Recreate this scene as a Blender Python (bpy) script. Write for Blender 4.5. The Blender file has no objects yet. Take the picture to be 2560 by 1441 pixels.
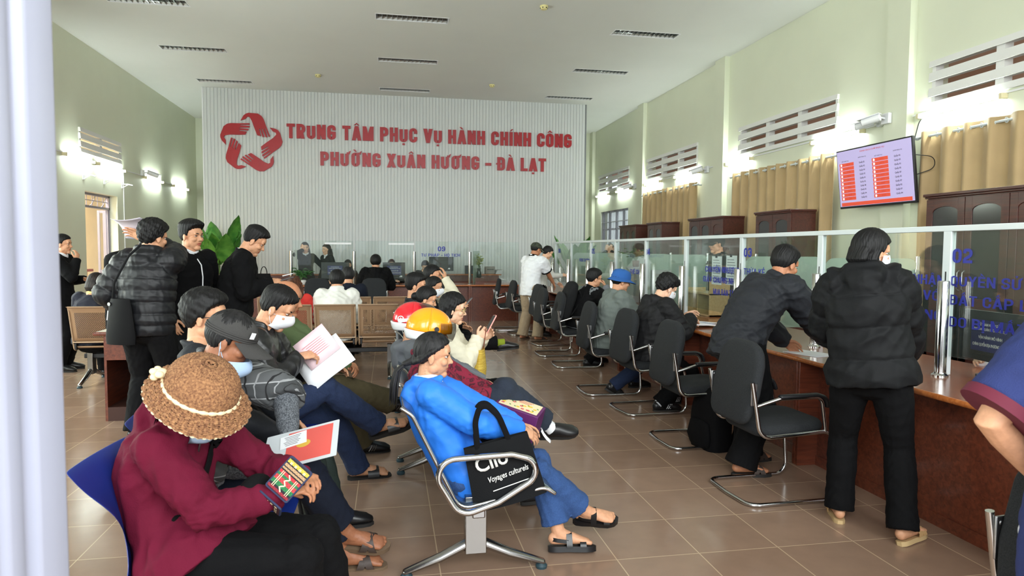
import bpy, bmesh, math, random
import numpy as np
from math import sin, cos, pi, radians, sqrt
from mathutils import Vector, Matrix

random.seed(7)
scn = bpy.context.scene
COL = scn.collection

# ------------------------------------------------------------------ camera
cam_data = bpy.data.cameras.new('camera')
cam = bpy.data.objects.new('camera', cam_data)
COL.objects.link(cam)
cam_data.sensor_width = 36.0
cam_data.lens = 36.0 * 1688.0 / 2560.0
cam_data.clip_start = 0.05
cam_data.clip_end = 200.0
cam_data.dof.use_dof = True
cam_data.dof.focus_distance = 4.6
cam_data.dof.aperture_fstop = 6.5


def cam_axes(yaw, pit, rol):
    f = Vector((sin(yaw) * cos(pit), cos(yaw) * cos(pit), -sin(pit)))
    r = Vector((cos(yaw), -sin(yaw), 0.0))
    u = r.cross(f)
    return r * cos(rol) + u * sin(rol), u * cos(rol) - r * sin(rol), f


_r, _u, _f = cam_axes(0.1809, 0.0569, 0.0066)
_m = Matrix((_r, _u, -_f)).transposed().to_4x4()
_m.translation = Vector((0.0, 0.0, 1.5))
cam.matrix_world = _m
scn.camera = cam

# ------------------------------------------------------------------ sky, daylight, exposure
world = bpy.data.worlds.new('overcast_sky')
scn.world = world
world.use_nodes = True
_bg = world.node_tree.nodes['Background']
_bg.inputs['Color'].default_value = (0.86, 0.93, 1.0, 1.0)
_bg.inputs['Strength'].default_value = 0.7
scn.view_settings.view_transform = 'Standard'
scn.view_settings.look = 'None'
scn.view_settings.exposure = 0.68
scn.view_settings.gamma = 1.0
scn.view_settings.use_curve_mapping = False
scn.cycles.use_denoising = True
scn.cycles.max_bounces = 10
scn.cycles.diffuse_bounces = 5
scn.cycles.glossy_bounces = 5
scn.cycles.transmission_bounces = 6
scn.cycles.transparent_max_bounces = 24
scn.cycles.caustics_reflective = False
scn.cycles.caustics_refractive = False
scn.cycles.sample_clamp_indirect = 6.0


def area_light(name, loc, rot, sx, sy, power, color):
    d = bpy.data.lights.new(name, 'AREA')
    d.shape = 'RECTANGLE'
    d.size, d.size_y = sx, sy
    d.energy = power
    d.color = color
    o = bpy.data.objects.new(name, d)
    o.location = loc
    o.rotation_euler = rot
    COL.objects.link(o)
    return o


# daylight that comes in through the open glazed front behind the camera; the left and porch lamps are added
area_light('front_daylight', (0.8, -5.0, 4.4), (radians(76), 0, 0), 14.0, 4.2, 1350.0, (0.96, 1.0, 0.985))
area_light('left_fill_light', (-5.9, 6.5, 2.1), (0, radians(-98), 0), 2.4, 9.0, 980.0, (0.96, 1.0, 0.985))  # unseen lamp added outside the left wall to brighten hall and ceiling
area_light('porch_fill_light', (-6.3, 14.5, 3.7), (0, radians(35), 0), 1.2, 6.0, 420.0, (1.0, 0.98, 0.94))  # added lamp that brightens the ochre wall beyond the doorway

# ------------------------------------------------------------------ materials
MATS = {}


def srgb(r, g, b):
    def f(c):
        c /= 255.0
        return c / 12.92 if c <= 0.04045 else ((c + 0.055) / 1.055) ** 2.4
    return (f(r), f(g), f(b), 1.0)


def new_mat(name):
    m = bpy.data.materials.new(name)
    m.use_nodes = True
    nt = m.node_tree
    return m, nt, nt.nodes['Principled BSDF']


def mat(name, rgb, rough=0.6, metal=0.0, var=0.0, scale=20.0, bump=0.0, bscale=None, spec=0.5, stretch=None, rgb2=None, sheen=0.0, coat=0.0, emit=None):
    """procedural principled material: base colour broken up by noise, noise bump"""
    if name in MATS:
        return MATS[name]
    m, nt, b = new_mat(name)
    b.inputs['Base Color'].default_value = srgb(*rgb)
    b.inputs['Roughness'].default_value = rough
    b.inputs['Metallic'].default_value = metal
    b.inputs['Specular IOR Level'].default_value = spec
    if sheen:
        b.inputs['Sheen Weight'].default_value = sheen
    if coat:
        b.inputs['Coat Weight'].default_value = coat
        b.inputs['Coat Roughness'].default_value = 0.12
    if emit:
        b.inputs['Emission Color'].default_value = srgb(*rgb)
        b.inputs['Emission Strength'].default_value = emit
    if var or bump or rgb2:
        tc = nt.nodes.new('ShaderNodeTexCoord')
        mp = nt.nodes.new('ShaderNodeMapping')
        if stretch:
            mp.inputs['Scale'].default_value = stretch
        nt.links.new(tc.outputs['Object'], mp.inputs['Vector'])
        nz = nt.nodes.new('ShaderNodeTexNoise')
        nz.inputs['Scale'].default_value = scale
        nz.inputs['Detail'].default_value = 4.0
        nt.links.new(mp.outputs['Vector'], nz.inputs['Vector'])
        if var or rgb2:
            rp = nt.nodes.new('ShaderNodeValToRGB')
            c = srgb(*rgb)
            if rgb2:
                lo, hi = c, srgb(*rgb2)
            else:
                lo = tuple(x * (1 - var) for x in c[:3]) + (1,)
                hi = tuple(min(1, x * (1 + var)) for x in c[:3]) + (1,)
            rp.color_ramp.elements[0].position = 0.35
            rp.color_ramp.elements[1].position = 0.65
            rp.color_ramp.elements[0].color = lo
            rp.color_ramp.elements[1].color = hi
            nt.links.new(nz.outputs['Fac'], rp.inputs['Fac'])
            nt.links.new(rp.outputs['Color'], b.inputs['Base Color'])
        if bump:
            n2 = nz
            if bscale:
                n2 = nt.nodes.new('ShaderNodeTexNoise')
                n2.inputs['Scale'].default_value = bscale
                n2.inputs['Detail'].default_value = 3.0
                nt.links.new(mp.outputs['Vector'], n2.inputs['Vector'])
            bp = nt.nodes.new('ShaderNodeBump')
            bp.inputs['Strength'].default_value = bump
            bp.inputs['Distance'].default_value = 0.004
            nt.links.new(n2.outputs['Fac'], bp.inputs['Height'])
            nt.links.new(bp.outputs['Normal'], b.inputs['Normal'])
    MATS[name] = m
    return m


def glass_mat(name, tint, milk, milk_rgb, rough=0.02, refl=1.0):
    """thin sheet glass: clear + fresnel gloss, with an optional frosted film"""
    m = bpy.data.materials.new(name)
    m.use_nodes = True
    nt = m.node_tree
    nt.nodes.clear()
    out = nt.nodes.new('ShaderNodeOutputMaterial')
    tr = nt.nodes.new('ShaderNodeBsdfTransparent')
    tr.inputs['Color'].default_value = tint
    gl = nt.nodes.new('ShaderNodeBsdfGlossy')
    gl.inputs['Roughness'].default_value = rough
    gl.inputs['Color'].default_value = (refl, refl, refl, 1)
    fr = nt.nodes.new('ShaderNodeFresnel')
    geo = nt.nodes.new('ShaderNodeNewGeometry')  # same reflectance seen from either face of the sheet
    ior = nt.nodes.new('ShaderNodeMapRange')
    ior.inputs['To Min'].default_value = 1.45
    ior.inputs['To Max'].default_value = 1.0 / 1.45
    nt.links.new(geo.outputs['Backfacing'], ior.inputs['Value'])
    nt.links.new(ior.outputs['Result'], fr.inputs['IOR'])
    mx = nt.nodes.new('ShaderNodeMixShader')
    nt.links.new(fr.outputs[0], mx.inputs[0])
    last = tr
    if milk > 0:
        df = nt.nodes.new('ShaderNodeBsdfDiffuse')
        df.inputs['Color'].default_value = srgb(*milk_rgb)
        tl = nt.nodes.new('ShaderNodeBsdfTranslucent')
        tl.inputs['Color'].default_value = srgb(*milk_rgb)
        a = nt.nodes.new('ShaderNodeMixShader')
        a.inputs[0].default_value = 0.5
        nt.links.new(df.outputs[0], a.inputs[1])
        nt.links.new(tl.outputs[0], a.inputs[2])
        b = nt.nodes.new('ShaderNodeMixShader')
        b.inputs[0].default_value = milk
        nt.links.new(tr.outputs[0], b.inputs[1])
        nt.links.new(a.outputs[0], b.inputs[2])
        last = b
    nt.links.new(last.outputs[0], mx.inputs[1])
    nt.links.new(gl.outputs[0], mx.inputs[2])
    nt.links.new(mx.outputs[0], out.inputs['Surface'])
    MATS[name] = m
    return m


# ------------------------------------------------------------------ mesh builder
class MB:
    def __init__(s):
        s.v, s.f, s.m = [], [], []

    def add(s, verts, faces, mi=0, M=None):
        o = len(s.v)
        if M is not None:
            verts = [M @ Vector(p) for p in verts]
        s.v.extend([tuple(p) for p in verts])
        s.f.extend([tuple(i + o for i in f) for f in faces])
        s.m.extend([mi] * len(faces))
        return s

    def box(s, c, d, mi=0, rz=0.0, M=None):
        x, y, z = d[0] / 2, d[1] / 2, d[2] / 2
        vs = [(-x, -y, -z), (x, -y, -z), (x, y, -z), (-x, y, -z), (-x, -y, z), (x, -y, z), (x, y, z), (-x, y, z)]
        T = Matrix.Translation(c) @ Matrix.Rotation(rz, 4, 'Z')
        if M is not None:
            T = M @ T
        return s.add(vs, [(0, 3, 2, 1), (4, 5, 6, 7), (0, 1, 5, 4), (1, 2, 6, 5), (2, 3, 7, 6), (3, 0, 4, 7)], mi, T)

    def bb(s, a, b, mi=0):
        """box from corner a to corner b"""
        return s.box([(a[i] + b[i]) / 2 for i in range(3)], [abs(b[i] - a[i]) for i in range(3)], mi)

    def tube(s, pts, radii, seg=10, mi=0, ref=None, closed=False, round_ends=False, M=None):
        """tube along pts; radius per point: r or (r_side, r_ref); ref = direction the second radius follows"""
        P = [Vector(p) for p in pts]
        n = len(P)
        R = list(radii) if isinstance(radii, (list, tuple)) and len(radii) == n else [radii] * n
        R = [(r, r) if not isinstance(r, (list, tuple)) else r for r in R]
        if round_ends and not closed:
            t0, t1 = (P[0] - P[1]).normalized(), (P[-1] - P[-2]).normalized()
            A0, A1, r0, r1 = [], [], R[0], R[-1]
            for k in (0.97, 0.75, 0.4):
                q = sqrt(1 - k * k)
                A0.append((P[0] + t0 * k * min(r0), (r0[0] * q, r0[1] * q)))
            for k in (0.4, 0.75, 0.97):
                q = sqrt(1 - k * k)
                A1.append((P[-1] + t1 * k * min(r1), (r1[0] * q, r1[1] * q)))
            P = [a[0] for a in A0] + P + [a[0] for a in A1]
            R = [a[1] for a in A0] + R + [a[1] for a in A1]
            n = len(P)
        T = []
        for i in range(n):
            if closed:
                t = P[(i + 1) % n] - P[i - 1]
            else:
                t = P[min(i + 1, n - 1)] - P[max(i - 1, 0)]
            T.append(t.normalized() if t.length > 1e-9 else Vector((0, 0, 1)))
        u = Vector(ref) if ref is not None else (Vector((0, 0, 1)) if abs(T[0].z) < 0.9 else Vector((0, 1, 0)))
        vs = []
        for i in range(n):
            w = u if ref is None else Vector(ref)
            w = w - T[i] * w.dot(T[i])
            if w.length < 1e-6:
                w = T[i].orthogonal()
            w.normalize()
            if ref is None:
                u = w
            sd = T[i].cross(w)
            for k in range(seg):
                a = 2 * pi * k / seg
                vs.append(P[i] + sd * (cos(a) * R[i][0]) + w * (sin(a) * R[i][1]))
        fs = []
        m = n if closed else n - 1
        for i in range(m):
            j = (i + 1) % n
            for k in range(seg):
                l = (k + 1) % seg
                fs.append((i * seg + k, i * seg + l, j * seg + l, j * seg + k))
        if not closed:
            fs.append(tuple(range(seg - 1, -1, -1)))
            fs.append(tuple((n - 1) * seg + k for k in range(seg)))
        return s.add(vs, fs, mi, M)

    def cyl(s, a, b, r, seg=16, mi=0, r2=None):
        return s.tube([a, b], [r, r if r2 is None else r2], seg, mi)

    def ell(s, c, r, seg=16, rings=10, mi=0, M=None, rot=None):
        vs, fs = [], []
        T = Matrix.Translation(c)
        if rot is not None:
            T = T @ rot
        if M is not None:
            T = M @ T
        vs.append((0, 0, -r[2]))
        for i in range(1, rings):
            th = -pi / 2 + pi * i / rings
            for k in range(seg):
                a = 2 * pi * k / seg
                vs.append((r[0] * cos(th) * cos(a), r[1] * cos(th) * sin(a), r[2] * sin(th)))
        vs.append((0, 0, r[2]))
        for k in range(seg):
            fs.append((0, 1 + (k + 1) % seg, 1 + k))
        for i in range(rings - 2):
            for k in range(seg):
                l = (k + 1) % seg
                fs.append((1 + i * seg + k, 1 + i * seg + l, 1 + (i + 1) * seg + l, 1 + (i + 1) * seg + k))
        t = len(vs) - 1
        for k in range(seg):
            fs.append((1 + (rings - 2) * seg + k, 1 + (rings - 2) * seg + (k + 1) % seg, t))
        return s.add(vs, fs, mi, T)

    def lathe(s, prof, seg=24, mi=0, M=None, cap=True):
        vs, fs = [], []
        for r, z in prof:
            for k in range(seg):
                a = 2 * pi * k / seg
                vs.append((r * cos(a), r * sin(a), z))
        n = len(prof)
        for i in range(n - 1):
            for k in range(seg):
                l = (k + 1) % seg
                fs.append((i * seg + k, i * seg + l, (i + 1) * seg + l, (i + 1) * seg + k))
        if cap:
            fs.append(tuple(range(seg - 1, -1, -1)))
            fs.append(tuple((n - 1) * seg + k for k in range(seg)))
        return s.add(vs, fs, mi, M)

    def prism(s, poly, t, mi=0, M=None, both=False):
        """polygon (x, y) extruded 0..t along z"""
        n = len(poly)
        vs = [(p[0], p[1], 0) for p in poly] + [(p[0], p[1], t) for p in poly]
        fs = [tuple(range(n - 1, -1, -1)), tuple(range(n, 2 * n))]
        fs += [(i, (i + 1) % n, n + (i + 1) % n, n + i) for i in range(n)]
        return s.add(vs, fs, mi, M)

    def grid(s, rows, mi=0, M=None, thick=None):
        """rows of points -> sheet (thickness via second layer along thick vector)"""
        nr, nc = len(rows), len(rows[0])
        vs = [p for r in rows for p in r]
        fs = [(i * nc + j, i * nc + j + 1, (i + 1) * nc + j + 1, (i + 1) * nc + j) for i in range(nr - 1) for j in range(nc - 1)]
        if thick is not None:
            o = len(vs)
            t = Vector(thick)
            vs = vs + [tuple(Vector(p) + t) for p in vs]
            fs = fs + [tuple(reversed([i + o for i in f])) for f in fs]
            edge = [(i, i + 1) for i in range(nc - 1)] + [((i + 1) * nc - 1, (i + 2) * nc - 1) for i in range(nr - 1)]
            edge += [((nr - 1) * nc + j + 1, (nr - 1) * nc + j) for j in range(nc - 2, -1, -1)] + [((i + 1) * nc, i * nc) for i in range(nr - 2, -1, -1)]
            fs += [(b, a, a + o, b + o) for a, b in edge]
        return s.add(vs, fs, mi, M)

    def mesh(s, name, mats=(), smooth=35.0):
        me = bpy.data.meshes.new(name)
        me.from_pydata(s.v, [], s.f)
        for mt in mats:
            me.materials.append(mt)
        if len(mats) > 1:
            me.polygons.foreach_set('material_index', s.m)
        if smooth:
            me.polygons.foreach_set('use_smooth', [True] * len(me.polygons))
            if smooth < 180:
                me.set_sharp_from_angle(angle=radians(smooth))
        me.update()
        return me


def tag(o, label=None, cat=None, group=None, kind=None):
    for k, v in (('label', label), ('category', cat), ('group', group), ('kind', kind)):
        if v:
            o[k] = v
    return o


def obj(name, mb, mats, parent=None, loc=None, rot=None, bevel=0.0, smooth=35.0, label=None):
    if not isinstance(mats, (list, tuple)):
        mats = [mats]
    me = mb if isinstance(mb, bpy.types.Mesh) else mb.mesh(name, mats, smooth)
    o = bpy.data.objects.new(name, me)
    COL.objects.link(o)
    if parent is not None:
        o.parent = parent
    if loc is not None:
        o.location = loc
    if rot is not None:
        o.rotation_euler = rot
    if bevel:
        b = o.modifiers.new('bevel', 'BEVEL')
        b.width = bevel
        b.segments = 2
        b.limit_method = 'ANGLE'
    if label:
        o['label'] = label
    return o


def empty(name, label, cat, loc=(0, 0, 0), rz=0.0, group=None):
    o = bpy.data.objects.new(name, None)
    o.empty_display_size = 0.1
    COL.objects.link(o)
    o.location = loc
    o.rotation_euler = (0, 0, rz)
    return tag(o, label, cat, group)


def struct(name, mb, mats, parent=None, **k):
    o = obj(name, mb, mats, parent, **k)
    if parent is None:
        o['kind'] = 'structure'
    return o


KIDS = {}


def dup(root, loc, rz, label=None, group=None):
    """copy of a thing with copies of its parts and sub-parts"""
    if not KIDS.get(root.name):
        KIDS[root.name] = list(root.children)
    r = root.copy()
    COL.objects.link(r)
    r.location = loc
    r.rotation_euler = (0, 0, rz)
    if label:
        r['label'] = label
    if group:
        r['group'] = group
    for ch in KIDS[root.name]:
        c = ch.copy()
        COL.objects.link(c)
        c.parent = r
        for g in ch.children:
            d = g.copy()
            COL.objects.link(d)
            d.parent = c
    return r


def text_mesh(body, cap_h, width=None, depth=0.002, bold=0.0, shear=0.0):
    """lettering lying in the XZ plane, facing -Y, left end at x=0, baseline z=0"""
    cu = bpy.data.curves.new('lettering', 'FONT')
    cu.body = body
    cu.size = 1.0
    cu.extrude = 0.0
    cu.offset = bold
    cu.shear = shear
    cu.resolution_u = 3
    o = bpy.data.objects.new('lettering', cu)
    TMP.collection.objects.link(o)
    TMP.view_layers[0].update()
    dg = TMP.view_layers[0].depsgraph
    me = bpy.data.meshes.new_from_object(o.evaluated_get(dg))
    bpy.data.objects.remove(o)
    bm = bmesh.new()
    bm.from_mesh(me)
    k = cap_h / 0.73
    xs = [v.co.x for v in bm.verts]
    x0, x1 = (min(xs), max(xs)) if xs else (0, 1)
    kx = k if width is None else width / (x1 - x0)
    r = bmesh.ops.extrude_face_region(bm, geom=bm.faces[:])
    top = set(g for g in r['geom'] if isinstance(g, bmesh.types.BMVert))
    for v in bm.verts:
        d = depth if v in top else 0.0
        v.co = Vector(((v.co.x - x0) * kx, -d, v.co.y * k))
    bmesh.ops.recalc_face_normals(bm, faces=bm.faces[:])
    bm.to_mesh(me)
    bm.free()
    return me


TMP = bpy.data.scenes.new('workshop')


def remesh(mb, voxel, smooth=3, factor=0.5):
    """one continuous surface over everything in mb; returns (verts Nx3, faces)"""
    me = bpy.data.meshes.new('tmp')
    me.from_pydata(mb.v, [], mb.f)
    o = bpy.data.objects.new('tmp', me)
    TMP.collection.objects.link(o)
    r = o.modifiers.new('r', 'REMESH')
    r.mode = 'VOXEL'
    r.voxel_size = voxel
    s = o.modifiers.new('s', 'SMOOTH')
    s.factor = factor
    s.iterations = smooth
    TMP.view_layers[0].update()
    dg = TMP.view_layers[0].depsgraph
    out = bpy.data.meshes.new_from_object(o.evaluated_get(dg))
    bpy.data.objects.remove(o)
    bpy.data.meshes.remove(me)
    return out


def get_co(me):
    a = np.empty(len(me.vertices) * 3, dtype=np.float32)
    me.vertices.foreach_get('co', a)
    return a.reshape(-1, 3).astype(np.float64)


def set_co(me, a):
    me.vertices.foreach_set('co', a.astype(np.float32).ravel())
    me.update()


def get_no(me):
    a = np.empty(len(me.vertices) * 3, dtype=np.float32)
    me.vertex_normals.foreach_get('vector', a)
    return a.reshape(-1, 3).astype(np.float64)


def ray_cm(*a):
    return tuple(x * 0.01 for x in a)
# ------------------------------------------------------------------ people: skeleton -> continuous body, clothes, hair
SKIN = {}


def skin_mat(kind):
    if kind not in SKIN:
        rgb = {'fair': (226, 180, 150), 'mid': (205, 152, 118), 'tan': (176, 120, 88), 'dark': (150, 98, 70)}[kind]
        a = mat('skin_' + kind, rgb, rough=0.52, var=0.07, scale=60.0, bump=0.12, bscale=260.0, spec=0.4)
        b = mat('lips_' + kind, tuple(int(x * k) for x, k in zip(rgb, (0.86, 0.66, 0.68))), rough=0.42, var=0.05, scale=90)
        SKIN[kind] = (a, b)
    return SKIN[kind]


def V(*a):
    return Vector(a)


def ik(a, b, l1, l2, pole):
    d = b - a
    L = max(min(d.length, (l1 + l2) * 0.9985), abs(l1 - l2) * 1.05)
    dn = d.normalized()
    b = a + dn * L
    x = (l1 * l1 - l2 * l2 + L * L) / (2 * L)
    h = sqrt(max(l1 * l1 - x * x, 1e-8))
    p = Vector(pole)
    p = p - dn * p.dot(dn)
    if p.length < 1e-5:
        p = dn.orthogonal()
    p.normalize()
    return a + dn * x + p * h, b


def frame(origin, ydir, zhint):
    y = Vector(ydir).normalized()
    z = Vector(zhint)
    z = z - y * z.dot(y)
    if z.length < 1e-5:
        z = y.orthogonal()
    z.normalize()
    x = y.cross(z)
    M = Matrix((x, y, z)).transposed().to_4x4()
    M.translation = origin
    return M


class Skel:
    def __init__(k, p):
        s = k.s = p.get('h', 1.68) / 1.68
        fem = k.fem = p.get('fem', False)
        k.g = p.get('girth', 1.0)
        k.pel = V(*p.get('pel', (0, 0, 0.93 * s)))
        a0, a1 = p.get('lean', (0, 4))
        side, tw, htw = (radians(x) for x in (p.get('side', 0), p.get('twist', 0), p.get('hip_twist', 0)))
        pts, dirs = [k.pel.copy()], []
        for i in range(5):
            a = radians(a0 + (a1 - a0) * i / 4)
            d = V(sin(side) * 1.0, sin(a), cos(a)).normalized()
            d = Matrix.Rotation(tw, 3, 'Z') @ d
            dirs.append(d)
            pts.append(pts[-1] + d * (0.10 * s))
        k.spine, k.up = pts, dirs[-1]
        k.nb = pts[-1]
        k.sx = Matrix.Rotation(tw, 3, 'Z') @ V(cos(side), 0, -sin(side))
        k.fw = k.up.cross(k.sx).normalized()
        if k.fw.dot(Matrix.Rotation(tw, 3, 'Z') @ V(0, 1, 0)) < 0:
            k.fw = -k.fw
        k.hx = Matrix.Rotation(htw, 3, 'Z') @ V(1, 0, 0)
        k.hfw = Matrix.Rotation(htw, 3, 'Z') @ V(0, 1, 0)
        y, pi_, r = (radians(x) for x in p.get('head', (0, 5, 0)))
        k.hR = Matrix.Rotation(y, 3, 'Z') @ Matrix.Rotation(-pi_, 3, 'X') @ Matrix.Rotation(r, 3, 'Y')
        nd = (k.up + k.hR @ V(0, 0, 1)).normalized()
        k.hc = k.nb + nd * (0.05 * s) + k.hR @ V(0, 0.022, 0.088) * s
        k.hM = Matrix.Translation(k.hc) @ k.hR.to_4x4() @ Matrix.Scale(s * (0.97 if fem else 1.0) * p.get('head_k', 1.04), 4)
        shw = (0.150 if fem else 0.170) * s
        sc = k.nb - k.up * 0.045 * s
        k.sh, k.el, k.wr, k.hd, k.hp = [], [], [], [], []
        k.hip, k.kn, k.an, k.fd = [], [], [], []
        shr = p.get('shrug', 0.0)
        for i, sg in enumerate((-1, 1)):  # 0 left (x<0), 1 right (x>0)
            key = 'L' if sg < 0 else 'R'
            S = sc + k.sx * (sg * shw) + k.up * shr + k.fw * p.get('round', 0.01)
            t = p.get('hand' + key)
            t = V(*t) if t else S + V(sg * 0.06, 0.06, -0.50) * s
            pole = p.get('elb' + key, (sg * 0.5, -0.7, -0.6))
            e, w = ik(S, t, 0.285 * s, 0.25 * s, pole)
            k.sh.append(S)
            k.el.append(e)
            k.wr.append(w)
            fdv = p.get('fing' + key)
            fa = (w - e).normalized()
            k.hd.append(Vector(fdv).normalized() if fdv else fa)
            k.hp.append(Vector(p.get('back' + key, (sg * 0.75, 0.1, 0.65))))  # direction the back of the hand looks
            h = k.pel + k.hx * (sg * (0.095 if fem else 0.09) * s) + V(0, 0, -0.04 * s)
            f = p.get('foot' + key, (sg * 0.1, 0.0, 0.085))
            kp = p.get('knee' + key, (sg * 0.12, 1, 0.25))
            kn, an = ik(h, V(*f), 0.425 * s, 0.405 * s, kp)
            k.hip.append(h)
            k.kn.append(kn)
            k.an.append(an)
            k.fd.append(Vector(p.get('toe' + key, (sg * 0.15, 1, 0))).normalized())


def head_blobs(mb, k, p, fine=True):
    M = k.hM
    fem = k.fem
    c = 0.01
    E = lambda ce, r, rot=None: mb.ell([x * c for x in ce], [x * c for x in r], 20, 14, M=M, rot=rot)
    E((0, -1.0, 3.2), (7.3, 9.1, 8.4))
    E((0, 2.4, -3.2), (5.7, 6.0, 7.6) if fem else (6.0, 6.1, 7.9))
    E((0, 6.0, -9.2), (2.3, 2.2, 2.2) if fem else (2.9, 2.3, 2.3))
    for sg in (-1, 1):
        E((sg * 4.5, 0.8, -6.0), (2.0, 3.0, 2.8))
        E((sg * 3.7, 5.7, -2.3), (2.5, 2.3, 2.3))
        if fine:
            E((sg * 7.3, -0.7, -0.6), (0.85, 1.9, 3.1), Matrix.Rotation(-sg * 0.35, 4, 'Z') @ Matrix.Rotation(0.15, 4, 'X'))
            E((sg * 7.6, -0.5, -3.0), (0.6, 1.0, 1.1))
            E((sg * 1.0, 8.7, -2.9), (0.9, 0.9, 0.75))
            E((sg * 2.9, 7.0, 1.9), (2.2, 1.3, 0.8))
        else:
            E((sg * 7.2, -0.7, -0.6), (0.9, 1.9, 3.0))
    E((0, 6.6, 3.0), (5.0, 1.9, 3.6))
    mb.tube([M @ V(0, .077, .012), M @ V(0, .086, -.010), M @ V(0, .096, -.026)], [0.0075 * k.s, 0.0085 * k.s, 0.0115 * k.s], 10, round_ends=True)
    E((0, 7.6, -5.5), (2.3, 1.0, 0.62))
    E((0, 7.4, -6.7), (2.0, 1.0, 0.75))
    mb.tube([k.nb - k.up * 0.05 * k.s - k.fw * 0.01, k.nb + k.up * 0.02 * k.s, M @ V(0, -.02, -.03)],
            [0.062 * k.s, (0.052 if fem else 0.058) * k.s, (0.050 if fem else 0.057) * k.s], 16, round_ends=True)


def hand_blobs(mb, k, i, p):
    sg = -1 if i == 0 else 1
    s = k.s * (0.93 if k.fem else 1.0)
    curl = p.get('curl' + 'LR'[i], 25)
    M = frame(k.wr[i], k.hd[i], k.hp[i]) @ Matrix.Scale(s, 4)
    k.hm = getattr(k, 'hm', {})
    k.hm[i] = M
    T = lambda pts: [M @ V(*[x * 0.01 for x in q]) for q in pts]
    mb.tube(T([(0, -2.0, 0), (0, 2.0, 0), (sg * .2, 5.0, 0), (sg * .2, 8.2, 0.1)]), [(x * .01 * s, y * .01 * s) for x, y in ((2.5, 1.9), (3.2, 1.7), (3.9, 1.5), (3.9, 1.15))], 14, ref=M.to_3x3() @ V(0, 0, 1), round_ends=True)
    for bx, by, L, r, cv in ((-2.9, 8.3, 7.0, .86, .9), (-.85, 8.8, 7.8, .88, 1.0), (1.15, 8.6, 7.2, .85, 1.08), (3.0, 7.8, 5.8, .74, 1.15)):
        q = V(sg * bx, by - 1, 0)
        d = V(sg * bx * 0.022, 1, 0).normalized()
        pts = [q.copy()]
        a = 0
        for f, seg in ((0.7, 0.46), (1.0, 0.30), (0.7, 0.24)):
            a += curl * f * cv
            dd = Matrix.Rotation(-radians(a), 3, 'X') @ d
            pts.append(pts[-1] + dd * (L * seg + (1 if seg == .46 else 0)))
        mb.tube(T(pts), [r * .01 * s, r * .0100 * s, r * .0092 * s, r * .0078 * s], 8, round_ends=True)
    th = p.get('thumb' + 'LR'[i], 0)
    a = V(sg * -2.0, 2.4, -0.4)
    d1 = V(sg * -0.72, 0.66, -0.32 - th * .3).normalized()
    d2 = V(sg * -0.30, 0.85, -0.45 - th * .4).normalized()
    d3 = V(sg * 0.05, 0.9, -0.45 - th * .4).normalized()
    b = a + d1 * 4.0
    c_ = b + d2 * 3.2
    mb.tube(T([a, b, c_, c_ + d3 * 2.5]), [.0155 * s, .0115 * s, .0098 * s, .0082 * s], 8, round_ends=True)


def foot_frame(k, i, sole):
    s = k.s
    fd = k.fd[i]
    sh = (k.kn[i] - k.an[i]).normalized()
    M = frame(k.an[i], fd, sh if fd.cross(sh).length > 0.2 else V(0, 0, 1))
    return M @ Matrix.Translation((0, 0, -0.085 * s)) @ Matrix.Scale(s * (0.94 if k.fem else 1.0), 4)


def foot_blobs(mb, k, i, sole, fine):
    M = foot_frame(k, i, sole)
    z0 = sole
    s = k.s
    sg = -1 if i == 0 else 1
    up = M.to_3x3() @ V(0, 0, 1)
    T = lambda pts: [M @ V(*q) for q in pts]
    mb.tube(T([(0, -.035, z0 + .034), (0, .02, z0 + .037), (0, .08, z0 + .034), (sg * .004, .125, z0 + .024), (sg * .004, .165, z0 + .017)]),
            [(x * s, y * s) for x, y in ((.028, .032), (.031, .036), (.036, .032), (.043, .022), (.040, .015))], 14, ref=up, round_ends=True)
    mb.tube(T([(0, .0, .10), (0, .03, z0 + .05), (0, .07, z0 + .04)]), [.036 * s, .034 * s, .028 * s], 12, round_ends=True)
    if fine:
        for j, (x, y, r) in enumerate(((-.028, .178, .0125), (-.009, .186, .0092), (.007, .181, .0088), (.021, .172, .0082), (.034, .160, .0078))):
            mb.tube(T([(sg * x, y - .03, z0 + .014), (sg * x, y, z0 + .010)]), [r * s, r * s], 8, round_ends=True)
    else:
        mb.ell((sg * .002, .165, z0 + .014), (.04, .028, .013), M=M)


def spine_prof(k):
    s, g = k.s, k.g
    if k.fem:
        pr = [(.158, .115), (.142, .108), (.138, .105), (.148, .112), (.142, .098), (.080, .062)]
    else:
        pr = [(.150, .112), (.148, .112), (.155, .115), (.165, .118), (.155, .100), (.085, .066)]
    pr = [(a * s * g, b * s * g) for a, b in pr]
    pr[-1] = (pr[-1][0] / g, pr[-1][1] / g)
    return pr


def arm_radii(k, loose):
    s = k.s
    t = 0.9 if k.fem else 1.0
    return [(r * t + loose) * s for r in (.052, .052, .047, .042, .040, .033, .0265)]


def arm_pts(k, i, stop=1.0):
    S, E_, W = k.sh[i], k.el[i], k.wr[i]
    pts = [S, S.lerp(E_, .4), S.lerp(E_, .85), E_, E_.lerp(W, .25), E_.lerp(W, .7), W]
    return pts


def leg_pts(k, i):
    H, K, A = k.hip[i], k.kn[i], k.an[i]
    back = (k.an[i] - k.kn[i]).cross(k.hx).normalized()
    return [H, H.lerp(K, .35), H.lerp(K, .8), K, K.lerp(A, .3), K.lerp(A, .75), A]


def leg_radii(k, loose):
    s = k.s
    return [(r + loose) * s for r in (.088, .080, .062, .056, .056, .042, .036)]


def near_axis(P, A, B):
    A, B = np.array(A), np.array(B)
    d = B - A
    L = d @ d
    t = np.clip((P - A) @ d / L, 0, 1)
    return np.linalg.norm(P - A - t[:, None] * d, axis=1), t * sqrt(L)


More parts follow.
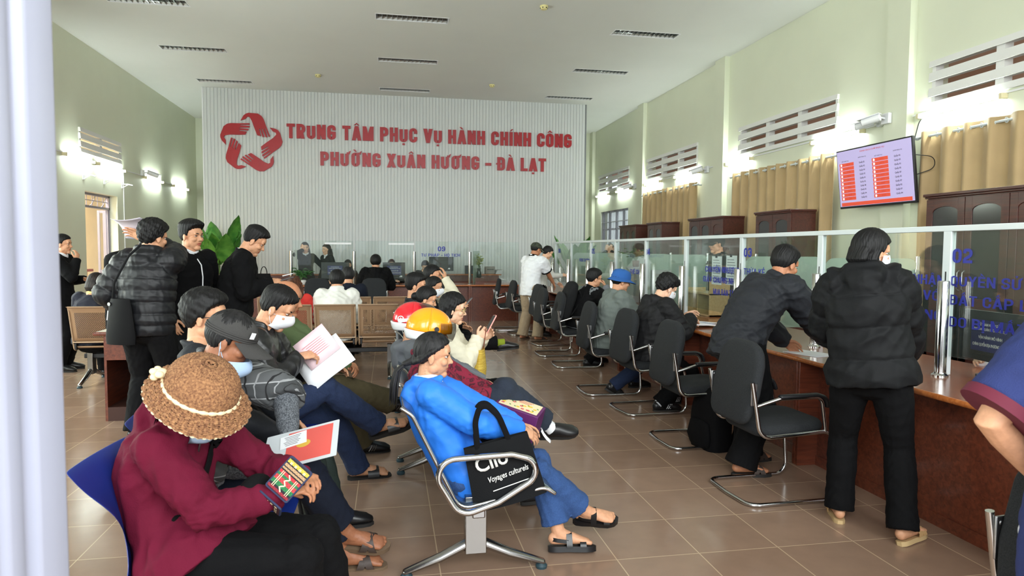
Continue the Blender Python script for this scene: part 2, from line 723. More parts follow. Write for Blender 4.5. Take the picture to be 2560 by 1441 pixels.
def folds(P, seed, lam=0.11, n=5):
    rs = np.random.RandomState(seed)
    out = np.zeros(len(P))
    for j in range(n):
        v = rs.normal(size=3)
        v /= np.linalg.norm(v)
        w = rs.normal(size=3)
        w /= np.linalg.norm(w)
        l = lam * rs.uniform(.6, 1.5)
        ph = P @ v * (2 * pi / l) + 1.6 * np.sin(P @ w * (2 * pi / (l * 1.9)) + rs.uniform(0, 6))
        out += 1 - 2 * np.abs(np.sin(ph + rs.uniform(0, 6)))
    return out / n


def drape(me, k, pts, n=5, off=.006):
    """points pushed out onto the surface of a garment, seen from the spine"""
    from mathutils.bvhtree import BVHTree
    t = BVHTree.FromPolygons([v.co for v in me.vertices], [tuple(f.vertices) for f in me.polygons])
    out = []
    for a, b in zip(pts, pts[1:]):
        for i in range(n):
            q = Vector(a).lerp(Vector(b), i / n)
            ax = min(k.spine[1:], key=lambda s_: (s_ - q).length)
            d = (q - ax).normalized()
            hit = t.ray_cast(q + d * .07, -d)
            out.append((hit[0] + hit[1] * off) if hit[0] is not None else q)
    return out


def body_mesh(k, p, voxel):
    fine = voxel < 0.006
    mb = MB()
    pr = spine_prof(k)
    mb.tube(k.spine, pr, 20, ref=k.fw, round_ends=True)
    head_blobs(mb, k, p, voxel < 0.0065)
    for i, sg in enumerate((-1, 1)):
        mb.tube([k.nb - k.up * .03 * k.s, k.nb.lerp(k.sh[i], .6) - k.up * .012 * k.s, k.sh[i]], [.05 * k.s, .05 * k.s, .05 * k.s], 12, round_ends=True)
        mb.tube(arm_pts(k, i), arm_radii(k, 0), 12, round_ends=True)
        hand_blobs(mb, k, i, p)
        mb.tube(leg_pts(k, i), leg_radii(k, 0), 12, round_ends=True)
        foot_blobs(mb, k, i, p.get('sole', .02), fine)
    me = remesh(mb, voxel, 2 if fine else 1)
    P = get_co(me)
    Mi = np.array(k.hM.inverted())
    Q = (P @ Mi[:3, :3].T + Mi[:3, 3]) * 100
    hs = np.array(k.hM.to_3x3() @ V(0, 1, 0)) * 0.01
    dep = np.zeros(len(P))
    fr = Q[:, 1] > 3.5
    near = (np.abs(Q) < 14).all(axis=1) & fr
    for sg in (-1, 1):
        dep += near * 0.95 * np.exp(-(((Q[:, 0] - sg * 3.1) / 1.5) ** 2 + ((Q[:, 2] - .35) / .85) ** 2))
    dep += near * 0.34 * np.exp(-((Q[:, 0] / 2.2) ** 4 + ((Q[:, 2] + 6.1) / .32) ** 2))
    dep += near * 0.3 * np.exp(-((Q[:, 0] / 3.0) ** 4 + ((Q[:, 2] + 7.9) / .6) ** 2))
    P = P - dep[:, None] * hs
    set_co(me, P)
    a, b = skin_mat(p.get('skin', 'mid'))
    me.materials.append(a)
    me.materials.append(b)
    n = len(me.polygons)
    ce = np.empty(n * 3, dtype=np.float32)
    me.polygons.foreach_get('center', ce)
    ce = ce.reshape(-1, 3)
    C = (ce @ Mi[:3, :3].T + Mi[:3, 3]) * 100
    lip = ((np.abs(C[:, 0]) / 2.35) ** 2 + ((C[:, 2] + 6.1) / 1.15) ** 2 < 1) & (C[:, 1] > 6.4)
    me.polygons.foreach_set('material_index', lip.astype(np.int32))
    me.polygons.foreach_set('use_smooth', [True] * n)
    return me


def finish(me, mats):
    for m in mats:
        me.materials.append(m)
    me.polygons.foreach_set('use_smooth', [True] * len(me.polygons))
    me.update()
    return me


def top_mesh(k, p, t, voxel, seed):
    """jacket / shirt: t = dict(loose, sleeve, hem, collar, hood, quilt, amp)"""
    s = k.s
    lo = t.get('loose', .02)
    mb = MB()
    pr = [(a + lo * s, b + lo * .9 * s) for a, b in spine_prof(k)]
    pts = list(k.spine)
    hw = t.get('hem_w', .012)
    pr[0] = (pr[0][0] + hw, pr[0][1] + hw)
    pr[-1] = (pr[-1][0] - lo * .5, pr[-1][1] - lo * .4)
    hem = t.get('hem', .06)
    hd = t.get('hemdir')
    base = pts[0] + (Vector(hd) if hd else (pts[0] - pts[1]).normalized()) * hem
    r0 = pr[0]
    if t.get('cinch'):
        r0 = (r0[0] * .9, r0[1] * .9)
    pts, pr = [base] + pts, [r0] + pr
    top = pts[-1] - k.up * .012 * s
    pts[-1] = top
    mb.tube(pts, pr, 24, ref=k.fw)
    stop = t.get('sleeve', 1.0)
    for i, sg in enumerate((-1, 1)):
        sr = (.050 + lo * .45) * s
        mb.tube([k.nb - k.up * .045 * s, k.nb.lerp(k.sh[i], .6) - k.up * .020 * s, k.sh[i]], [sr, sr, (.052 + lo * .7) * s], 14, round_ends=True)
        ap, ar = arm_pts(k, i), arm_radii(k, lo)
        if stop < 1:
            n = max(2, int(round(stop * 6)))
            ap, ar = ap[:n + 1], [r + .012 for r in ar[:n + 1]]
            mb.tube(ap, ar, 16)
        else:
            d = (ap[-1] - ap[-2]).normalized()
            ap[-1] = ap[-1] + d * .012
            ar[-1] = ar[-1] * (.80 if t.get('cuff') else .95)
            mb.tube(ap, ar, 16)
            mb.ell(ap[0], [ar[0] * .97] * 3)
            mb.ell(ap[3], [ar[3] * 1.0] * 3)
    if k.fem and not t.get('flat'):
        ch = k.spine[3] + k.fw * (.075 * s + lo * .5)
        for sg in (-1, 1):
            mb.ell(ch + k.sx * sg * .06 * s, (.065 * s, .065 * s, .065 * s))
    if t.get('collar', 1):
        hgt = t.get('collar_h', .03)
        rr = .066 * s + t.get('collar_r', 0)
        for q in range(3):
            c0 = k.nb - k.up * .005 * s + k.up * hgt * q / 2 + k.fw * (.004 - .006 * q)
            ring = [c0 + k.sx * (cos(a) * rr * 1.05) + k.fw * (sin(a) * rr * 1.02) - k.up * (max(0, sin(a)) * .028) for a in np.linspace(0, 2 * pi, 19)[:-1]]
            mb.tube(ring, t.get('collar_t', .014) * s, 8, closed=True)
    if t.get('hood'):
        hr = t['hood']
        pts = [k.nb + k.sx * (.075 * s * cos(a)) * 1.35 - k.fw * (.085 * s * sin(a) + .012) + k.up * (.018 - .035 * sin(a)) + k.fw * (.07 * (1 - sin(a))) for a in np.linspace(-.05, pi + .05, 9)]
        rad = [hr * (.55 + .45 * sin(max(0, a))) for a in np.linspace(-.05, pi + .05, 9)]
        mb.tube(pts, rad, 12, round_ends=True)
        mb.ell(k.nb - k.fw * (.105 * s) - k.up * .07, (.085, .05, .085), rot=None)
    me = remesh(mb, voxel, t.get('smooth', 5))
    P = get_co(me)
    N = get_no(me)
    amp = t.get('amp', .006)
    d = amp * folds(P, seed, t.get('lam', .16))
    for i in (0, 1):
        de = np.linalg.norm(P - np.array(k.el[i]), axis=1)
        dd = np.linalg.norm(P - np.array(k.sh[i] - k.up * .06), axis=1)
        w = np.exp(-(de / .09) ** 2) + .7 * np.exp(-(dd / .10) ** 2)
        d += amp * .8 * w * folds(P, seed + 9, .075, 4)
    q = t.get('quilt')
    if q:
        per, qa = q
        best = np.full(len(P), 9.0)
        par = np.zeros(len(P))
        segs = [(k.spine[0] - (k.spine[1] - k.spine[0]) * 1.2, k.spine[3]), (k.spine[3], k.nb)]
        off = [0, (k.spine[3] - segs[0][0]).length]
        for i in (0, 1):
            segs += [(k.sh[i], k.el[i]), (k.el[i], k.wr[i])]
            off += [0, (k.el[i] - k.sh[i]).length]
        for n_, ((A, B), o_) in enumerate(zip(segs, off)):
            di, tt = near_axis(P, A, B)
            if n_ < 2:
                di = di - .085
            else:
                di = di - .0
            m = di < best
            best[m] = di[m]
            par[m] = tt[m] + o_
        d += qa * (np.sqrt(np.abs(np.sin(par * pi / per))) - .7)
    P = P + N * d[:, None]
    set_co(me, P)
    return me


def trouser_mesh(k, p, t, voxel, seed):
    s = k.s
    lo = t.get('loose', .012)
    mb = MB()
    pr = spine_prof(k)
    u = (k.spine[1] - k.spine[0]).normalized()
    mb.tube([k.pel + V(0, 0, -.05 * s), k.pel, k.pel + u * .09 * s], [(pr[0][0] + lo - .002, pr[0][1] + lo), (pr[0][0] + lo - .002, pr[0][1] + lo), (pr[1][0] + lo * .6, pr[1][1] + lo * .6)], 22, ref=k.hfw, round_ends=True)
    for i, sg in enumerate((-1, 1)):
        lp, lr = leg_pts(k, i), leg_radii(k, lo)
        dn = (lp[-1] - lp[-2]).normalized()
        L = t.get('len', 1.0)
        if L < 1:
            lp[-1] = k.kn[i].lerp(k.an[i], L)
            if lp[-2] == lp[-1] or L <= .75:
                lp[-2] = k.kn[i].lerp(k.an[i], L * .7)
        else:
            lp[-1] = lp[-1] + dn * (.02 * s) * t.get('drop', 1)
        fl = t.get('flare', .018)
        lr[-1] += fl
        lr[-2] += fl * .55
        lr[-3] += fl * .2
        mb.tube(lp, lr, 16)
        mb.ell(lp[0], [lr[0] * 1.03] * 3)
        mb.ell(lp[3], [lr[3] * 1.04] * 3)
    me = remesh(mb, voxel, 4)
    P = get_co(me)
    N = get_no(me)
    amp = t.get('amp', .005)
    d = amp * folds(P, seed, .13)
    for i in (0, 1):
        de = np.linalg.norm(P - np.array(k.kn[i]), axis=1)
        dh = np.linalg.norm(P - np.array(k.hip[i]), axis=1)
        da = np.linalg.norm(P - np.array(k.an[i]), axis=1)
        w = np.exp(-(de / .11) ** 2) + .8 * np.exp(-(dh / .12) ** 2) + .8 * np.exp(-(da / .10) ** 2)
        d += amp * w * folds(P, seed + 5, .06, 4)
    set_co(me, P + N * d[:, None])
    return me


HAIR = {}


def hair_mat(kind):
    if kind not in HAIR:
        rgb, r2 = {'black': ((8, 8, 9), (18, 17, 18)), 'brown': ((52, 30, 20), (92, 54, 34)), 'grey': ((13, 13, 14), (38, 37, 38)), 'dark': ((18, 14, 13), (40, 30, 26))}[kind]
        HAIR[kind] = mat('hair_' + kind, rgb, rough=0.58, scale=55.0, rgb2=r2, bump=0.5, bscale=120.0, stretch=(1.0, 1.0, 0.2), spec=0.3)
    return HAIR[kind]


def hair_mesh(k, hs, seed=0):
    """cap that follows the skull, cut along a hairline; long pieces added as locks"""
    M = k.hM
    rs = np.random.RandomState(seed)
    top, side, front = hs.get('top', 1.6), hs.get('side', .8), hs.get('front', .0)
    fore, temple, burn, ear, nape = hs.get('line', (6.3, 3.6, -1.0, -1.5, -7.0))
    nu, nv = 88, 46
    vs, fs = [], []
    cen = np.array((0, -1.0, 2.6))
    rad = np.array((7.5, 9.3, 9.1))
    ph = rs.uniform(0, 6, 6)
    bald = hs.get('bald')
    for j in range(nv + 1):
        th = -pi / 2 + pi * j / nv
        for i in range(nu):
            a = 2 * pi * i / nu
            d = np.array((cos(th) * cos(a), cos(th) * sin(a), sin(th)))
            q = cen + d * rad
            if q[2] < 0:
                q[0] *= 1 - .10 * min(1, -q[2] / 8)
                if q[1] < 0:
                    q[1] *= 1 - .22 * min(1, -q[2] / 8)
            y, z = q[1], q[2]
            zl = np.interp(y, (-9, -5, -2.4, -1.2, 1.4, 2.6, 5.2, 7.2), (nape, nape, ear - 1.0, ear + 1.5, burn + .8, temple, fore - .9, fore))
            jag = .35 * sin(a * 23 + ph[0]) + .25 * sin(a * 41 + ph[1])
            m = min(1, max(0, (z - zl + jag) / 1.7 + .42))
            if bald:
                m *= min(1, max(0, (bald - z) / 2))
            tt = min(1, max(0, (z - 1) / 7))
            off = side + (top - side) * tt * tt
            off += front * min(1, max(0, (y - 1) / 6)) * min(1, max(0, (z - 5) / 3))
            off += (.16 + .10 * hs.get('messy', 0)) * (sin(a * 31 + 3 * sin(th * 5 + ph[2]) + ph[3]) + .6 * sin(a * 17 + th * 9 + ph[4])) * (.4 + hs.get('messy', 0))
            if hs.get('messy'):
                off += hs['messy'] * .8 * sin(a * 7 + th * 6 + ph[5]) * sin(th * 11 + ph[2])
            off = m * off - (1 - m) * 1.7
            e = d * off
            vs.append(tuple((q + e) * .01))
    for j in range(nv):
        for i in range(nu):
            l = (i + 1) % nu
            fs.append((j * nu + i, j * nu + l, (j + 1) * nu + l, (j + 1) * nu + i))
    mb = MB()
    mb.add(vs, fs, 0, M)

    def lock(pts, r, flat=.6, n=10):
        P = [M @ V(*[x * .01 for x in q]) for q in pts]
        ref = M.to_3x3() @ V(0, 1, 0)
        mb.tube(P, [(x * .01 * k.s, x * .01 * flat * k.s) for x in r], n, ref=ref, round_ends=True)
    extra = None
    st = hs.get('style')
    if st == 'long':
        L = hs.get('length', 30)
        lock([(0, -5, 6), (0, -9.2, 0), (0, -9.6, -8), (0, -9.0, -L * .6), (0, -8.4, -L)], [6, 8.4, 9, 9.5, 7], .34, 18)
        for sg in (-1, 1):
            lock([(sg * 4.5, -1, 6), (sg * 6.6, -2, 0), (sg * 7.2, -2, -8), (sg * 7.8, -1, -L * .6), (sg * 7.0, 1, -L)], [2.4, 2.5, 3.0, 3.2, 1.8], .9)
        for _ in range(16):
            x = rs.uniform(-8, 8)
            lock([(x * .8, -9.3, 2), (x, -11.2, -9), (x + rs.uniform(-1, 1), -11, -L * .6), (x * .9 + rs.uniform(-1, 1), -9.6, -L - rs.uniform(-2, 2))], [.8, 1.2, 1.2, .4], .7, 6)
    elif st == 'bob':
        L = hs.get('length', 11)
        lock([(0, -4, 6), (0, -7.6, 0), (0, -8.0, -6), (0, -6.8, -L)], [6, 7.6, 7.6, 6.2], .45, 18)
        for sg in (-1, 1):
            lock([(sg * 4, -1, 6), (sg * 6.3, -2.2, 0), (sg * 6.2, -2.6, -6), (sg * 5.2, -2.4, -L)], [2.2, 2.5, 2.5, 1.8], 1.25)
    elif st == 'pony':
        L = hs.get('length', 26)
        lock([(0, -8.6, -2), (0, -11.5, -4.5), (0, -14.5, -6)], [3.4, 2.4, 1.9], .8)
        extra = MB()
        solid, mb = mb, extra
        for _ in range(30):
            x, y = rs.uniform(-1.9, 1.9), rs.uniform(-1.5, 1.5)
            lock([(x * .4, -14 + y * .3, -5.6), (x * 1.2, -18 + y, -10), (x * 1.8, -19 + y * 1.5, -L * .65), (x * 1.6, -18.5 + y * 1.6, -L + rs.uniform(-3, 3))], [.7, .85, .75, .12], .8, 6)
        mb = solid
        for sg in (-1, 1):
            lock([(sg * 5, 4, 6), (sg * 7.6, -1, 2.5), (sg * 6.4, -6.5, -2), (sg * 1.5, -10, -4.5)], [2.0, 2.2, 2.2, 1.6], .7)
        for _ in range(7):
            lock([(rs.uniform(5, 7), -2, -2), (rs.uniform(6, 8), -3, -7), (rs.uniform(5, 7.5), -3, -11)], [.10, .10, .05], 1, 5)
    elif st == 'bun':
        mb.ell((0, -.115, -.005), (.038, .034, .036), M=M)
        lock([(0, -8, 2), (0, -10.4, 0)], [4, 2.6], .8)
    if k.lod < 2:
        me = remesh(mb, .0042 if k.lod == 0 else .0055, (3 if st == 'pony' else 6) if st else 3)
        P = get_co(me)
        N = get_no(me)
        Mi = np.array(M.inverted())
        Q = P @ Mi[:3, :3].T + Mi[:3, 3]
        a = np.arctan2(Q[:, 0], Q[:, 1] + .01)
        d = .0011 * np.sin(a * 46 + 2.5 * np.sin(Q[:, 2] * 60 + ph[1])) + .0008 * np.sin(a * 23 + Q[:, 2] * 40 + ph[2])
        set_co(me, P + N * d[:, None])
        if st == 'pony':
            bm = bmesh.new()
            bm.from_mesh(me)
            e2 = extra.mesh('locks', smooth=0)
            bm.from_mesh(e2)
            bm.to_mesh(me)
            bm.free()
            bpy.data.meshes.remove(e2)
        me.polygons.foreach_set('use_smooth', [True] * len(me.polygons))
        me.materials.append(hair_mat(hs.get('color', 'black')))
        return me
    return mb.mesh('hair', [hair_mat(hs.get('color', 'black'))], smooth=180)


def eye_parts(k, root, p, seed):
    M = k.hM
    white = mat('eye_white', (225, 220, 212), rough=.25)
    dark = mat('eye_dark', (22, 15, 12), rough=.2)
    browm = hair_mat('black' if p.get('hair', {}).get('color', 'black') != 'grey' else 'grey')
    down = p.get('lids', 1.0 if p.get('head', (0, 5, 0))[1] > 12 else .4)
    for sg in (-1, 1):
        mb = MB()
        c = V(sg * 3.1, 6.75, .35)
        mb.ell(tuple(x * .01 for x in c), (.0135, .0085, .0050 * (1 - .45 * down)), 14, 8, 0, M)
        mb.ell((c.x * .01, (c.y + .55) * .01, (c.y * 0 + .35 - down * .25) * .01), (.0052, .0036, .0048 * (1 - .45 * down)), 12, 8, 1, M)
        lid = [M @ V((sg * 3.1 + x) * .01, (7.62 - .06 * x * x) * .01, (.35 + .60 - .20 * x * x - down * .35) * .01) for x in (-1.55, -.9, -.3, .3, .9, 1.55)]
        mb.tube(lid, [.0010, .0016, .0019, .0019, .0017, .0011], 6, 1)
        obj('eye', mb, [white, dark], root, smooth=180)
        mb = MB()
        br = [M @ V(sg * x * .01, y * .01, z * .01) for x, y, z in ((1.5, 8.35, 2.1), (2.6, 8.3, 2.45), (3.7, 7.9, 2.5), (4.9, 7.0, 2.1))]
        mb.tube(br, [(.0030, .0016), (.0042, .0018), (.0036, .0018), (.0012, .0010)], 8, 0, ref=M.to_3x3() @ V(0, 1, 0), round_ends=True)
        obj('eyebrow', mb, browm, root, smooth=180)


def sole_outline(sg, k=1.0):
    pts = [(-.030, -.045), (-.033, 0), (-.030, .05), (-.040, .105), (-.046, .145), (-.040, .185), (-.018, .207), (.008, .203), (.030, .180), (.042, .140), (.040, .09), (.033, .04), (.033, -.01), (.028, -.048), (.012, -.064), (-.014, -.063)]
    r = [(x * k * sg, y * k) for x, y in pts]
    return list(reversed(r)) if sg > 0 else r


def shoe_parts(k, root, p):
    sh = p.get('shoe')
    if not sh:
        return
    kind, m1 = sh[0], sh[1]
    m2 = sh[2] if len(sh) > 2 else m1
    for i, sg in enumerate((-1, 1)):
        M = foot_frame(k, i, 0)
        up = M.to_3x3() @ V(0, 0, 1)
        s = k.s
        T = lambda pts: [M @ V(*q) for q in pts]
        if kind in ('sandal', 'slide', 'strap'):
            mb = MB()
            mb.prism(sole_outline(sg, 1.03), .026 if kind != 'strap' else .032, 0, M @ Matrix.Translation((0, 0, -.008)))
            o = obj('sandal', mb, m2, root, smooth=40)
            mb = MB()

            def band(y0, y1, w, h0, h1):
                pts = [(-.046, y0, .018), (-.047, y0 + (y1 - y0) * .15, .035), (-.030, y0 + (y1 - y0) * .35, h0), (0, (y0 + y1) / 2, h1), (.030, y0 + (y1 - y0) * .65, h0), (.047, y0 + (y1 - y0) * .85, .035), (.046, y1, .018)]
                P = T(pts)
                strip(mb, P, M, w * s)
            if kind == 'slide':
                band(.095, .095, .036, .062, .068)
            elif kind == 'sandal':
                band(.080, .135, .017, .062, .068)
                band(.135, .085, .017, .058, .064)
            else:
                band(.135, .135, .017, .052, .056)
                band(.055, .055, .016, .088, .098)
                heel = T([(-.040, .05, .05), (-.037, -.01, .058), (-.02, -.048, .064), (0, -.056, .066), (.02, -.048, .064), (.037, -.01, .058), (.040, .05, .05)])
                strip(mb, heel, M, .010 * s, out=(0, 0, 1))
            obj('strap', mb, m1, o, smooth=50)
        elif kind in ('shoe', 'trainer'):
            mb = MB()
            mb.tube(T([(0, -.035, .045), (0, .02, .052), (0, .075, .050), (sg * .003, .13, .040), (sg * .003, .172, .034), (sg * .003, .193, .028)]),
                    [(a * s, b * s) for a, b in ((.037, .046), (.040, .052), (.044, .044), (.050, .033), (.047, .027), (.036, .018))], 18, 0, ref=up, round_ends=True)
            mb.tube(T([(0, -.012, .05), (0, -.012, .10)]), [(.040 * s, .046 * s), (.037 * s, .043 * s)], 16, 0, ref=M.to_3x3() @ V(0, 1, 0))
            o = obj('shoe', mb, m1, root, smooth=60)
            mb = MB()
            mb.prism(sole_outline(sg, 1.02), .022, 0, M @ Matrix.Translation((0, 0, -.006)))
            obj('sole', mb, m2, o, smooth=40)
            if len(sh) > 3:
                mb = MB()
                for j in range(3):
                    for sd in (-1, 1):
                        P = T([(sd * .0415, .05 + j * .018, .028), (sd * .043, .062 + j * .018, .05), (sd * .036, .072 + j * .016, .072)])
                        mb.tube(P, [.0032 * s] * 3, 6)
                obj('stripe', mb, sh[3], o, smooth=60)
        if p.get('sock'):
            mb = MB()
            A, K_ = k.an[i], k.kn[i]
            d = (K_ - A).normalized()
            mb.tube([A - d * .03, A + d * .02, A + d * .09, A + d * .13], [.045 * s, .043 * s, .043 * s, .046 * s], 14)
            obj('sock', mb, p['sock'], root, smooth=60)


def strip(mb, P, M, w, th=.004, out=None):
    """flat band of width 2w along P, lying on the foot (M = foot frame)"""
    y = (M.to_3x3() @ V(0, 1, 0)).normalized() if out is None else (M.to_3x3() @ Vector(out)).normalized()
    c = M @ V(0, .05, .02)
    rows = []
    for a in (-1, -.5, 0, .5, 1):
        rows.append([tuple(q + y * (w * a)) for q in P])
    rows2 = []
    for r in rows:
        rr = []
        for q in r:
            q = Vector(q)
            n = q - (c + y * (q - c).dot(y))
            n = n.normalized() if n.length > 1e-6 else V(0, 0, 1)
            rr.append(tuple(q + n * th))
        rows2.append(rr)
    nr, nc = len(rows), len(rows[0])
    vs = [q for r in rows for q in r] + [q for r in rows2 for q in r]
    o = nr * nc
    f = [(i * nc + j, (i + 1) * nc + j, (i + 1) * nc + j + 1, i * nc + j + 1) for i in range(nr - 1) for j in range(nc - 1)]
    f += [tuple(reversed([x + o for x in q])) for q in f]
    for j in range(nc - 1):
        f += [(j, j + 1, j + 1 + o, j + o), ((nr - 1) * nc + j + 1, (nr - 1) * nc + j, (nr - 1) * nc + j + o, (nr - 1) * nc + j + 1 + o)]
    for i in range(nr - 1):
        f += [((i + 1) * nc, i * nc, i * nc + o, (i + 1) * nc + o), (i * nc + nc - 1, (i + 1) * nc + nc - 1, (i + 1) * nc + nc - 1 + o, i * nc + nc - 1 + o)]
    mb.add(vs, f)


def mask_part(k, root, low=False, rgb=(232, 235, 240), name='face_mask'):
    M = k.hM
    mb = MB()
    rows = []
    dz = -.050 if low else 0
    dy = .005 if low else 0
    for t in np.linspace(0, 1, 13):
        z = .004 - .104 * t
        bul = .034 * sin(pi * min(1, t * 1.0 + .14)) ** 1.1
        row = []
        for u in np.linspace(-1, 1, 21):
            a = u * radians(80)
            zz = z + .020 * abs(u) ** 1.6 * (t * 1.6 - 1.0)
            x = .070 * sin(a)
            y = .010 + (.080 - .012 * t + bul * (1 - abs(u) ** 1.5)) * cos(a) ** .8
            y -= .012 * max(0, t - .75) / .25
            row.append((x, y + dy, zz + dz))
        rows.append(row)
    mb.grid(rows, 0, M, thick=(0, -.004, 0))
    o = obj(name, mb, mat('mask_cloth_%d' % rgb[0], rgb, rough=.85, bump=.15, scale=200), root, smooth=60)
    mb = MB()
    for sg in (-1, 1):
        for z in (-.018, -.075):
            mb.tube([M @ V(sg * .069, .020, z + dz), M @ V(sg * .078, .0, -.02 + (z + .02) * .45 + (dz * .4)), M @ V(sg * .083, -.016, -.005 - (z + .02) * .1)], [.0014] * 3, 6)
    obj('ear_loop', mb, mat('mask_cloth_%d' % rgb[0], rgb), o, smooth=60)
    return o


def glasses_part(k, root, rgb=(35, 30, 28), big=False):
    M = k.hM
    mb = MB()
    r = .024 if big else .021
    for sg in (-1, 1):
        ring = [M @ V(sg * .032 + r * 1.12 * cos(a), .092 - .012 * abs(cos(a)) * (1 if cos(a) * sg > 0 else .2), .002 + r * .86 * sin(a)) for a in np.linspace(0, 2 * pi, 19)[:-1]]
        mb.tube(ring, .0019, 6, closed=True)
        mb.tube([M @ V(sg * .056, .083, .006), M @ V(sg * .076, .04, .008), M @ V(sg * .080, -.012, .006), M @ V(sg * .080, -.03, -.012)], [.0018] * 4, 6)
    mb.tube([M @ V(-.010, .094, .006), M @ V(0, .096, .009), M @ V(.010, .094, .006)], [.0018] * 3, 6)
    o = obj('glasses', mb, mat('frame_%d_%d' % rgb[:2], rgb, rough=.3), root, smooth=60)
    mb = MB()
    for sg in (-1, 1):
        mb.lathe([(.0005, 0), (r * .93, 0), (r * .93, .001), (.0005, .001)], 20, 0, M @ Matrix.Translation((sg * .032, .090, .002)) @ Matrix.Rotation(-pi / 2, 4, 'X') @ Matrix.Diagonal((1.08, .84, 1, 1)))
    obj('lens', mb, MATS['lens_glass'], o, smooth=60)
    return o


PEOPLE = {}
COUNT = [0]


def person(label, p, loc, heading, top, bottom, group=None):
    """builds one person; heading in degrees, 0 faces +Y, -90 faces +X"""
    COUNT[0] += 1
    seed = COUNT[0] * 17
    lod = p.get('lod', 1)  # 0 near, 1 middle, 2 far
    vb = (.0042, .0055, .0072)[lod]
    vc = (.0080, .0100, .0130)[lod]
    root = empty('person', label, 'person', loc, radians(heading), group)
    k = Skel(p)
    k.root, k.loc, k.head_deg, k.lod = root, Vector(loc), heading, lod
    me = body_mesh(k, p, vb)
    obj('body', me, [], root)
    if top:
        for n, t in enumerate(top if isinstance(top, list) else [top]):
            m = top_mesh(k, p, t, vc, seed + n)
            finish(m, [t['mat']])
            obj(t.get('name', 'jacket'), m, [], root)
            k.top = m
    if bottom:
        m = trouser_mesh(k, p, bottom, vc, seed + 3)
        finish(m, [bottom['mat']])
        obj(bottom.get('name', 'trousers'), m, [], root)
    if p.get('hair'):
        obj('hair', hair_mesh(k, p['hair'], seed), [], root)
    if p.get('face', True):
        eye_parts(k, root, p, seed)
    shoe_parts(k, root, p)
    if p.get('mask'):
        mask_part(k, root, low=p['mask'] == 'low', rgb=p.get('mask_rgb', (232, 235, 240)))
    if p.get('glasses'):
        glasses_part(k, root, p['glasses'], p.get('big_glasses', False))
    if p.get('inner'):
        mb = MB()
        for q in range(2):
            rr = .060 * k.s + .003
            c0 = k.nb + k.up * (.012 + .016 * q) + k.fw * .004
            ring = [c0 + k.sx * (cos(a) * rr) + k.fw * (sin(a) * rr) - k.up * (max(0, sin(a)) ** 3 * .030) for a in np.linspace(0, 2 * pi, 19)[:-1]]
            mb.tube(ring, .011, 8, closed=True)
        f0 = k.nb + k.fw * (.058 * k.s) - k.up * .02
        mb.tube([f0 + k.up * .02, f0 + k.fw * .03 - k.up * .05, f0 + k.fw * .038 - k.up * .11], [(.030, .008), (.034, .008), (.012, .006)], 10, ref=k.fw)
        obj('shirt_collar', mb, p['inner'], root, smooth=60)
    return k


def W2L(k, w):
    """world point -> the person's own frame"""
    return Matrix.Rotation(-radians(k.head_deg), 3, 'Z') @ (Vector(w) - k.loc)


def L2W(k, l):
    return k.loc + Matrix.Rotation(radians(k.head_deg), 3, 'Z') @ Vector(l)
# ------------------------------------------------------------------ condensed block capitals (own glyphs, with Vietnamese marks)
def fillet(pts, r, n=6, closed=False):
    P = [Vector(p) for p in pts]
    out = []
    m = len(P)
    for i in range(m):
        if not closed and i in (0, m - 1):
            out.append(P[i])
            continue
        a, b, c = P[i - 1], P[i], P[(i + 1) % m]
        u, v = (a - b), (c - b)
        lu, lv = u.length, v.length
        if lu < 1e-6 or lv < 1e-6:
            out.append(b)
            continue
        u, v = u / lu, v / lv
        ang = u.angle(v)
        if ang > 3.10:
            out.append(b)
            continue
        d = min(r / math.tan(ang / 2), lu * .499, lv * .499)
        rr = d * math.tan(ang / 2)
        ce = b + (u + v).normalized() * (rr / sin(ang / 2))
        s, e = b + u * d - ce, b + v * d - ce
        for k in range(n + 1):
            t = k / n
            w = (s.normalized().slerp(e.normalized(), t) * rr) if rr > 1e-9 else s
            out.append(ce + w)
    return out


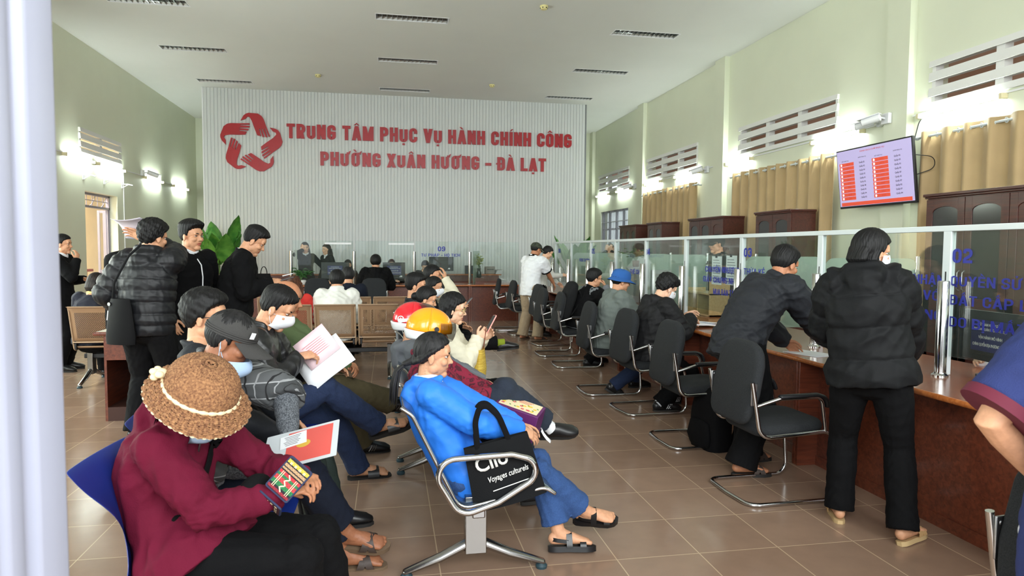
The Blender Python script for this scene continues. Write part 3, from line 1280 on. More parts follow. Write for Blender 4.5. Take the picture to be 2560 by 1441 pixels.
O_ = [(0, 0), (0, 1), (1, 1), (1, 0)]
GL = {
    'O': (1.0, [('c', O_)]), '0': (1.0, [('c', O_)]), 'Q': (1.0, [('c', O_), ('d', (.55, .22), (1.0, -.10))]),
    'C': (1.0, [('r', [(1, .64), (1, 1), (0, 1), (0, 0), (1, 0), (1, .36)])]),
    'G': (1.0, [('r', [(1, .68), (1, 1), (0, 1), (0, 0), (1, 0), (1, .44)]), ('b', [(1, .44), (.55, .44)])]),
    'D': (1.0, [('r', [(0, 0), (1, 0), (1, 1), (0, 1)]), ('b', [(0, 0), (0, 1)])]),
    'P': (1.0, [('b', [(0, 0), (0, 1)]), ('r', [(0, 1), (1, 1), (1, .44), (0, .44)])]),
    'R': (1.0, [('b', [(0, 0), (0, 1)]), ('r', [(0, 1), (1, 1), (1, .46), (0, .46)]), ('d', (.52, .5), (.83, 0))]),
    'B': (1.0, [('b', [(0, 0), (0, 1)]), ('r', [(0, 1), (.94, 1), (.94, .53), (0, .53)]), ('r', [(0, .53), (1, .53), (1, 0), (0, 0)])]),
    'S': (1.0, [('r', [(1, .70), (1, 1), (0, 1), (0, .53), (1, .47), (1, 0), (0, 0), (0, .30)])]),
    'U': (1.0, [('r', [(0, 1), (0, 0), (1, 0), (1, 1)])]),
    'T': (.95, [('b', [(0, 1), (1, 1)]), ('b', [(.5, 1), (.5, 0)])]),
    'I': (.0, [('b', [(0, 0), (0, 1)])]),
    'L': (.85, [('b', [(0, 1), (0, 0)]), ('b', [(0, 0), (1, 0)])]),
    'E': (.85, [('b', [(0, 1), (0, 0)]), ('b', [(0, 0), (1, 0)]), ('b', [(0, 1), (1, 1)]), ('b', [(0, .52), (.9, .52)])]),
    'H': (1.0, [('b', [(0, 1), (0, 0)]), ('b', [(1, 1), (1, 0)]), ('b', [(0, .5), (1, .5)])]),
    'A': (1.15, [('d', (0, 0), (.5, 1)), ('d', (1, 0), (.5, 1)), ('b', [(.25, .24), (.75, .24)])]),
    'V': (1.15, [('d', (.5, 0), (0, 1)), ('d', (.5, 0), (1, 1))]),
    'X': (1.1, [('d', (0, 0), (1, 1)), ('d', (1, 0), (0, 1))]),
    'Y': (1.1, [('d', (.5, .42), (0, 1)), ('d', (.5, .42), (1, 1)), ('b', [(.5, .4), (.5, 0)])]),
    'K': (1.05, [('b', [(0, 1), (0, 0)]), ('d', (.18, .42), (1, 1)), ('d', (1, 0), (.34, .62))]),
    'M': (1.5, [('b', [(0, 1), (0, 0)]), ('b', [(1, 1), (1, 0)]), ('d', (.5, .0), (.0, 1)), ('d', (.5, .0), (1.0, 1))]),
    'N': (1.05, [('b', [(0, 1), (0, 0)]), ('b', [(1, 1), (1, 0)]), ('d', (1, 0), (0, 1))]),
    '-': (.6, [('b', [(0, .42), (1, .42)])]),
    '2': (1.0, [('r', [(0, .72), (0, 1), (1, 1), (1, .55), (0, .2), (0, 0)]), ('b', [(0, 0), (1, 0)])]),
    '3': (1.0, [('r', [(0, .74), (0, 1), (1, 1), (1, .54), (.4, .54)]), ('r', [(.4, .52), (1, .52), (1, 0), (0, 0), (0, .26)])]),
    '4': (1.0, [('b', [(.8, 1), (.8, 0)]), ('d', (.0, .25), (.62, 1)), ('b', [(0, .25), (1, .25)])]),
    '5': (1.0, [('b', [(1, 1), (0, 1)]), ('b', [(0, 1), (0, .56)]), ('r', [(0, .56), (1, .60), (1, 0), (0, 0), (0, .26)])]),
    '6': (1.0, [('r', [(1, .74), (1, 1), (0, 1), (0, 0), (1, 0), (1, .55), (0, .55)])]),
    '7': (1.0, [('b', [(0, 1), (1, 1)]), ('d', (.2, 0), (.86, 1))]),
    '8': (1.0, [('c', [(0, .52), (0, 1), (1, 1), (1, .52)]), ('c', [(0, 0), (0, .52), (1, .52), (1, 0)])]),
    '9': (1.0, [('r', [(0, .26), (0, 0), (1, 0), (1, 1), (0, 1), (0, .45), (1, .45)])]),
    '1': (.35, [('b', [(1, 1), (1, 0)]), ('d', (.2, .72), (.75, 1))]),
}
MARKS = {}
import unicodedata


def block_text(text, cap, width, weight=.165, depth=.03, gap=.11, core=.36):
    """raised block capitals in the XZ plane facing -Y; returns an MB"""
    mb = MB()
    x = 0.0
    w = weight
    lay = [0]

    def front():  # neighbouring strokes end a hair apart so that no two faces coincide
        lay[0] = (lay[0] + 1) % 23
        return -1 - .0035 * lay[0]

    def strip2(P, closed=False):
        n = len(P)
        fz = front()
        Lf, Rt = [], []
        for i in range(n):
            a = P[i - 1] if (closed or i > 0) else P[i]
            b = P[(i + 1) % n] if (closed or i < n - 1) else P[i]
            t = (b - a)
            t = t.normalized() if t.length > 1e-9 else Vector((1, 0))
            nn = Vector((-t.y, t.x))
            Lf.append(P[i] + nn * (w / 2))
            Rt.append(P[i] - nn * (w / 2))
        m = n if closed else n - 1
        vs = [(p.x, 0, p.y) for p in Lf] + [(p.x, 0, p.y) for p in Rt] + [(p.x, fz, p.y) for p in Lf] + [(p.x, fz, p.y) for p in Rt]
        fs = []
        for i in range(m):
            j = (i + 1) % n
            fs += [(2 * n + i, 3 * n + i, 3 * n + j, 2 * n + j), (i, j, n + j, n + i), (i, 2 * n + i, 2 * n + j, j), (n + i, n + j, 3 * n + j, 3 * n + i)]
        if not closed:
            fs += [(0, n, 3 * n, 2 * n), (n - 1, 3 * n - 1, 4 * n - 1, 2 * n - 1)]
        mb.add(vs, fs)

    def quad(q):
        fz = front()
        mb.add([(a, 0, b) for a, b in q] + [(a, fz, b) for a, b in q], [(4, 5, 6, 7), (3, 2, 1, 0), (0, 1, 5, 4), (1, 2, 6, 5), (2, 3, 7, 6), (3, 0, 4, 7)])
    for ch in text:
        if ch == ' ':
            x += .30
            continue
        dec = unicodedata.normalize('NFD', ch)
        base, mk = dec[0], dec[1:]
        bar = base in 'Đ'
        base = 'D' if bar else base
        k, strokes = GL.get(base, GL['O'])
        W = k * core
        X = lambda q: Vector((x + w / 2 + q[0] * W, w / 2 + q[1] * (1 - w)))
        for s in strokes:
            if s[0] in 'rc':
                P = [v.to_2d() for v in fillet([X(q).to_3d() for q in s[1]], min(W * .5, .26), 5, s[0] == 'c')]
                strip2(P, s[0] == 'c')
            elif s[0] == 'b':
                a, b = X(s[1][0]), X(s[1][1])
                t = (b - a).normalized() * (w / 2)
                strip2([a - t, b + t])
            else:
                (x0, y0), (x1, y1) = s[1], s[2]
                hw = w * 1.12 / 2
                xa, xb = x + w / 2 + x0 * W, x + w / 2 + x1 * W
                quad([(xa - hw, y0), (xa + hw, y0), (xb + hw, y1), (xb - hw, y1)])
        full = W + w
        if bar:
            quad([(x - .07, .44), (x + full * .55, .44), (x + full * .55, .56), (x - .07, .56)])
        cx = x + full / 2
        ty = 1.06
        for c in mk:
            if c == '\u031b':  # horn
                quad([(x + full - w * .4, .86), (x + full + .05, .86), (x + full + .13, 1.12), (x + full + .02, 1.06)])
                quad([(x + full - w * .6, .84), (x + full + .04, .88), (x + full + .04, 1.0), (x + full - w * .6, 1.0)])
        for c in mk:
            if c == '\u0302':
                quad([(cx - .17, ty), (cx - .06, ty), (cx + .0, ty + .11), (cx, ty + .17)])
                quad([(cx + .06, ty), (cx + .17, ty), (cx, ty + .17), (cx, ty + .11)])
                ty += .10
            elif c == '\u0300':
                quad([(cx + .0, ty), (cx + .08, ty), (cx - .03, ty + .15), (cx - .14, ty + .15)])
            elif c == '\u0301':
                quad([(cx - .08, ty), (cx + .0, ty), (cx + .14, ty + .15), (cx + .03, ty + .15)])
            elif c == '\u0309':
                quad([(cx - .03, ty), (cx + .03, ty), (cx + .09, ty + .12), (cx + .01, ty + .12)])
                quad([(cx - .07, ty + .11), (cx + .09, ty + .11), (cx + .07, ty + .18), (cx - .07, ty + .18)])
            elif c == '\u0303':
                quad([(cx - .15, ty + .02), (cx - .05, ty + .07), (cx - .05, ty + .14), (cx - .15, ty + .09)])
                quad([(cx - .05, ty + .07), (cx + .05, ty + .03), (cx + .05, ty + .10), (cx - .05, ty + .14)])
                quad([(cx + .05, ty + .03), (cx + .15, ty + .08), (cx + .15, ty + .15), (cx + .05, ty + .10)])
            elif c == '\u0323':
                quad([(cx - .075, -.21), (cx + .075, -.21), (cx + .075, -.08), (cx - .075, -.08)])
        x += full + gap + (.07 if '\u031b' in mk else 0)
    x -= gap
    kx = cap if width is None else width / x
    mb.v = [(a * kx, b * depth, c * cap) for a, b, c in mb.v]
    return mb
# ------------------------------------------------------------------ the hall
XL, XR, YF, YB, ZC = -5.25, 6.20, 0.95, 20.20, 5.08
M_wall = mat('wall_paint', (220, 224, 203), rough=.55, var=.02, scale=1.2, bump=.04, bscale=120)
M_ceil = mat('ceiling_paint', (222, 224, 221), rough=.75, var=.015, scale=.8)
M_white = mat('white_paint', (232, 233, 236), rough=.45)
M_chrome = mat('chrome', (200, 200, 200), rough=.14, metal=1.0)
M_steel = mat('brushed_steel', (172, 172, 174), rough=.28, metal=1.0)
M_black = mat('black_plastic', (22, 22, 25), rough=.45)
M_darkfab = mat('black_fabric', (27, 28, 31), rough=.9, bump=.35, scale=300)
M_greyfab = mat('charcoal_fabric', (38, 41, 44), rough=.95, scale=260, rgb2=(22, 24, 27), bump=.5, bscale=320)
M_paper = mat('paper', (236, 238, 242), rough=.8, var=.02, scale=9)
M_cream = mat('cream_plastic', (224, 214, 176), rough=.5)
M_alu = mat('white_aluminium', (214, 222, 224), rough=.35)
glass_mat('clear_glass', (.93, .965, .95, 1), 0.03, (215, 232, 224))
glass_mat('frosted_glass', (.86, .93, .90, 1), .62, (190, 208, 196), rough=.12)
glass_mat('lens_glass', (.95, .96, .97, 1), 0, (255, 255, 255))
glass_mat('visor_glass', (.42, .42, .42, 1), 0, (255, 255, 255))
glass_mat('clear_film', (.93, .94, .96, 1), .10, (235, 238, 245))


def wood(name, a, b, rough, scale=3.0, axis=(14, 1.2, 14), coat=.4):
    m, nt, bs = new_mat(name)
    tc = nt.nodes.new('ShaderNodeTexCoord')
    mp = nt.nodes.new('ShaderNodeMapping')
    mp.inputs['Scale'].default_value = axis
    nz = nt.nodes.new('ShaderNodeTexNoise')
    nz.inputs['Scale'].default_value = scale
    nz.inputs['Detail'].default_value = 6
    nz.inputs['Distortion'].default_value = .8
    rp = nt.nodes.new('ShaderNodeValToRGB')
    rp.color_ramp.elements[0].position, rp.color_ramp.elements[1].position = .3, .7
    rp.color_ramp.elements[0].color, rp.color_ramp.elements[1].color = srgb(*a), srgb(*b)
    nt.links.new(tc.outputs['Object'], mp.inputs['Vector'])
    nt.links.new(mp.outputs['Vector'], nz.inputs['Vector'])
    nt.links.new(nz.outputs['Fac'], rp.inputs['Fac'])
    nt.links.new(rp.outputs['Color'], bs.inputs['Base Color'])
    bs.inputs['Roughness'].default_value = rough
    bs.inputs['Coat Weight'].default_value = coat
    bs.inputs['Coat Roughness'].default_value = .15
    MATS[name] = m
    return m


M_desk = wood('desk_wood', (84, 38, 24), (122, 60, 38), .4)
M_desktop = wood('desk_top_wood', (128, 66, 40), (160, 92, 56), .25)
M_edge = wood('desk_edge_wood', (160, 88, 42), (190, 114, 60), .25)
M_cab = wood('cabinet_wood', (58, 24, 18), (84, 38, 28), .45)
M_pine = wood('pine_wood', (196, 164, 112), (216, 186, 136), .5)


def floor_material():
    m, nt, b = new_mat('floor_tiles')
    N, L = nt.nodes.new, nt.links.new
    g = N('ShaderNodeNewGeometry')
    s = .4266
    mp = N('ShaderNodeVectorMath')
    mp.operation = 'SUBTRACT'
    mp.inputs[1].default_value = (1.938, 3.05, 0)
    L(g.outputs['Position'], mp.inputs[0])
    dv = N('ShaderNodeVectorMath')
    dv.operation = 'SCALE'
    dv.inputs['Scale'].default_value = 1 / s
    L(mp.outputs[0], dv.inputs[0])
    fr = N('ShaderNodeVectorMath')
    fr.operation = 'FRACTION'
    L(dv.outputs[0], fr.inputs[0])
    sx = N('ShaderNodeSeparateXYZ')
    L(fr.outputs[0], sx.inputs[0])
    ed = []
    for ax in ('X', 'Y'):
        a = N('ShaderNodeMath')
        a.operation = 'SUBTRACT'
        L(sx.outputs[ax], a.inputs[0])
        a.inputs[1].default_value = .5
        c = N('ShaderNodeMath')
        c.operation = 'ABSOLUTE'
        L(a.outputs[0], c.inputs[0])
        ed.append(c)
    mxn = N('ShaderNodeMath')
    mxn.operation = 'MAXIMUM'
    L(ed[0].outputs[0], mxn.inputs[0])
    L(ed[1].outputs[0], mxn.inputs[1])
    gt = N('ShaderNodeMath')
    gt.operation = 'GREATER_THAN'
    L(mxn.outputs[0], gt.inputs[0])
    gt.inputs[1].default_value = .4935
    fl = N('ShaderNodeVectorMath')
    fl.operation = 'FLOOR'
    L(dv.outputs[0], fl.inputs[0])
    wn = N('ShaderNodeTexWhiteNoise')
    L(fl.outputs[0], wn.inputs['Vector'])
    rp = N('ShaderNodeValToRGB')
    rp.color_ramp.elements[0].color = srgb(152, 124, 105)
    rp.color_ramp.elements[1].color = srgb(164, 136, 116)
    L(wn.outputs['Value'], rp.inputs['Fac'])
    nz = N('ShaderNodeTexNoise')
    nz.inputs['Scale'].default_value = 7
    nz.inputs['Detail'].default_value = 5
    L(g.outputs['Position'], nz.inputs['Vector'])
    mc = N('ShaderNodeMixRGB')
    mc.blend_type = 'MULTIPLY'
    mc.inputs['Fac'].default_value = .22
    L(rp.outputs['Color'], mc.inputs['Color1'])
    L(nz.outputs['Fac'], mc.inputs['Color2'])
    mg = N('ShaderNodeMixRGB')
    L(gt.outputs[0], mg.inputs['Fac'])
    L(mc.outputs['Color'], mg.inputs['Color1'])
    mg.inputs['Color2'].default_value = srgb(196, 170, 140)
    L(mg.outputs['Color'], b.inputs['Base Color'])
    b.inputs['Roughness'].default_value = .2
    b.inputs['Specular IOR Level'].default_value = .55
    n2 = N('ShaderNodeTexNoise')
    n2.inputs['Scale'].default_value = 26
    L(g.outputs['Position'], n2.inputs['Vector'])
    bp = N('ShaderNodeBump')
    bp.inputs['Strength'].default_value = .05
    bp.inputs['Distance'].default_value = .002
    L(n2.outputs['Fac'], bp.inputs['Height'])
    L(bp.outputs['Normal'], b.inputs['Normal'])
    return m


mb = MB()
mb.bb((XL - .3, -.4, -.12), (XR + .3, YB + .3, 0))
struct('floor', mb, floor_material())


def cut_wall(axis, c0, c1, a0, a1, z0, z1, holes):
    """wall slab with rectangular holes (a_lo, a_hi, z_lo, z_hi); axis 'X' = plane of constant x"""
    A = sorted({a0, a1, *[h[0] for h in holes], *[h[1] for h in holes]})
    Z = sorted({z0, z1, *[h[2] for h in holes], *[h[3] for h in holes]})
    mb = MB()
    for i in range(len(A) - 1):
        run = None
        for j in range(len(Z) - 1):
            ca, cz = (A[i] + A[i + 1]) / 2, (Z[j] + Z[j + 1]) / 2
            solid = not any(h[0] < ca < h[1] and h[2] < cz < h[3] for h in holes)
            if solid:
                run = (run[0], Z[j + 1]) if run else (Z[j], Z[j + 1])
            if run and (not solid or j == len(Z) - 2):
                if axis == 'X':
                    mb.bb((c0, A[i], run[0]), (c1, A[i + 1], run[1]))
                elif axis == 'Y':
                    mb.bb((A[i], c0, run[0]), (A[i + 1], c1, run[1]))
                else:
                    mb.bb((A[i], run[0], c0), (A[i + 1], run[1], c1))
                run = None
    return mb


LX = [-3.449, 0.376, 4.20]
LY = [10.84, 13.248, 15.656]
LL, LW = 1.14, .288
RV = [(4.27, 6.93), (8.60, 11.27), (12.97, 15.66), (16.95, 19.50)]
LV = [(12.92, 14.70)]
struct('ceiling', cut_wall('Z', ZC, ZC + .14, XL - .2, XR + .2, .75, YB + .2, [(x - LL / 2, x + LL / 2, y - LW / 2, y + LW / 2) for x in LX for y in LY]), M_ceil)
struct('wall_right', cut_wall('X', XR, XR + .2, .75, YB, 0, ZC, [(a, b, 3.17, 3.70) for a, b in RV] + [(17.0, 19.3, .9, 2.62)]), M_wall)
struct('wall_left', cut_wall('X', XL - .2, XL, .75, YB, 0, ZC, [(a, b, 3.15, 3.56) for a, b in LV] + [(13.1, 14.55, 0, 2.49)] + [(q, q + 2.0, .95, 2.7) for q in (2.2, 5.2, 8.2)]), M_wall)  # the holes toward the near end are for the added windows
mb = MB()
mb.bb((XL - .2, YB, 0), (XR + .2, YB + .2, ZC))
struct('wall_back', mb, M_wall)
# open glazed front: only lintel and piers stand between the doors
mb = MB()
mb.bb((XL, .75, 4.7), (XR, .95, ZC))
for a, b in ((XL, -4.8), (-2.95, -2.5), (1.95, 2.35), (4.2, 4.6), (5.8, XR)):
    mb.bb((a, .75, 0), (b, .95, 4.7))
struct('wall_front', mb, M_wall)
# door jamb beside the camera: painted, two grooves and a rounded stop
prof = [(-.85, .745), (-.404, .745), (-.392, .757), (-.392, .795), (-.402, .803), (-.402, .822), (-.392, .830), (-.388, .846), (-.392, .862), (-.404, .868), (-.404, .885), (-.390, .893), (-.384, .915), (-.384, .948), (-.392, .956), (-.85, .956)]
prof = [(x - .027, y) for x, y in prof]
mb = MB()
mb.prism(prof, 4.7)
struct('door_jamb', mb, mat('jamb_paint', (172, 175, 194), rough=.35, var=.03, scale=3, bump=.06, bscale=40), bevel=.003)
# piers on the long walls
mb = MB()
for y in (3.05, 7.22, 11.75, 15.80, 19.95):
    mb = MB()
    mb.bb((XR - .10, y - .02, 0), (XR, y + .36 if y < 19 else YB, ZC))
    struct('pillar', mb, M_wall)

# slatted feature wall
M_slat = mat('slat_white', (208, 212, 212), rough=.5, var=.01, scale=2)
PX0, PX1, PY = -4.06, 4.79, 16.30
mb = MB()
mb.bb((PX0, PY, 0), (PX1, PY + .12, ZC))
n = 118
w = (PX1 - PX0) / n
for i in range(n):
    a = PX0 + i * w
    mb.bb((a + .004, PY - .016, .0), (a + w - .006, PY + .001, ZC))
struct('wall_slat_panel', mb, [M_slat])
mb = MB()
mb.bb((PX0 - .03, PY - .02, 0), (PX0, PY + .13, ZC))
struct('trim_1', mb, M_white)
mb = MB()
mb.bb((PX1, PY - .02, 0), (PX1 + .03, PY + .13, ZC))
struct('trim_2', mb, mat('edge_grey', (120, 122, 126), rough=.5))

# red sign on the slats
M_red = mat('sign_red', (164, 14, 28), rough=.35, var=.04, scale=1.5)
sy = PY - .018


def place_text(parent, name, body, x, z, cap, width, m, depth=.03, bold=.0, y=0.0, rot=None, loc=None, shear=0):
    me = text_mesh(body, cap, width, depth, bold, shear)
    me.materials.append(m)
    o = bpy.data.objects.new(name, me)
    COL.objects.link(o)
    o.parent = parent
    o.location = (x, y, z) if loc is None else loc
    if rot:
        o.rotation_euler = rot
    return o


sign = empty('sign', 'two lines of raised red capital letters high on the white slatted wall', 'sign', (0, sy, 0))
obj('lettering', block_text('TRUNG TÂM PHỤC VỤ HÀNH CHÍNH CÔNG', .33, 6.72, .205, core=.30, gap=.09), M_red, sign, (-2.28, 0, 4.01), smooth=30)
obj('lettering', block_text('PHƯỜNG XUÂN HƯƠNG - ĐÀ LẠT', .32, 5.34, .205, core=.30, gap=.09), M_red, sign, (-1.54, 0, 3.41), smooth=30)
# emblem: five hands chasing each other round a star
HAND = [(-62, 140), (-44, 172), (-30, 184), (-14, 190), (44, 187), (66, 172), (78, 152), (92, 110), (116, 46), (107, 43), (88, 96), (84, 96), (100, 40), (89, 40), (70, 94), (66, 93), (80, 40), (69, 42), (54, 92), (50, 90), (60, 46), (38, 50), (22, 92), (6, 140), (-8, 164), (-20, 166), (-34, 150)]
mb = MB()
em = 0.00355
for q in range(5):
    a = -2 * pi * q / 5
    poly = [((x * cos(a) - z * sin(a)) * em, (x * sin(a) + z * cos(a)) * em) for x, z in HAND]
    mb.prism(list(reversed(poly)), .035, 0, Matrix.Rotation(pi / 2, 4, 'X'))
o = obj('emblem', mb, M_red, None, loc=(-3.05, sy, 3.87), smooth=30)
tag(o, 'red emblem of five hands forming a star beside the wall lettering', 'emblem')

# ceiling troffers
M_louv = mat('mirror_louver', (190, 196, 198), rough=.16, metal=1.0)
M_refl = mat('troffer_reflector', (232, 236, 236), rough=.35, metal=.1)
M_tubeoff = mat('unlit_tube', (235, 238, 240), rough=.3)


def troffer(loc, label):
    r = empty('ceiling_light', label, 'ceiling light', loc, 0, 'louvred ceiling lights')
    mb = MB()
    mb.bb((-LL / 2, -LW / 2, -.004), (LL / 2, -LW / 2 + .018, .012))
    mb.bb((-LL / 2, LW / 2 - .018, -.004), (LL / 2, LW / 2, .012))
    mb.bb((-LL / 2, -LW / 2, -.004), (-LL / 2 + .018, LW / 2, .012))
    mb.bb((LL / 2 - .018, -LW / 2, -.004), (LL / 2, LW / 2, .012))
    obj('frame', mb, M_white, r)
    mb = MB()
    mb.grid([[(-LL / 2 + .01, -LW / 2 + .01, 0), (LL / 2 - .01, -LW / 2 + .01, 0)], [(-LL / 2 + .01, -.05, .09), (LL / 2 - .01, -.05, .09)], [(-LL / 2 + .01, .05, .09), (LL / 2 - .01, .05, .09)], [(-LL / 2 + .01, LW / 2 - .01, 0), (LL / 2 - .01, LW / 2 - .01, 0)]], thick=(0, 0, .004))
    obj('reflector', mb, M_refl, r)
    mb = MB()
    for i in range(15):
        x = -LL / 2 + .03 + i * (LL - .06) / 14
        mb.prism([(-LW / 2 + .016, 0), (LW / 2 - .016, 0), (LW / 2 - .03, .035), (.0, .05), (-LW / 2 + .03, .035)], .003, 0, Matrix.Translation((x, 0, .002)) @ Matrix.Rotation(pi / 2, 4, 'Z') @ Matrix.Rotation(pi / 2, 4, 'X'))
    mb.prism([(-LL / 2 + .016, .001), (LL / 2 - .016, .001), (LL / 2 - .016, .045), (-LL / 2 + .016, .045)], .006, 0, Matrix.Translation((0, .003, 0)) @ Matrix.Rotation(pi / 2, 4, 'X'))
    obj('louver', mb, M_louv, r)
    mb = MB()
    mb.cyl((-LL / 2 + .04, 0, .07), (LL / 2 - .04, 0, .07), .013, 10)
    obj('tube', mb, M_tubeoff, r)
    return r


cols = ('left', 'middle', 'right')
rows_ = ('nearest row', 'second row', 'row closest to the slatted wall')
t0 = troffer((LX[0], LY[0], ZC), '')
for i in range(3):
    for j in range(3):
        lb = 'louvred ceiling light, %s of the three in the %s' % (cols[i], rows_[j])
        if i == 0 and j == 0:
            t0['label'] = lb
        else:
            dup(t0, (LX[i], LY[j], ZC), 0, lb)

M_det = mat('detector_cream', (222, 212, 150), rough=.5)
for (x, y), lb in zip(((2.26, 9.9), (2.227, 14.76), (-1.42, 14.66)), ('cream smoke detector on the ceiling near the top edge of the picture', 'small cream smoke detector on the ceiling, right of the far middle light', 'small cream smoke detector on the ceiling, left of the far middle light')):
    mb = MB()
    mb.lathe([(.02, -.055), (.045, -.05), (.055, -.03), (.06, -.012), (.06, 0)], 18)
    o = obj('smoke_detector', mb, M_det, None, loc=(x, y, ZC))
    tag(o, lb, 'smoke detector', 'smoke detectors')
    mb = MB()
    for k in range(6):
        a = k * pi / 3
        mb.box((.05 * cos(a), .05 * sin(a), -.035), (.016, .016, .012), rz=a)
    obj('slot', mb, M_black, o)

# vents: concrete louvre panels over the windows
M_vent = mat('vent_white', (226, 226, 224), rough=.6)
M_soffit = mat('eaves_terracotta', (226, 188, 172), rough=.8)


def vent(side, a, b, z0, z1, label, nx=3):
    s = 1 if side == 'R' else -1
    x = XR if side == 'R' else XL
    r = empty('vent_grille', label, 'vent', (x, (a + b) / 2, z0), 0, 'louvred wall vents')
    L, Hh = b - a, z1 - z0
    mb = MB()
    for i in range(nx + 1):
        y = -L / 2 + i * L / nx
        mb.bb((-.012 * s, max(-L / 2, y - .05), 0), (.09 * s, min(L / 2, y + .05), Hh))
    for j in range(4):
        z = Hh * j / 3
        zz0, zz1 = max(0, z - .045), min(Hh, z + .045)
        if j == 0:
            zz1 = .06
        if j == 3:
            zz0 = Hh - .06
        mb.add([(-.045 * s, -L / 2 - .02, zz0 - .012), (-.045 * s, L / 2 + .02, zz0 - .012), (-.035 * s, L / 2 + .02, zz1), (-.035 * s, -L / 2 - .02, zz1), (.10 * s, -L / 2, zz0 + .01), (.10 * s, L / 2, zz0 + .01), (.10 * s, L / 2, zz1 + .0), (.10 * s, -L / 2, zz1 + .0)],
               [(0, 1, 2, 3), (4, 7, 6, 5), (0, 4, 5, 1), (1, 5, 6, 2), (2, 6, 7, 3), (3, 7, 4, 0)])
    obj('louver', mb, M_vent, r)


for (a, b), lb in zip(RV, ('white louvred vent high on the right wall, above the television', 'white louvred vent in the right wall above the wide tan curtain', 'white louvred vent in the right wall above the narrower far curtain', 'white louvred vent in the right wall above the barred window')):
    vent('R', a, b, 3.17, 3.70, lb)
vent('L', 12.92, 14.70, 3.15, 3.56, 'white louvred vent in the left wall above the open doorway', 2)
# eaves and terrain outside
mb = MB()
mb.bb((XR + .25, 0, 4.0), (XR + 1.6, 22, 4.06))
mb.bb((XR + 1.5, 0, 2.9), (XR + 1.6, 22, 4.06))
struct('exterior_eaves', mb, M_soffit)
mb = MB()
mb.bb((XL - 3.0, 8, 3.9), (XL - .25, 22, 3.96))
struct('exterior_porch_roof', mb, mat('porch_soffit', (200, 180, 150), rough=.8))
mb = MB()
mb.bb((-40, -40, -.30), (40, 60, -.13))
struct('ground', mb, mat('yard_ground', (150, 146, 136), rough=.9, var=.15, scale=1.5))
mb = MB()
mb.bb((XL - 3.2, 6, -.12), (XL - 3.0, 24, 4.0))
struct('exterior_wall', mb, mat('ochre_plaster', (246, 220, 176), rough=.8, var=.03, scale=2))

# wall tubes: batten, lit tube, end caps
M_lit = bpy.data.materials.new('lit_tube')
M_lit.use_nodes = True
_b = M_lit.node_tree.nodes['Principled BSDF']
_b.inputs['Emission Color'].default_value = (.90, 1.0, .93, 1)
_b.inputs['Emission Strength'].default_value = 85.0
_b.inputs['Base Color'].default_value = (1, 1, 1, 1)


def tube_light(x, side, y0, y1, z, label):
    s = -1 if side == 'R' else 1
    L = y1 - y0
    r = empty('tube_light', label, 'tube light', (x, (y0 + y1) / 2, z), 0, 'lit wall tubes')
    mb = MB()
    mb.bb((0, -L / 2, -.018), (s * .028, L / 2, .018))
    obj('batten', mb, M_white, r, bevel=.004)
    mb = MB()
    mb.cyl((s * .058, -L / 2 + .03, -.004), (s * .058, L / 2 - .03, -.004), .0135, 12)
    obj('tube', mb, M_lit, r)
    for e in (-1, 1):
        mb = MB()
        mb.bb((0, e * (L / 2 + .006), -.03), (s * .078, e * (L / 2 - .035), .026))
        obj('end_cap', mb, M_cream, r, bevel=.006)
    return r


for y0, y1, lb in ((5.95, 7.08, 'lit white wall tube above the right-hand tan curtain, right of the television'),
                   (8.03, 9.13, 'lit white wall tube above the near half of the wide tan curtain'),
                   (10.81, 11.70, 'lit white wall tube above the far half of the wide tan curtain'),
                   (12.86, 14.02, 'lit white wall tube above the near half of the narrower far curtain'),
                   (14.79, 15.75, 'lit white wall tube above the far half of the narrower far curtain'),
                   (16.75, 17.85, 'lit white wall tube above the near half of the barred window'),
                   (18.55, 19.65, 'lit white wall tube above the far end of the barred window')):
    tube_light(XR, 'R', y0, y1, 3.10, lb)
for y0, y1, lb in ((12.28, 13.42, 'lit wall tube left of the louvred vent on the left wall'),
                   (13.58, 14.84, 'lit wall tube directly under the louvred vent on the left wall'),
                   (16.0, 17.17, 'lit wall tube beside the small camera on the left wall'),
                   (17.98, 19.2, 'lit wall tube closest to the corner on the left wall')):
    tube_light(XL, 'L', y0, y1, 3.02, lb)
# cable duct along both walls and two loose cables
for x0, x1, y0, y1, z0, z1, lb in ((XR - .02, XR, 3.45, 19.9, 3.121, 3.14, 'thin white cable duct running above the wall tubes on the right wall'),
                                   (XL, XL + .015, 11.5, 19.4, 3.041, 3.056, 'thin white cable duct running above the wall tubes on the left wall'),
                                   (XL, XL + .015, 14.86, 14.885, .4, 3.04, 'thin white cable duct running straight down the left wall by the doorway')):
    o = obj('cable_duct', MB().bb((x0, y0, z0), (x1, y1, z1)), M_white)
    tag(o, lb, 'cable duct')
for y, lb in ((13.06, 'small white bracket on the left wall, left of the three above the doorway'), (13.94, 'small white bracket on the left wall, middle of the three above the doorway'), (14.81, 'small white bracket on the left wall, right of the three above the doorway')):
    mb = MB()
    mb.bb((0, -.035, -.06), (.012, .035, .06))
    mb.tube([(.01, 0, .02), (.12, 0, .02), (.20, 0, -.0)], [.012] * 3, 8)
    mb.tube([(.01, 0, -.05), (.12, 0, .015)], [.008] * 2, 6)
    o = obj('wall_bracket', mb, M_white, None, loc=(XL, y, 2.735))
    tag(o, lb, 'bracket', 'wall brackets over the doorway')


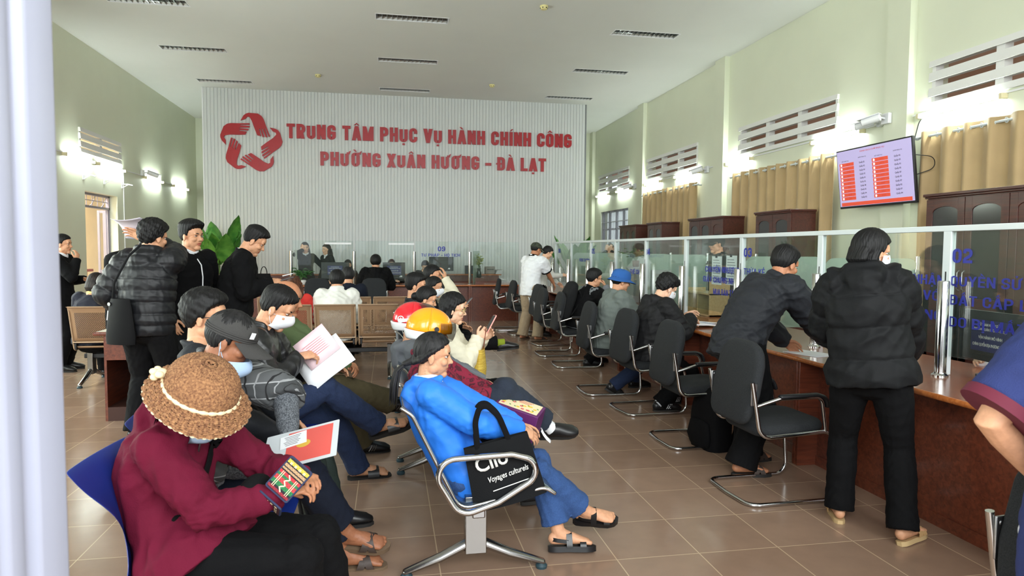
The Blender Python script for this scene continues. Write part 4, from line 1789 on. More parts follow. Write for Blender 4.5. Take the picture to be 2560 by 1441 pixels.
# security cameras
def cctv(loc, aim, label, box=True):
    r = empty('security_camera', label, 'security camera', loc)
    mb = MB()
    if box:
        mb.box((0, 0, 0), (.05, .13, .13))
    else:
        mb.cyl((-.025, 0, 0), (.025, 0, 0), .05, 16)
    obj('junction_box', mb, M_white, r, bevel=.006)
    a = Vector(aim).normalized()
    s = -1 if loc[0] > 0 else 1
    b = Vector((s * .16, 0, -.01))
    mb = MB()
    mb.tube([(s * .02, 0, 0), (s * .08, 0, .01), b], [.014, .012, .014], 8)
    obj('arm', mb, M_white, r)
    mb = MB()
    mb.tube([b - a * .06, b + a * .15], [.042, .042], 16)
    mb.add(*hood_shape(b, a))
    body = obj('camera_body', mb, M_white, r)
    mb = MB()
    mb.tube([b + a * .15, b + a * .156], [.038, .034], 16)
    obj('lens', mb, M_black, body)


def hood_shape(b, a):
    up = Vector((0, 0, 1))
    sd = a.cross(up).normalized()
    up = sd.cross(a)
    vs = []
    for t in (-.07, .20):
        for q in (-1, 1):
            for h in (.040, .050):
                vs.append(tuple(b + a * t + sd * (q * .046) + up * h))
    return vs, [(0, 2, 6, 4), (1, 5, 7, 3), (0, 1, 3, 2), (4, 6, 7, 5), (0, 4, 5, 1), (2, 3, 7, 6)]


cctv((XR - .13, 7.50, 3.15), (-.6, 1, -.25), 'white dark-lensed bullet camera on the pillar, right one of the pair above the television')
cctv((XR - .03, 7.74, 3.14), (-.75, .75, -.25), 'white bullet camera on the pillar, left one of the pair above the television', False)
cctv((XR - .03, 12.5, 3.10), (-.75, .6, -.3), 'small white camera with black front on the pillar between the two full curtains')
cctv((XR - .03, 16.45, 3.13), (-.75, .6, -.3), 'small dark-nosed camera on the far pillar right of the barred window')
cctv((XL + .03, 15.9, 3.10), (.8, .6, -.3), 'small camera on the left wall between the wall tubes')

# curtains with eyelets on a rod
M_curt = mat('curtain_tan', (180, 154, 112), rough=.75, var=.05, scale=3, bump=.25, bscale=160, sheen=.2)


def curtain(y0, y1, z0, z1, nf, label, seed):
    rs = random.Random(seed)
    x0 = XR - .125
    r = empty('curtain', label, 'curtain', (x0, (y0 + y1) / 2, z0), 0, 'tan eyelet curtains')
    L = y1 - y0
    n = nf * 10
    jit = [rs.uniform(-.25, .25) for _ in range(nf + 2)]
    rows = []
    for zi in range(13):
        z = (z1 - z0) * zi / 12
        row = []
        for i in range(n + 1):
            t = i / n * nf
            ph = t + jit[int(t)] * sin(pi * (t % 1)) * (1 - .4 * zi / 12)
            amp = .045 + .012 * sin(ph * 1.7) + .008 * (1 - zi / 12)
            x = amp * sin(ph * 2 * pi) + .012 * sin(t * 5 + zi * .5) * (1 - zi / 12)
            row.append((x, -L / 2 + L * i / n + .012 * cos(ph * 4 * pi), z))
        rows.append(row)
    mb = MB()
    mb.grid(rows, thick=(.004, 0, 0))
    cl = obj('cloth', mb, M_curt, r, smooth=180)
    mb = MB()
    zt = z1 - z0 - .055
    mb.cyl((0, -L / 2 - .05, zt), (0, L / 2 + .05, zt), .014, 12)
    for e in (-1, 1):
        mb.ell((0, e * (L / 2 + .07), zt), (.024, .034, .024), 12, 8)
    obj('rod', mb, M_alu, r)
    for e in (-1, 1):
        mb = MB()
        mb.tube([(0, e * (L / 2 - .02), zt), (.15, e * (L / 2 - .02), zt)], [.009, .02], 8)
        obj('bracket', mb, M_alu, r)
    for i in range(nf * 2):
        t = (i + .25) / 2 + .125
        y = -L / 2 + L * (i + .5) / (nf * 2)
        mb = MB()
        mb.tube([(.024 * sin(a) * .25, y + .005 * cos(a) + .024 * sin(a), zt + .024 * cos(a)) for a in np.linspace(0, 2 * pi, 15)[:-1]], .0055, 6, closed=True)
        obj('eyelet', mb, M_alu, cl)


curtain(4.3, 6.92, .55, 2.88, 9, 'long tan eyelet curtain behind the large bookcase at the right edge', 3)
curtain(8.48, 11.29, .55, 2.88, 10, 'wide tan eyelet curtain left of the television', 4)
curtain(12.76, 15.64, .55, 2.88, 10, 'tan eyelet curtain farther down, between two pillars', 5)

# barred window at the end of the right wall
r = struct('window_1', MB().bb((XR + .09, 17.0, .90), (XR + .10, 19.3, 2.62)), MATS['clear_glass'])
mb = MB()
for y in (17.0, 17.58, 18.15, 18.72, 19.3):
    mb.bb((XR + .06, y - .025, .9), (XR + .12, y + .025, 2.62))
for z in (.9, 2.1, 2.60):
    mb.bb((XR + .06, 17.0, z - .025), (XR + .12, 19.3, z + .025))
obj('window_frame', mb, mat('frame_lilac', (186, 186, 200), rough=.4), r)
mb = MB()
for i in range(22):
    y = 17.05 + i * .107
    mb.cyl((XR + .02, y, .9), (XR + .02, y, 2.62), .007, 6)
for z in (1.2, 1.75, 2.3):
    mb.bb((XR + .012, 17.0, z - .012), (XR + .028, 19.3, z + .012))
obj('window_bars', mb, mat('bars_grey', (170, 172, 184), rough=.4), r)
# trees outside that window
M_leafout = mat('outside_leaves', (96, 126, 70), rough=.8, rgb2=(160, 180, 130), scale=6)
for y, x, h, lb in ((17.6, XR + 4.5, 4.0, 'pale green tree seen through the barred window, right part'), (20.5, XR + 5.5, 5.0, 'pale green tree seen through the barred window, left part')):
    t = empty('tree', lb, 'tree', (x, y, -.13))
    mb = MB()
    mb.tube([(0, 0, 0), (.05, 0, h * .5), (0, .1, h * .8)], [.14, .11, .05], 8)
    obj('trunk', mb, mat('bark', (94, 80, 66), rough=.9), t)
    mb = MB()
    rs = random.Random(int(h * 7))
    for _ in range(260):
        a, b_, rr = rs.uniform(0, 6.28), rs.uniform(-1.2, 1.4), rs.uniform(.5, 1.5)
        c = Vector((rr * cos(a) * cos(b_), rr * sin(a) * cos(b_), h * .72 + rr * .9 * sin(b_)))
        q = rs.uniform(.12, .22)
        R3 = Matrix.Rotation(rs.uniform(0, 6), 4, 'Z') @ Matrix.Rotation(rs.uniform(-1, 1), 4, 'X')
        mb.add([(-q, 0, 0), (0, -q * .5, .02), (q, 0, 0), (0, q * .5, .02)], [(0, 1, 2, 3)], 0, Matrix.Translation(c) @ R3)
    obj('crown', mb, M_leafout, t, smooth=180)

# unseen windows added to the left wall as a source for the side light
for i, q in enumerate((2.2, 5.2, 8.2)):
    wd = struct('window_%d' % (i + 2), MB().bb((XL - .11, q, .95), (XL - .10, q + 2, 2.7)), MATS['clear_glass'])
    mb = MB()
    for y in (q + .03, q + .67, q + 1.33, q + 1.97):
        mb.bb((XL - .13, y - .03, .95), (XL - .08, y + .03, 2.7))
    for z in (.98, 2.1, 2.67):
        mb.bb((XL - .13, q, z - .03), (XL - .08, q + 2, z + .03))
    obj('window_frame', mb, mat('frame_lilac', (186, 186, 200)), wd)
    mb = MB()
    for k in range(16):
        mb.cyl((XL - .05, q + .1 + k * .12, .95), (XL - .05, q + .1 + k * .12, 2.7), .007, 6)
    for z in (1.4, 2.2):
        mb.bb((XL - .056, q, z - .01), (XL - .044, q + 2, z + .01))
    obj('window_bars', mb, mat('bars_grey', (170, 172, 184)), wd)

# doorway in the left wall: iron frame, transom grille, open leaf, balcony rail
M_iron = mat('iron_mauve', (150, 146, 162), rough=.45)
dr = struct('door_1', MB().bb((XL - .19, 14.47, .02), (XL - .15, 14.53, 2.24)), M_iron)
mb = MB()
mb.bb((XL - .20, 13.10, 2.22), (XL - .14, 14.55, 2.26))
mb.bb((XL - .20, 13.10, 2.45), (XL - .14, 14.55, 2.49))
mb.bb((XL - .20, 13.10, 0), (XL - .14, 13.14, 2.49))
mb.bb((XL - .20, 14.51, 0), (XL - .14, 14.55, 2.49))
obj('door_frame', mb, M_iron, dr)
mb = MB()
X = XL - .17
for y in (13.34, 13.58, 13.82, 14.06, 14.3):
    mb.cyl((X, y, 2.24), (X, y, 2.47), .007, 6)
mb.cyl((X, 13.1, 2.36), (X, 14.55, 2.36), .007, 6)
for y in (13.2, 13.7, 14.2):
    mb.tube([(X, y, 2.25), (X, y + .12, 2.30), (X, y + .28, 2.47)], [.007] * 3, 6)
obj('transom_grille', mb, M_iron, dr)
mb = MB()
mb.bb((XL - .34, 14.46, .05), (XL - .30, 14.50, 2.2))
mb.bb((XL - .24, 14.46, .05), (XL - .18, 14.50, 2.2))
for z in (.05, 1.0, 2.16):
    mb.bb((XL - .34, 14.465, z), (XL - .18, 14.495, z + .05))
mb.bb((XL - .31, 14.475, .1), (XL - .2, 14.485, 1.0))
obj('door_leaf', mb, M_iron, dr)
rl = empty('balustrade', 'balcony rail with dark red handrail and scrolled iron outside the left doorway', 'balustrade', (XL - 1.9, 14.5, -.12))
mb = MB()
mb.bb((-.04, -3.2, 1.02), (.04, 3.6, 1.08))
obj('handrail', mb, mat('rail_red', (112, 52, 48), rough=.5), rl)
mb = MB()
for i in range(15):
    y = -3.1 + i * .46
    mb.tube([(0, y, .1), (0, y + .10, .35), (0, y - .08, .62), (0, y + .02, .85), (0, y, 1.02)], [.010] * 5, 6)
    mb.tube([(0, y + .23 + .09 * cos(a) * (1 - a / 14), .80 + .10 * sin(a) * (1 - a / 14)) for a in np.linspace(0, 9, 18)], [.008] * 18, 6)
mb.bb((-.015, -3.2, .08), (.015, 3.6, .11))
obj('ironwork', mb, mat('iron_brown', (150, 120, 96), rough=.5), rl)
# ------------------------------------------------------------------ furniture
def pipe(mb, pts, r, fil=.05, seg=10, closed=False, mi=0):
    mb.tube(fillet(pts, fil, 5, closed), r, seg, mi, closed=closed)


def slab(mb, outline, t, M, mi=0, puff=0.0, n=3):
    """soft panel: outline (x, y) list, thickness t along z, edges rounded by insetting"""
    cx = sum(p[0] for p in outline) / len(outline)
    cy = sum(p[1] for p in outline) / len(outline)
    rings = []
    for q in np.linspace(-pi / 2, pi / 2, 7):
        k = t * .5 * (1 - cos(q))
        ring = []
        for x, y in outline:
            d = sqrt((x - cx) ** 2 + (y - cy) ** 2)
            f = (d - k) / d
            ring.append((cx + (x - cx) * f, cy + (y - cy) * f, t / 2 * sin(q)))
        rings.append(ring)
    vs, fs = [], []
    m = len(outline)
    inner = [[(cx + (x - cx) * f, cy + (y - cy) * f, z + puff * (1 - f) * sgn) for x, y, z in rg] for rg, f, sgn in ((rings[0], .6, -.3), (rings[-1], .6, 1))]
    allr = [inner[0]] + rings + [inner[1]]
    for rg in allr:
        vs += rg
    for i in range(len(allr) - 1):
        for k in range(m):
            l = (k + 1) % m
            fs.append((i * m + k, i * m + l, (i + 1) * m + l, (i + 1) * m + k))
    fs.append(tuple(range(m - 1, -1, -1)))
    fs.append(tuple((len(allr) - 1) * m + k for k in range(m)))
    mb.add(vs, fs, mi, M)


def round_rect(w, h, r, n=5, top=None):
    pts = [(-w / 2, -h / 2, 0), (w / 2, -h / 2, 0), (w / 2, h / 2, 0), (-w / 2, h / 2, 0)]
    return [(p.x, p.y) for p in fillet(pts, r, n, True)]


def visitor_chair(label, loc, rz, cloth=None):
    """cantilever chair with armrests; the sitter faces +Y"""
    r = empty('visitor_chair', label, 'chair', loc, rz, 'cantilever visitor chairs')
    # seat
    mb = MB()
    slab(mb, round_rect(.47, .46, .10), .075, Matrix.Translation((0, .02, .445)) @ Matrix.Rotation(.05, 4, 'X'), puff=.03)
    obj('seat', mb, M_greyfab, r, smooth=60)
    # backrest: rounded slab, curved
    mb = MB()
    out = [(-.20, -.24), (.20, -.24), (.235, -.05), (.225, .14), (.19, .225), (.10, .26), (-.10, .26), (-.19, .225), (-.225, .14), (-.235, -.05)]
    out = [(p.x, p.y) for p in fillet([(a, b, 0) for a, b in out], .09, 4, True)]
    Mb = Matrix.Translation((0, -.235, .705)) @ Matrix.Rotation(radians(78), 4, 'X') @ Matrix.Rotation(pi, 4, 'Y')
    slab(mb, out, .055, Mb, puff=.02)
    mb.v = [(x, y + .10 * x * x * 4 * .25, z) for x, y, z in mb.v]
    b = obj('backrest', mb, M_greyfab, r, smooth=60)
    mb = MB()
    out2 = [(x * .93, y * .93) for x, y in out]
    slab(mb, out2, .02, Mb @ Matrix.Translation((0, 0, .027)))
    mb.v = [(x, y + .10 * x * x, z) for x, y, z in mb.v]
    obj('back_shell', mb, mat('shell_black', (24, 24, 27), rough=.6), b, smooth=60)
    # frame
    mb = MB()
    for s in (-1, 1):
        pipe(mb, [(s * .245, -.275, .74), (s * .245, -.215, .41), (s * .245, .27, .435), (s * .245, .30, .013), (s * .245, -.27, .013), (0, -.285, .013)], .0125, .075)
        pipe(mb, [(s * .245, -.243, .60), (s * .262, -.10, .645), (s * .262, .17, .645), (s * .248, .215, .435)], .0115, .05)
    obj('frame', mb, M_chrome, r, smooth=60)
    for s in (-1, 1):
        mb = MB()
        pts = fillet([(s * .262, -.10, .655), (s * .262, .14, .658), (s * .262, .195, .640), (s * .257, .212, .59)], .05, 4)
        mb.tube(pts, [(.021, .013)] * len(pts), 10, ref=(0, .3, 1), round_ends=True)
        obj('armrest', mb, M_black, r, smooth=60)
        mb = MB()
        mb.box((s * .228, -.253, .665), (.008, .04, .13))
        mb.cyl((s * .222, -.255, .71), (s * .236, -.255, .71), .008, 8)
        mb.cyl((s * .222, -.250, .62), (s * .236, -.250, .62), .008, 8)
        obj('bracket', mb, M_steel, r, bevel=.003)
    return r


ch = visitor_chair('empty black visitor chair drawn back in front of the leaning grey-jacket man', (2.33, 3.80, 0), radians(-88))
for x, y, a, lb in ((2.36, 4.93, -90, 'black visitor chair with a backpack under it, second nearest along the counter'),
                    (2.38, 5.98, -86, 'black visitor chair under the masked man reading papers'),
                    (2.28, 6.83, -92, 'black visitor chair under the man in the blue hat'),
                    (2.38, 8.44, -93, 'black visitor chair under the man wearing a backpack'),
                    (2.36, 9.38, -90, 'black visitor chair just in front of the man in the white polo shirt'),
                    (2.52, 10.42, -84, 'black visitor chair tucked at the counter beside the white polo man'),
                    (2.36, 11.72, -88, 'black visitor chair, second last along the right counter, behind the polo shirt man'),
                    (2.22, 12.45, -95, 'farthest black visitor chair of the right counter row'),
                    (1.02, 13.05, -4, 'black visitor chair empty and facing the back counter under the 09 number'),
                    (-.28, 12.85, 3, 'black visitor chair holding the person in the black hood'),
                    (-1.28, 12.85, 3, 'black visitor chair at the back counter left of the hooded person'),
                    (2.04, 1.45, -84, 'black visitor chair at the right edge behind the blue polo person')):
    dup(ch, (x, y, 0), radians(a), lb)

# ---- blue moulded chairs (left row)
M_blue = mat('blue_plastic', (28, 50, 132), rough=.38, var=.03, scale=4)


def plastic_chair(label, loc, rz):
    r = empty('plastic_chair', label, 'chair', loc, rz, 'blue moulded chairs')
    rows = []
    prof = [(.27, .405, .23), (.255, .425, .235), (.20, .435, .24), (.05, .425, .24), (-.10, .415, .24), (-.18, .435, .235), (-.225, .50, .205), (-.245, .60, .175), (-.262, .69, .195), (-.285, .77, .245), (-.315, .83, .268), (-.335, .845, .262)]
    for j, (y, z, hw) in enumerate(prof):
        row = []
        for u in np.linspace(-1, 1, 15):
            up = .035 * abs(u) ** 2.5 if j < 6 else 0
            fwd = .06 * abs(u) ** 2.2 if 5 < j < 9 else (.02 * u * u if j >= 9 else 0)
            drop = -.03 * u ** 4 if j < 2 else 0
            row.append((u * hw, y + fwd, z + up + drop))
        rows.append(row)
    mb = MB()
    mb.grid(rows, thick=(0, .003, -.009))
    o = obj('shell', mb, M_blue, r, smooth=180)
    s = o.modifiers.new('subdivision', 'SUBSURF')
    s.levels = s.render_levels = 2
    mb = MB()
    for s_ in (-1, 1):
        pipe(mb, [(s_ * .20, .22, .395), (s_ * .20, -.17, .395)], .012)
        pipe(mb, [(s_ * .215, .24, .012), (s_ * .20, .19, .395)], .013)
        pipe(mb, [(s_ * .215, -.27, .012), (s_ * .20, -.15, .395)], .013)
    pipe(mb, [(-.2, .05, .385), (.2, .05, .385)], .012)
    pipe(mb, [(-.205, .21, .25), (.205, .21, .25)], .008)
    obj('frame', mb, M_black, r, smooth=60)
    for s_ in (-1, 1):
        mb = MB()
        mb.ell((s_ * .19, .215, .375), (.018, .018, .018), 12, 8)
        obj('glide', mb, M_black, r)
    return r


PR = [(-.59, 2.36), (-.66, 2.96), (-.70, 3.50), (-.68, 4.08), (-.68, 4.68)]
pc = plastic_chair('blue plastic chair under the woman in the brown crocheted hat', (PR[0][0], PR[0][1], 0), radians(-97))
for (x, y), lb in zip(PR[1:], ('blue plastic chair under the man in the dark grey cap', 'blue plastic chair behind the man in the cap, under the dark-haired man', 'blue plastic chair under the masked man in the black leather jacket', 'farthest blue plastic chair, under the balding man in green')):
    dup(pc, (x, y, 0), radians(-90), lb)

# ---- beam seating with steel pans
M_legs = mat('polished_alu', (150, 148, 146), rough=.22, metal=1.0)
M_pan = mat('steel_pan', (120, 136, 150), rough=.25, metal=.85)


def perforated(name, rgb, pitch, rad):
    m, nt, b = new_mat(name)
    N, L = nt.nodes.new, nt.links.new
    b.inputs['Base Color'].default_value = srgb(*rgb)
    b.inputs['Roughness'].default_value = .38
    b.inputs['Metallic'].default_value = .25
    tc = N('ShaderNodeTexCoord')
    uv = N('ShaderNodeUVMap')
    sp = N('ShaderNodeSeparateXYZ')
    L(uv.outputs['UV'], sp.inputs[0])

    def op(o, a, bb=None, v=None):
        n = N('ShaderNodeMath')
        n.operation = o
        L(a, n.inputs[0])
        if bb is not None:
            L(bb, n.inputs[1])
        if v is not None:
            n.inputs[1].default_value = v
        return n.outputs[0]
    ds = []
    for ox in (0, .5):
        fx = op('SUBTRACT', op('FRACT', op('ADD', op('MULTIPLY', sp.outputs['X'], v=1 / pitch), v=ox)), v=.5)
        fy = op('SUBTRACT', op('FRACT', op('ADD', op('MULTIPLY', sp.outputs['Y'], v=1 / pitch), v=ox)), v=.5)
        ds.append(op('ADD', op('MULTIPLY', fx, fx), op('MULTIPLY', fy, fy)))
    dm = op('MINIMUM', ds[0], ds[1])
    inside = op('MULTIPLY', op('MULTIPLY', op('GREATER_THAN', sp.outputs['X'], v=.055), op('LESS_THAN', sp.outputs['X'], v=.405)), op('MULTIPLY', op('GREATER_THAN', sp.outputs['Y'], v=.05), op('LESS_THAN', sp.outputs['Y'], v=.34)))
    hole = op('MULTIPLY', op('LESS_THAN', dm, v=(rad / pitch) ** 2), inside)
    tr = N('ShaderNodeBsdfTransparent')
    mx = N('ShaderNodeMixShader')
    L(hole, mx.inputs[0])
    L(b.outputs[0], mx.inputs[1])
    L(tr.outputs[0], mx.inputs[2])
    L(mx.outputs[0], nt.nodes['Material Output'].inputs['Surface'])
    return m


M_perf = perforated('perforated_tan', (166, 134, 104), .019, .0055)


def seat_pan(mb_rows, hw, mats, name, parent, loc, thick=.003):
    """pan swept from a profile [(y, z)], with uv in metres"""
    prof = mb_rows
    me = MB()
    rows = [[(u * hw, y, z) for u in np.linspace(-1, 1, 9)] for y, z in prof]
    me.grid(rows)
    mesh = me.mesh(name, mats, 180)
    uvl = mesh.uv_layers.new(name='UVMap')
    acc = [0]
    for a, b in zip(prof, prof[1:]):
        acc.append(acc[-1] + sqrt((a[0] - b[0]) ** 2 + (a[1] - b[1]) ** 2))
    for lp in mesh.loops:
        vi = lp.vertex_index
        uvl.data[lp.index].uv = (rows[vi // 9][vi % 9][0] + hw, acc[vi // 9])
    o = obj(name, mesh, [], parent, loc)
    so = o.modifiers.new('sheet', 'SOLIDIFY')
    so.thickness = thick
    return o


def fil2(p, r, n=5):
    return [(v.y, v.z) for v in fillet([(0, a, b) for a, b in p], r, n)]


def beam_bench(label, loc, rz, n, style, group, pitch=.53):
    """n seats side by side along X, the sitters face +Y"""
    r = empty('beam_bench', label, 'bench', loc, rz, group)
    L = n * pitch
    for i in range(n):
        x = -L / 2 + pitch * (i + .5)
        if style == 'steel':
            prof = fil2([(.345, .385), (.30, .415), (-.09, .335), (-.30, .77), (-.345, .80)], .07)
            seat_pan(prof, pitch / 2 - .02, [M_pan], 'seat_pan', r, (x, 0, 0), .004)
            for s in (-1, 1):
                mb = MB()
                pts = [(x + s * (pitch / 2 - .02), y, z) for y, z in prof]
                mb.tube(pts, .0095, 8, round_ends=True)
                obj('side_rail', mb, M_chrome, r, smooth=60)
        else:
            back = fil2([(-.205, .47), (-.225, .56), (-.285, .80), (-.310, .86), (-.335, .865)], .05)
            seat_pan(back, .23, [M_perf], 'back_panel', r, (x, 0, 0))
            seat = fil2([(.26, .375), (.235, .42), (.0, .415), (-.17, .405), (-.19, .43)], .05)
            seat_pan(seat, .23, [M_perf], 'seat_panel', r, (x, 0, 0))
            mb = MB()
            for s in (-1, 1):
                pipe(mb, [(x + s * .222, .20, .40), (x + s * .222, -.18, .385), (x + s * .222, -.295, .84)], .009, .05, 8)
            pipe(mb, [(x - .222, -.318, .862), (x + .222, -.318, .862)], .008, .02, 8)
            pipe(mb, [(x - .222, -.207, .475), (x + .222, -.207, .475)], .008, .02, 8)
            obj('seat_frame', mb, M_alu if False else mat('tan_frame', (188, 160, 132), rough=.35, metal=.3), r, smooth=60)
            for s in (-1, 1):
                mb = MB()
                mb.box((x + s * .2, -.185, .45), (.02, .05, .11))
                mb.cyl((x + s * .2 - .02, -.20, .47), (x + s * .2 + .02, -.20, .47), .014, 8)
                obj('bracket', mb, M_black, r, bevel=.004)
    mb = MB()
    mb.box((0, -.0, .30), (L - .1, .06, .05))
    obj('beam', mb, M_black if style != 'steel' else M_steel, r, bevel=.006)
    for s in ((-1, 1) if n < 6 else (-1, 0, 1)):
        x = s * (L / 2 - (.0 if style == 'steel' else .12))
        if style == 'steel':
            x = s * (L / 2 - .10)
        mb = MB()
        mb.bb((x - .028, -.06, .10), (x + .028, .04, .37))
        for e in (-1, 1):
            mb.tube([(x, e * .02 - .01, .15), (x, e * .16 - .01, .085), (x, e * .32 - .01, .03)], [(.028, .026), (.026, .022), (.022, .014)], 10, ref=(0, 0, 1), round_ends=True)
        lg = obj('leg', mb, M_legs, r, bevel=.008)
        for e in (-1, 1):
            mb = MB()
            mb.lathe([(.026, 0), (.028, .012), (.02, .022), (.012, .03)], 14, 0, Matrix.Translation((x, e * .315 - .01, 0)))
            obj('glide', mb, mat('glide_teal', (40, 62, 70), rough=.4), lg)
    arms = (-1, 1) if style == 'steel' else ()
    for s in arms:
        mb = MB()
        x = s * (L / 2 + .012)
        pipe(mb, [(x, -.09, .315), (x, -.20, .50), (x, -.155, .575), (x, .14, .585), (x, .245, .555), (x, .25, .47), (x, .08, .37)], .0145, .075, 12, True)
        obj('armrest', mb, M_chrome, r, smooth=60)
    return r


# right row: its back stands to the left, sitters face +X
beam_bench('chrome bench with looped armrest under the woman in the blue jacket', (.40, 3.76, 0), radians(-90), 3, 'steel', 'chrome beam benches', .55)
b2 = beam_bench('chrome bench behind, under the woman with green socks', (.40, 5.48, 0), radians(-90), 3, 'steel', 'chrome beam benches', .55)
beam_bench('farthest chrome bench of the right row, under people with turned heads', (.40, 7.20, 0), radians(-90), 3, 'steel', 'chrome beam benches', .55)
# far rows, backs toward the camera
beam_bench('tan perforated bench, left part of the nearer row of two', (-2.62, 8.12, 0), 0, 3, 'perf', 'tan perforated benches', .485)
beam_bench('tan perforated bench, right part of the nearer row of two', (-.60, 8.16, 0), 0, 3, 'perf', 'tan perforated benches', .485)
beam_bench('tan perforated bench in the row closer to the back counter', (-.70, 9.36, 0), 0, 4, 'perf', 'tan perforated benches', .485)

# ---- wooden counters
def counter_desk(name, label, loc, rz, L, D=.86, H=.765, group='wooden counter desks', leg_out=.06):
    """public side faces -Y (local); worktop, end panels, modesty panel"""
    r = empty(name, label, 'desk', loc, rz, group)
    mb = MB()
    mb.bb((-L / 2, 0, H - .028), (L / 2, D, H))
    obj('worktop', mb, M_desktop, r, bevel=.003)
    mb = MB()
    mb.tube([(-L / 2, 0, H - .014), (L / 2, 0, H - .014)], [(.016, .0165)] * 2, 10, ref=(0, 0, 1))
    obj('front_edge', mb, M_edge, r, smooth=60)
    for s in (-1, 1):
        mb = MB()
        mb.bb((s * (L / 2 - .03), .01, 0), (s * L / 2, D - .05, H - .028))
        obj('end_panel', mb, M_desk, r, bevel=.002)
    mb = MB()
    mb.bb((-L / 2 + .03, .16, .04), (L / 2 - .03, .18, H - .028))
    obj('front_panel', mb, M_desk, r)
    mb = MB()
    mb.bb((-L / 2 + .03, .15, 0), (L / 2 - .03, .165, .07))
    obj('plinth', mb, M_desk, r)
    return r


RB = [.55, 2.40, 4.25, 6.10, 7.97, 9.84, 11.70, 13.35]
names = ('nearest desk of the right counter, at the picture edge', 'desk of the right counter where the woman in the black puffer stands', 'desk of the right counter where the grey-jacket man leans', 'desk of the right counter in front of the blue hat', 'desk of the right counter beyond the backpack man', 'desk of the right counter beside the polo shirt man', 'farthest desk of the right counter')
for i in range(7):
    L = RB[i + 1] - RB[i]
    counter_desk('counter_desk', 'reddish wooden ' + names[i], (2.80, (RB[i] + RB[i + 1]) / 2, 0), radians(-90), L - .004, 1.0)
BX = [(-4.6, -3.1), (-3.1, -1.9), (-1.9, -.68), (-.68, .50), (.50, 1.66), (1.66, 2.68)]
bn = ('leftmost reddish wooden desk of the back counter, behind the zipped jacket man', 'reddish wooden desk of the back counter behind the bomber jacket man', 'reddish wooden desk of the back counter with the white potted plant', 'reddish wooden desk of the back counter before the hooded person', 'reddish wooden desk of the back counter under the 09 number', 'rightmost reddish wooden desk of the back counter, meeting the right counter')
for (a, b), lb in zip(BX, bn):
    counter_desk('counter_desk', lb, ((a + b) / 2, 13.86, 0), 0, b - a - .004)
# low shelf unit behind the back counter
sh = empty('shelf_unit', 'long low wooden shelf unit behind the back counter, its top seen at the right', 'shelf', (.0, 15.5, 0))
mb = MB()
mb.bb((-3.6, -.2, .905), (2.55, .25, .935))
obj('shelf_top', mb, M_edge, sh, bevel=.003)
mb = MB()
mb.bb((-3.55, -.15, 0), (2.5, .2, .905))
obj('carcass', mb, M_desk, sh)

# small desk on the left, side toward the camera
dk = empty('side_desk', 'small reddish wooden desk with open knee space beside the black puffer jacket', 'desk', (-2.0, 6.6, 0), 0)
mb = MB()
mb.bb((-.46, -.36, .745), (.46, .62, .775))
obj('desktop', mb, mat('worn_top', (206, 196, 180), rough=.4, var=.06, scale=4), dk, bevel=.003)
mb = MB()
mb.tube([(-.46, -.36, .76), (.46, -.36, .76)], [(.012, .017)] * 2, 8, ref=(0, 0, 1))
mb.tube([(-.46, -.36, .76), (-.46, .62, .76)], [(.012, .017)] * 2, 8, ref=(0, 0, 1))
obj('top_edge', mb, M_desk, dk)
for s in (-1, 1):
    mb = MB()
    mb.bb((s * .40, -.33, 0), (s * .38, .58, .745))
    obj('side_panel', mb, M_desk, dk)
mb = MB()
mb.bb((-.38, -.345, .53), (.05, -.325, .74))
dw = obj('drawer', mb, M_desk, dk, bevel=.003)
mb = MB()
mb.bb((-.10, -.36, .63), (.02, -.345, .65))
obj('handle', mb, M_cream, dw)
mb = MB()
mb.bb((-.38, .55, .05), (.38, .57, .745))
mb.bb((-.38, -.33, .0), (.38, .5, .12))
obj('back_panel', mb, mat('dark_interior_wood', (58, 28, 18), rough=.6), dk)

# ---- glass screen along the right counter
GX = 3.30
POSTS = [1.11, 2.31, 3.51, 4.72, 5.91, 7.14, 8.34, 9.54, 10.78, 12.0, 13.2]
M_txt = mat('navy_film', (36, 44, 150), rough=.5)
for i in range(len(POSTS) - 1):
    a, b = POSTS[i], POSTS[i + 1]
    o = obj('glass_screen', MB().bb((-.004, a - (a + b) / 2 + .03, .88), (.004, b - (a + b) / 2 - .03, 1.625)), MATS['clear_glass'], None, loc=(GX, (a + b) / 2, 0))
    who = ('counter edge beside the blue polo', 'woman in the black puffer, right half', 'woman in the black puffer, left half', 'grey-jacket man', 'masked reading man', 'blue hat', 'backpack man', 'two before the polo shirt man', 'polo shirt man', 'far corner')[i]
    tag(o, 'clear counter screen pane beside the ' + who, 'glass screen', 'glass panes of the counter screen')
for i, y in enumerate(POSTS):
    who = ('closest post, out by the blue polo', 'post right of number 02', 'post left of number 02', 'post behind the black hood', 'post at number 03', 'post between masked man and number 04', 'post by number 04', 'post before number 05', 'post behind the polo shirt man', 'post near the far corner', 'last post at the far corner')[i]
    r = empty('screen_post', 'white aluminium %s of the counter screen' % who, 'post', (GX, y, .765), 0, 'white posts of the counter screen')
    mb = MB()
    mb.bb((-.018, -.03, 0), (.018, .03, .868))
    obj('post', mb, M_alu, r, bevel=.004)
    mb = MB()
    mb.bb((-.02, -.004, .30), (-.016, .004, .62))
    obj('slot', mb, M_black, r)
    r2 = empty('chrome_post', 'shiny chrome pillar standing on the worktop by the %s' % who, 'post', (GX - .075, y - .05, .765), 0, 'chrome pillars on the counter')
    mb = MB()
    mb.lathe([(.032, .012), (.032, .56), (.028, .568), (.0, .568)], 20)
    obj('column', mb, M_chrome, r2, smooth=40)
    mb = MB()
    mb.lathe([(.046, 0), (.046, .008), (.036, .016), (.034, .024)], 20)
    obj('base_ring', mb, M_chrome, r2, smooth=40)
mb = MB()
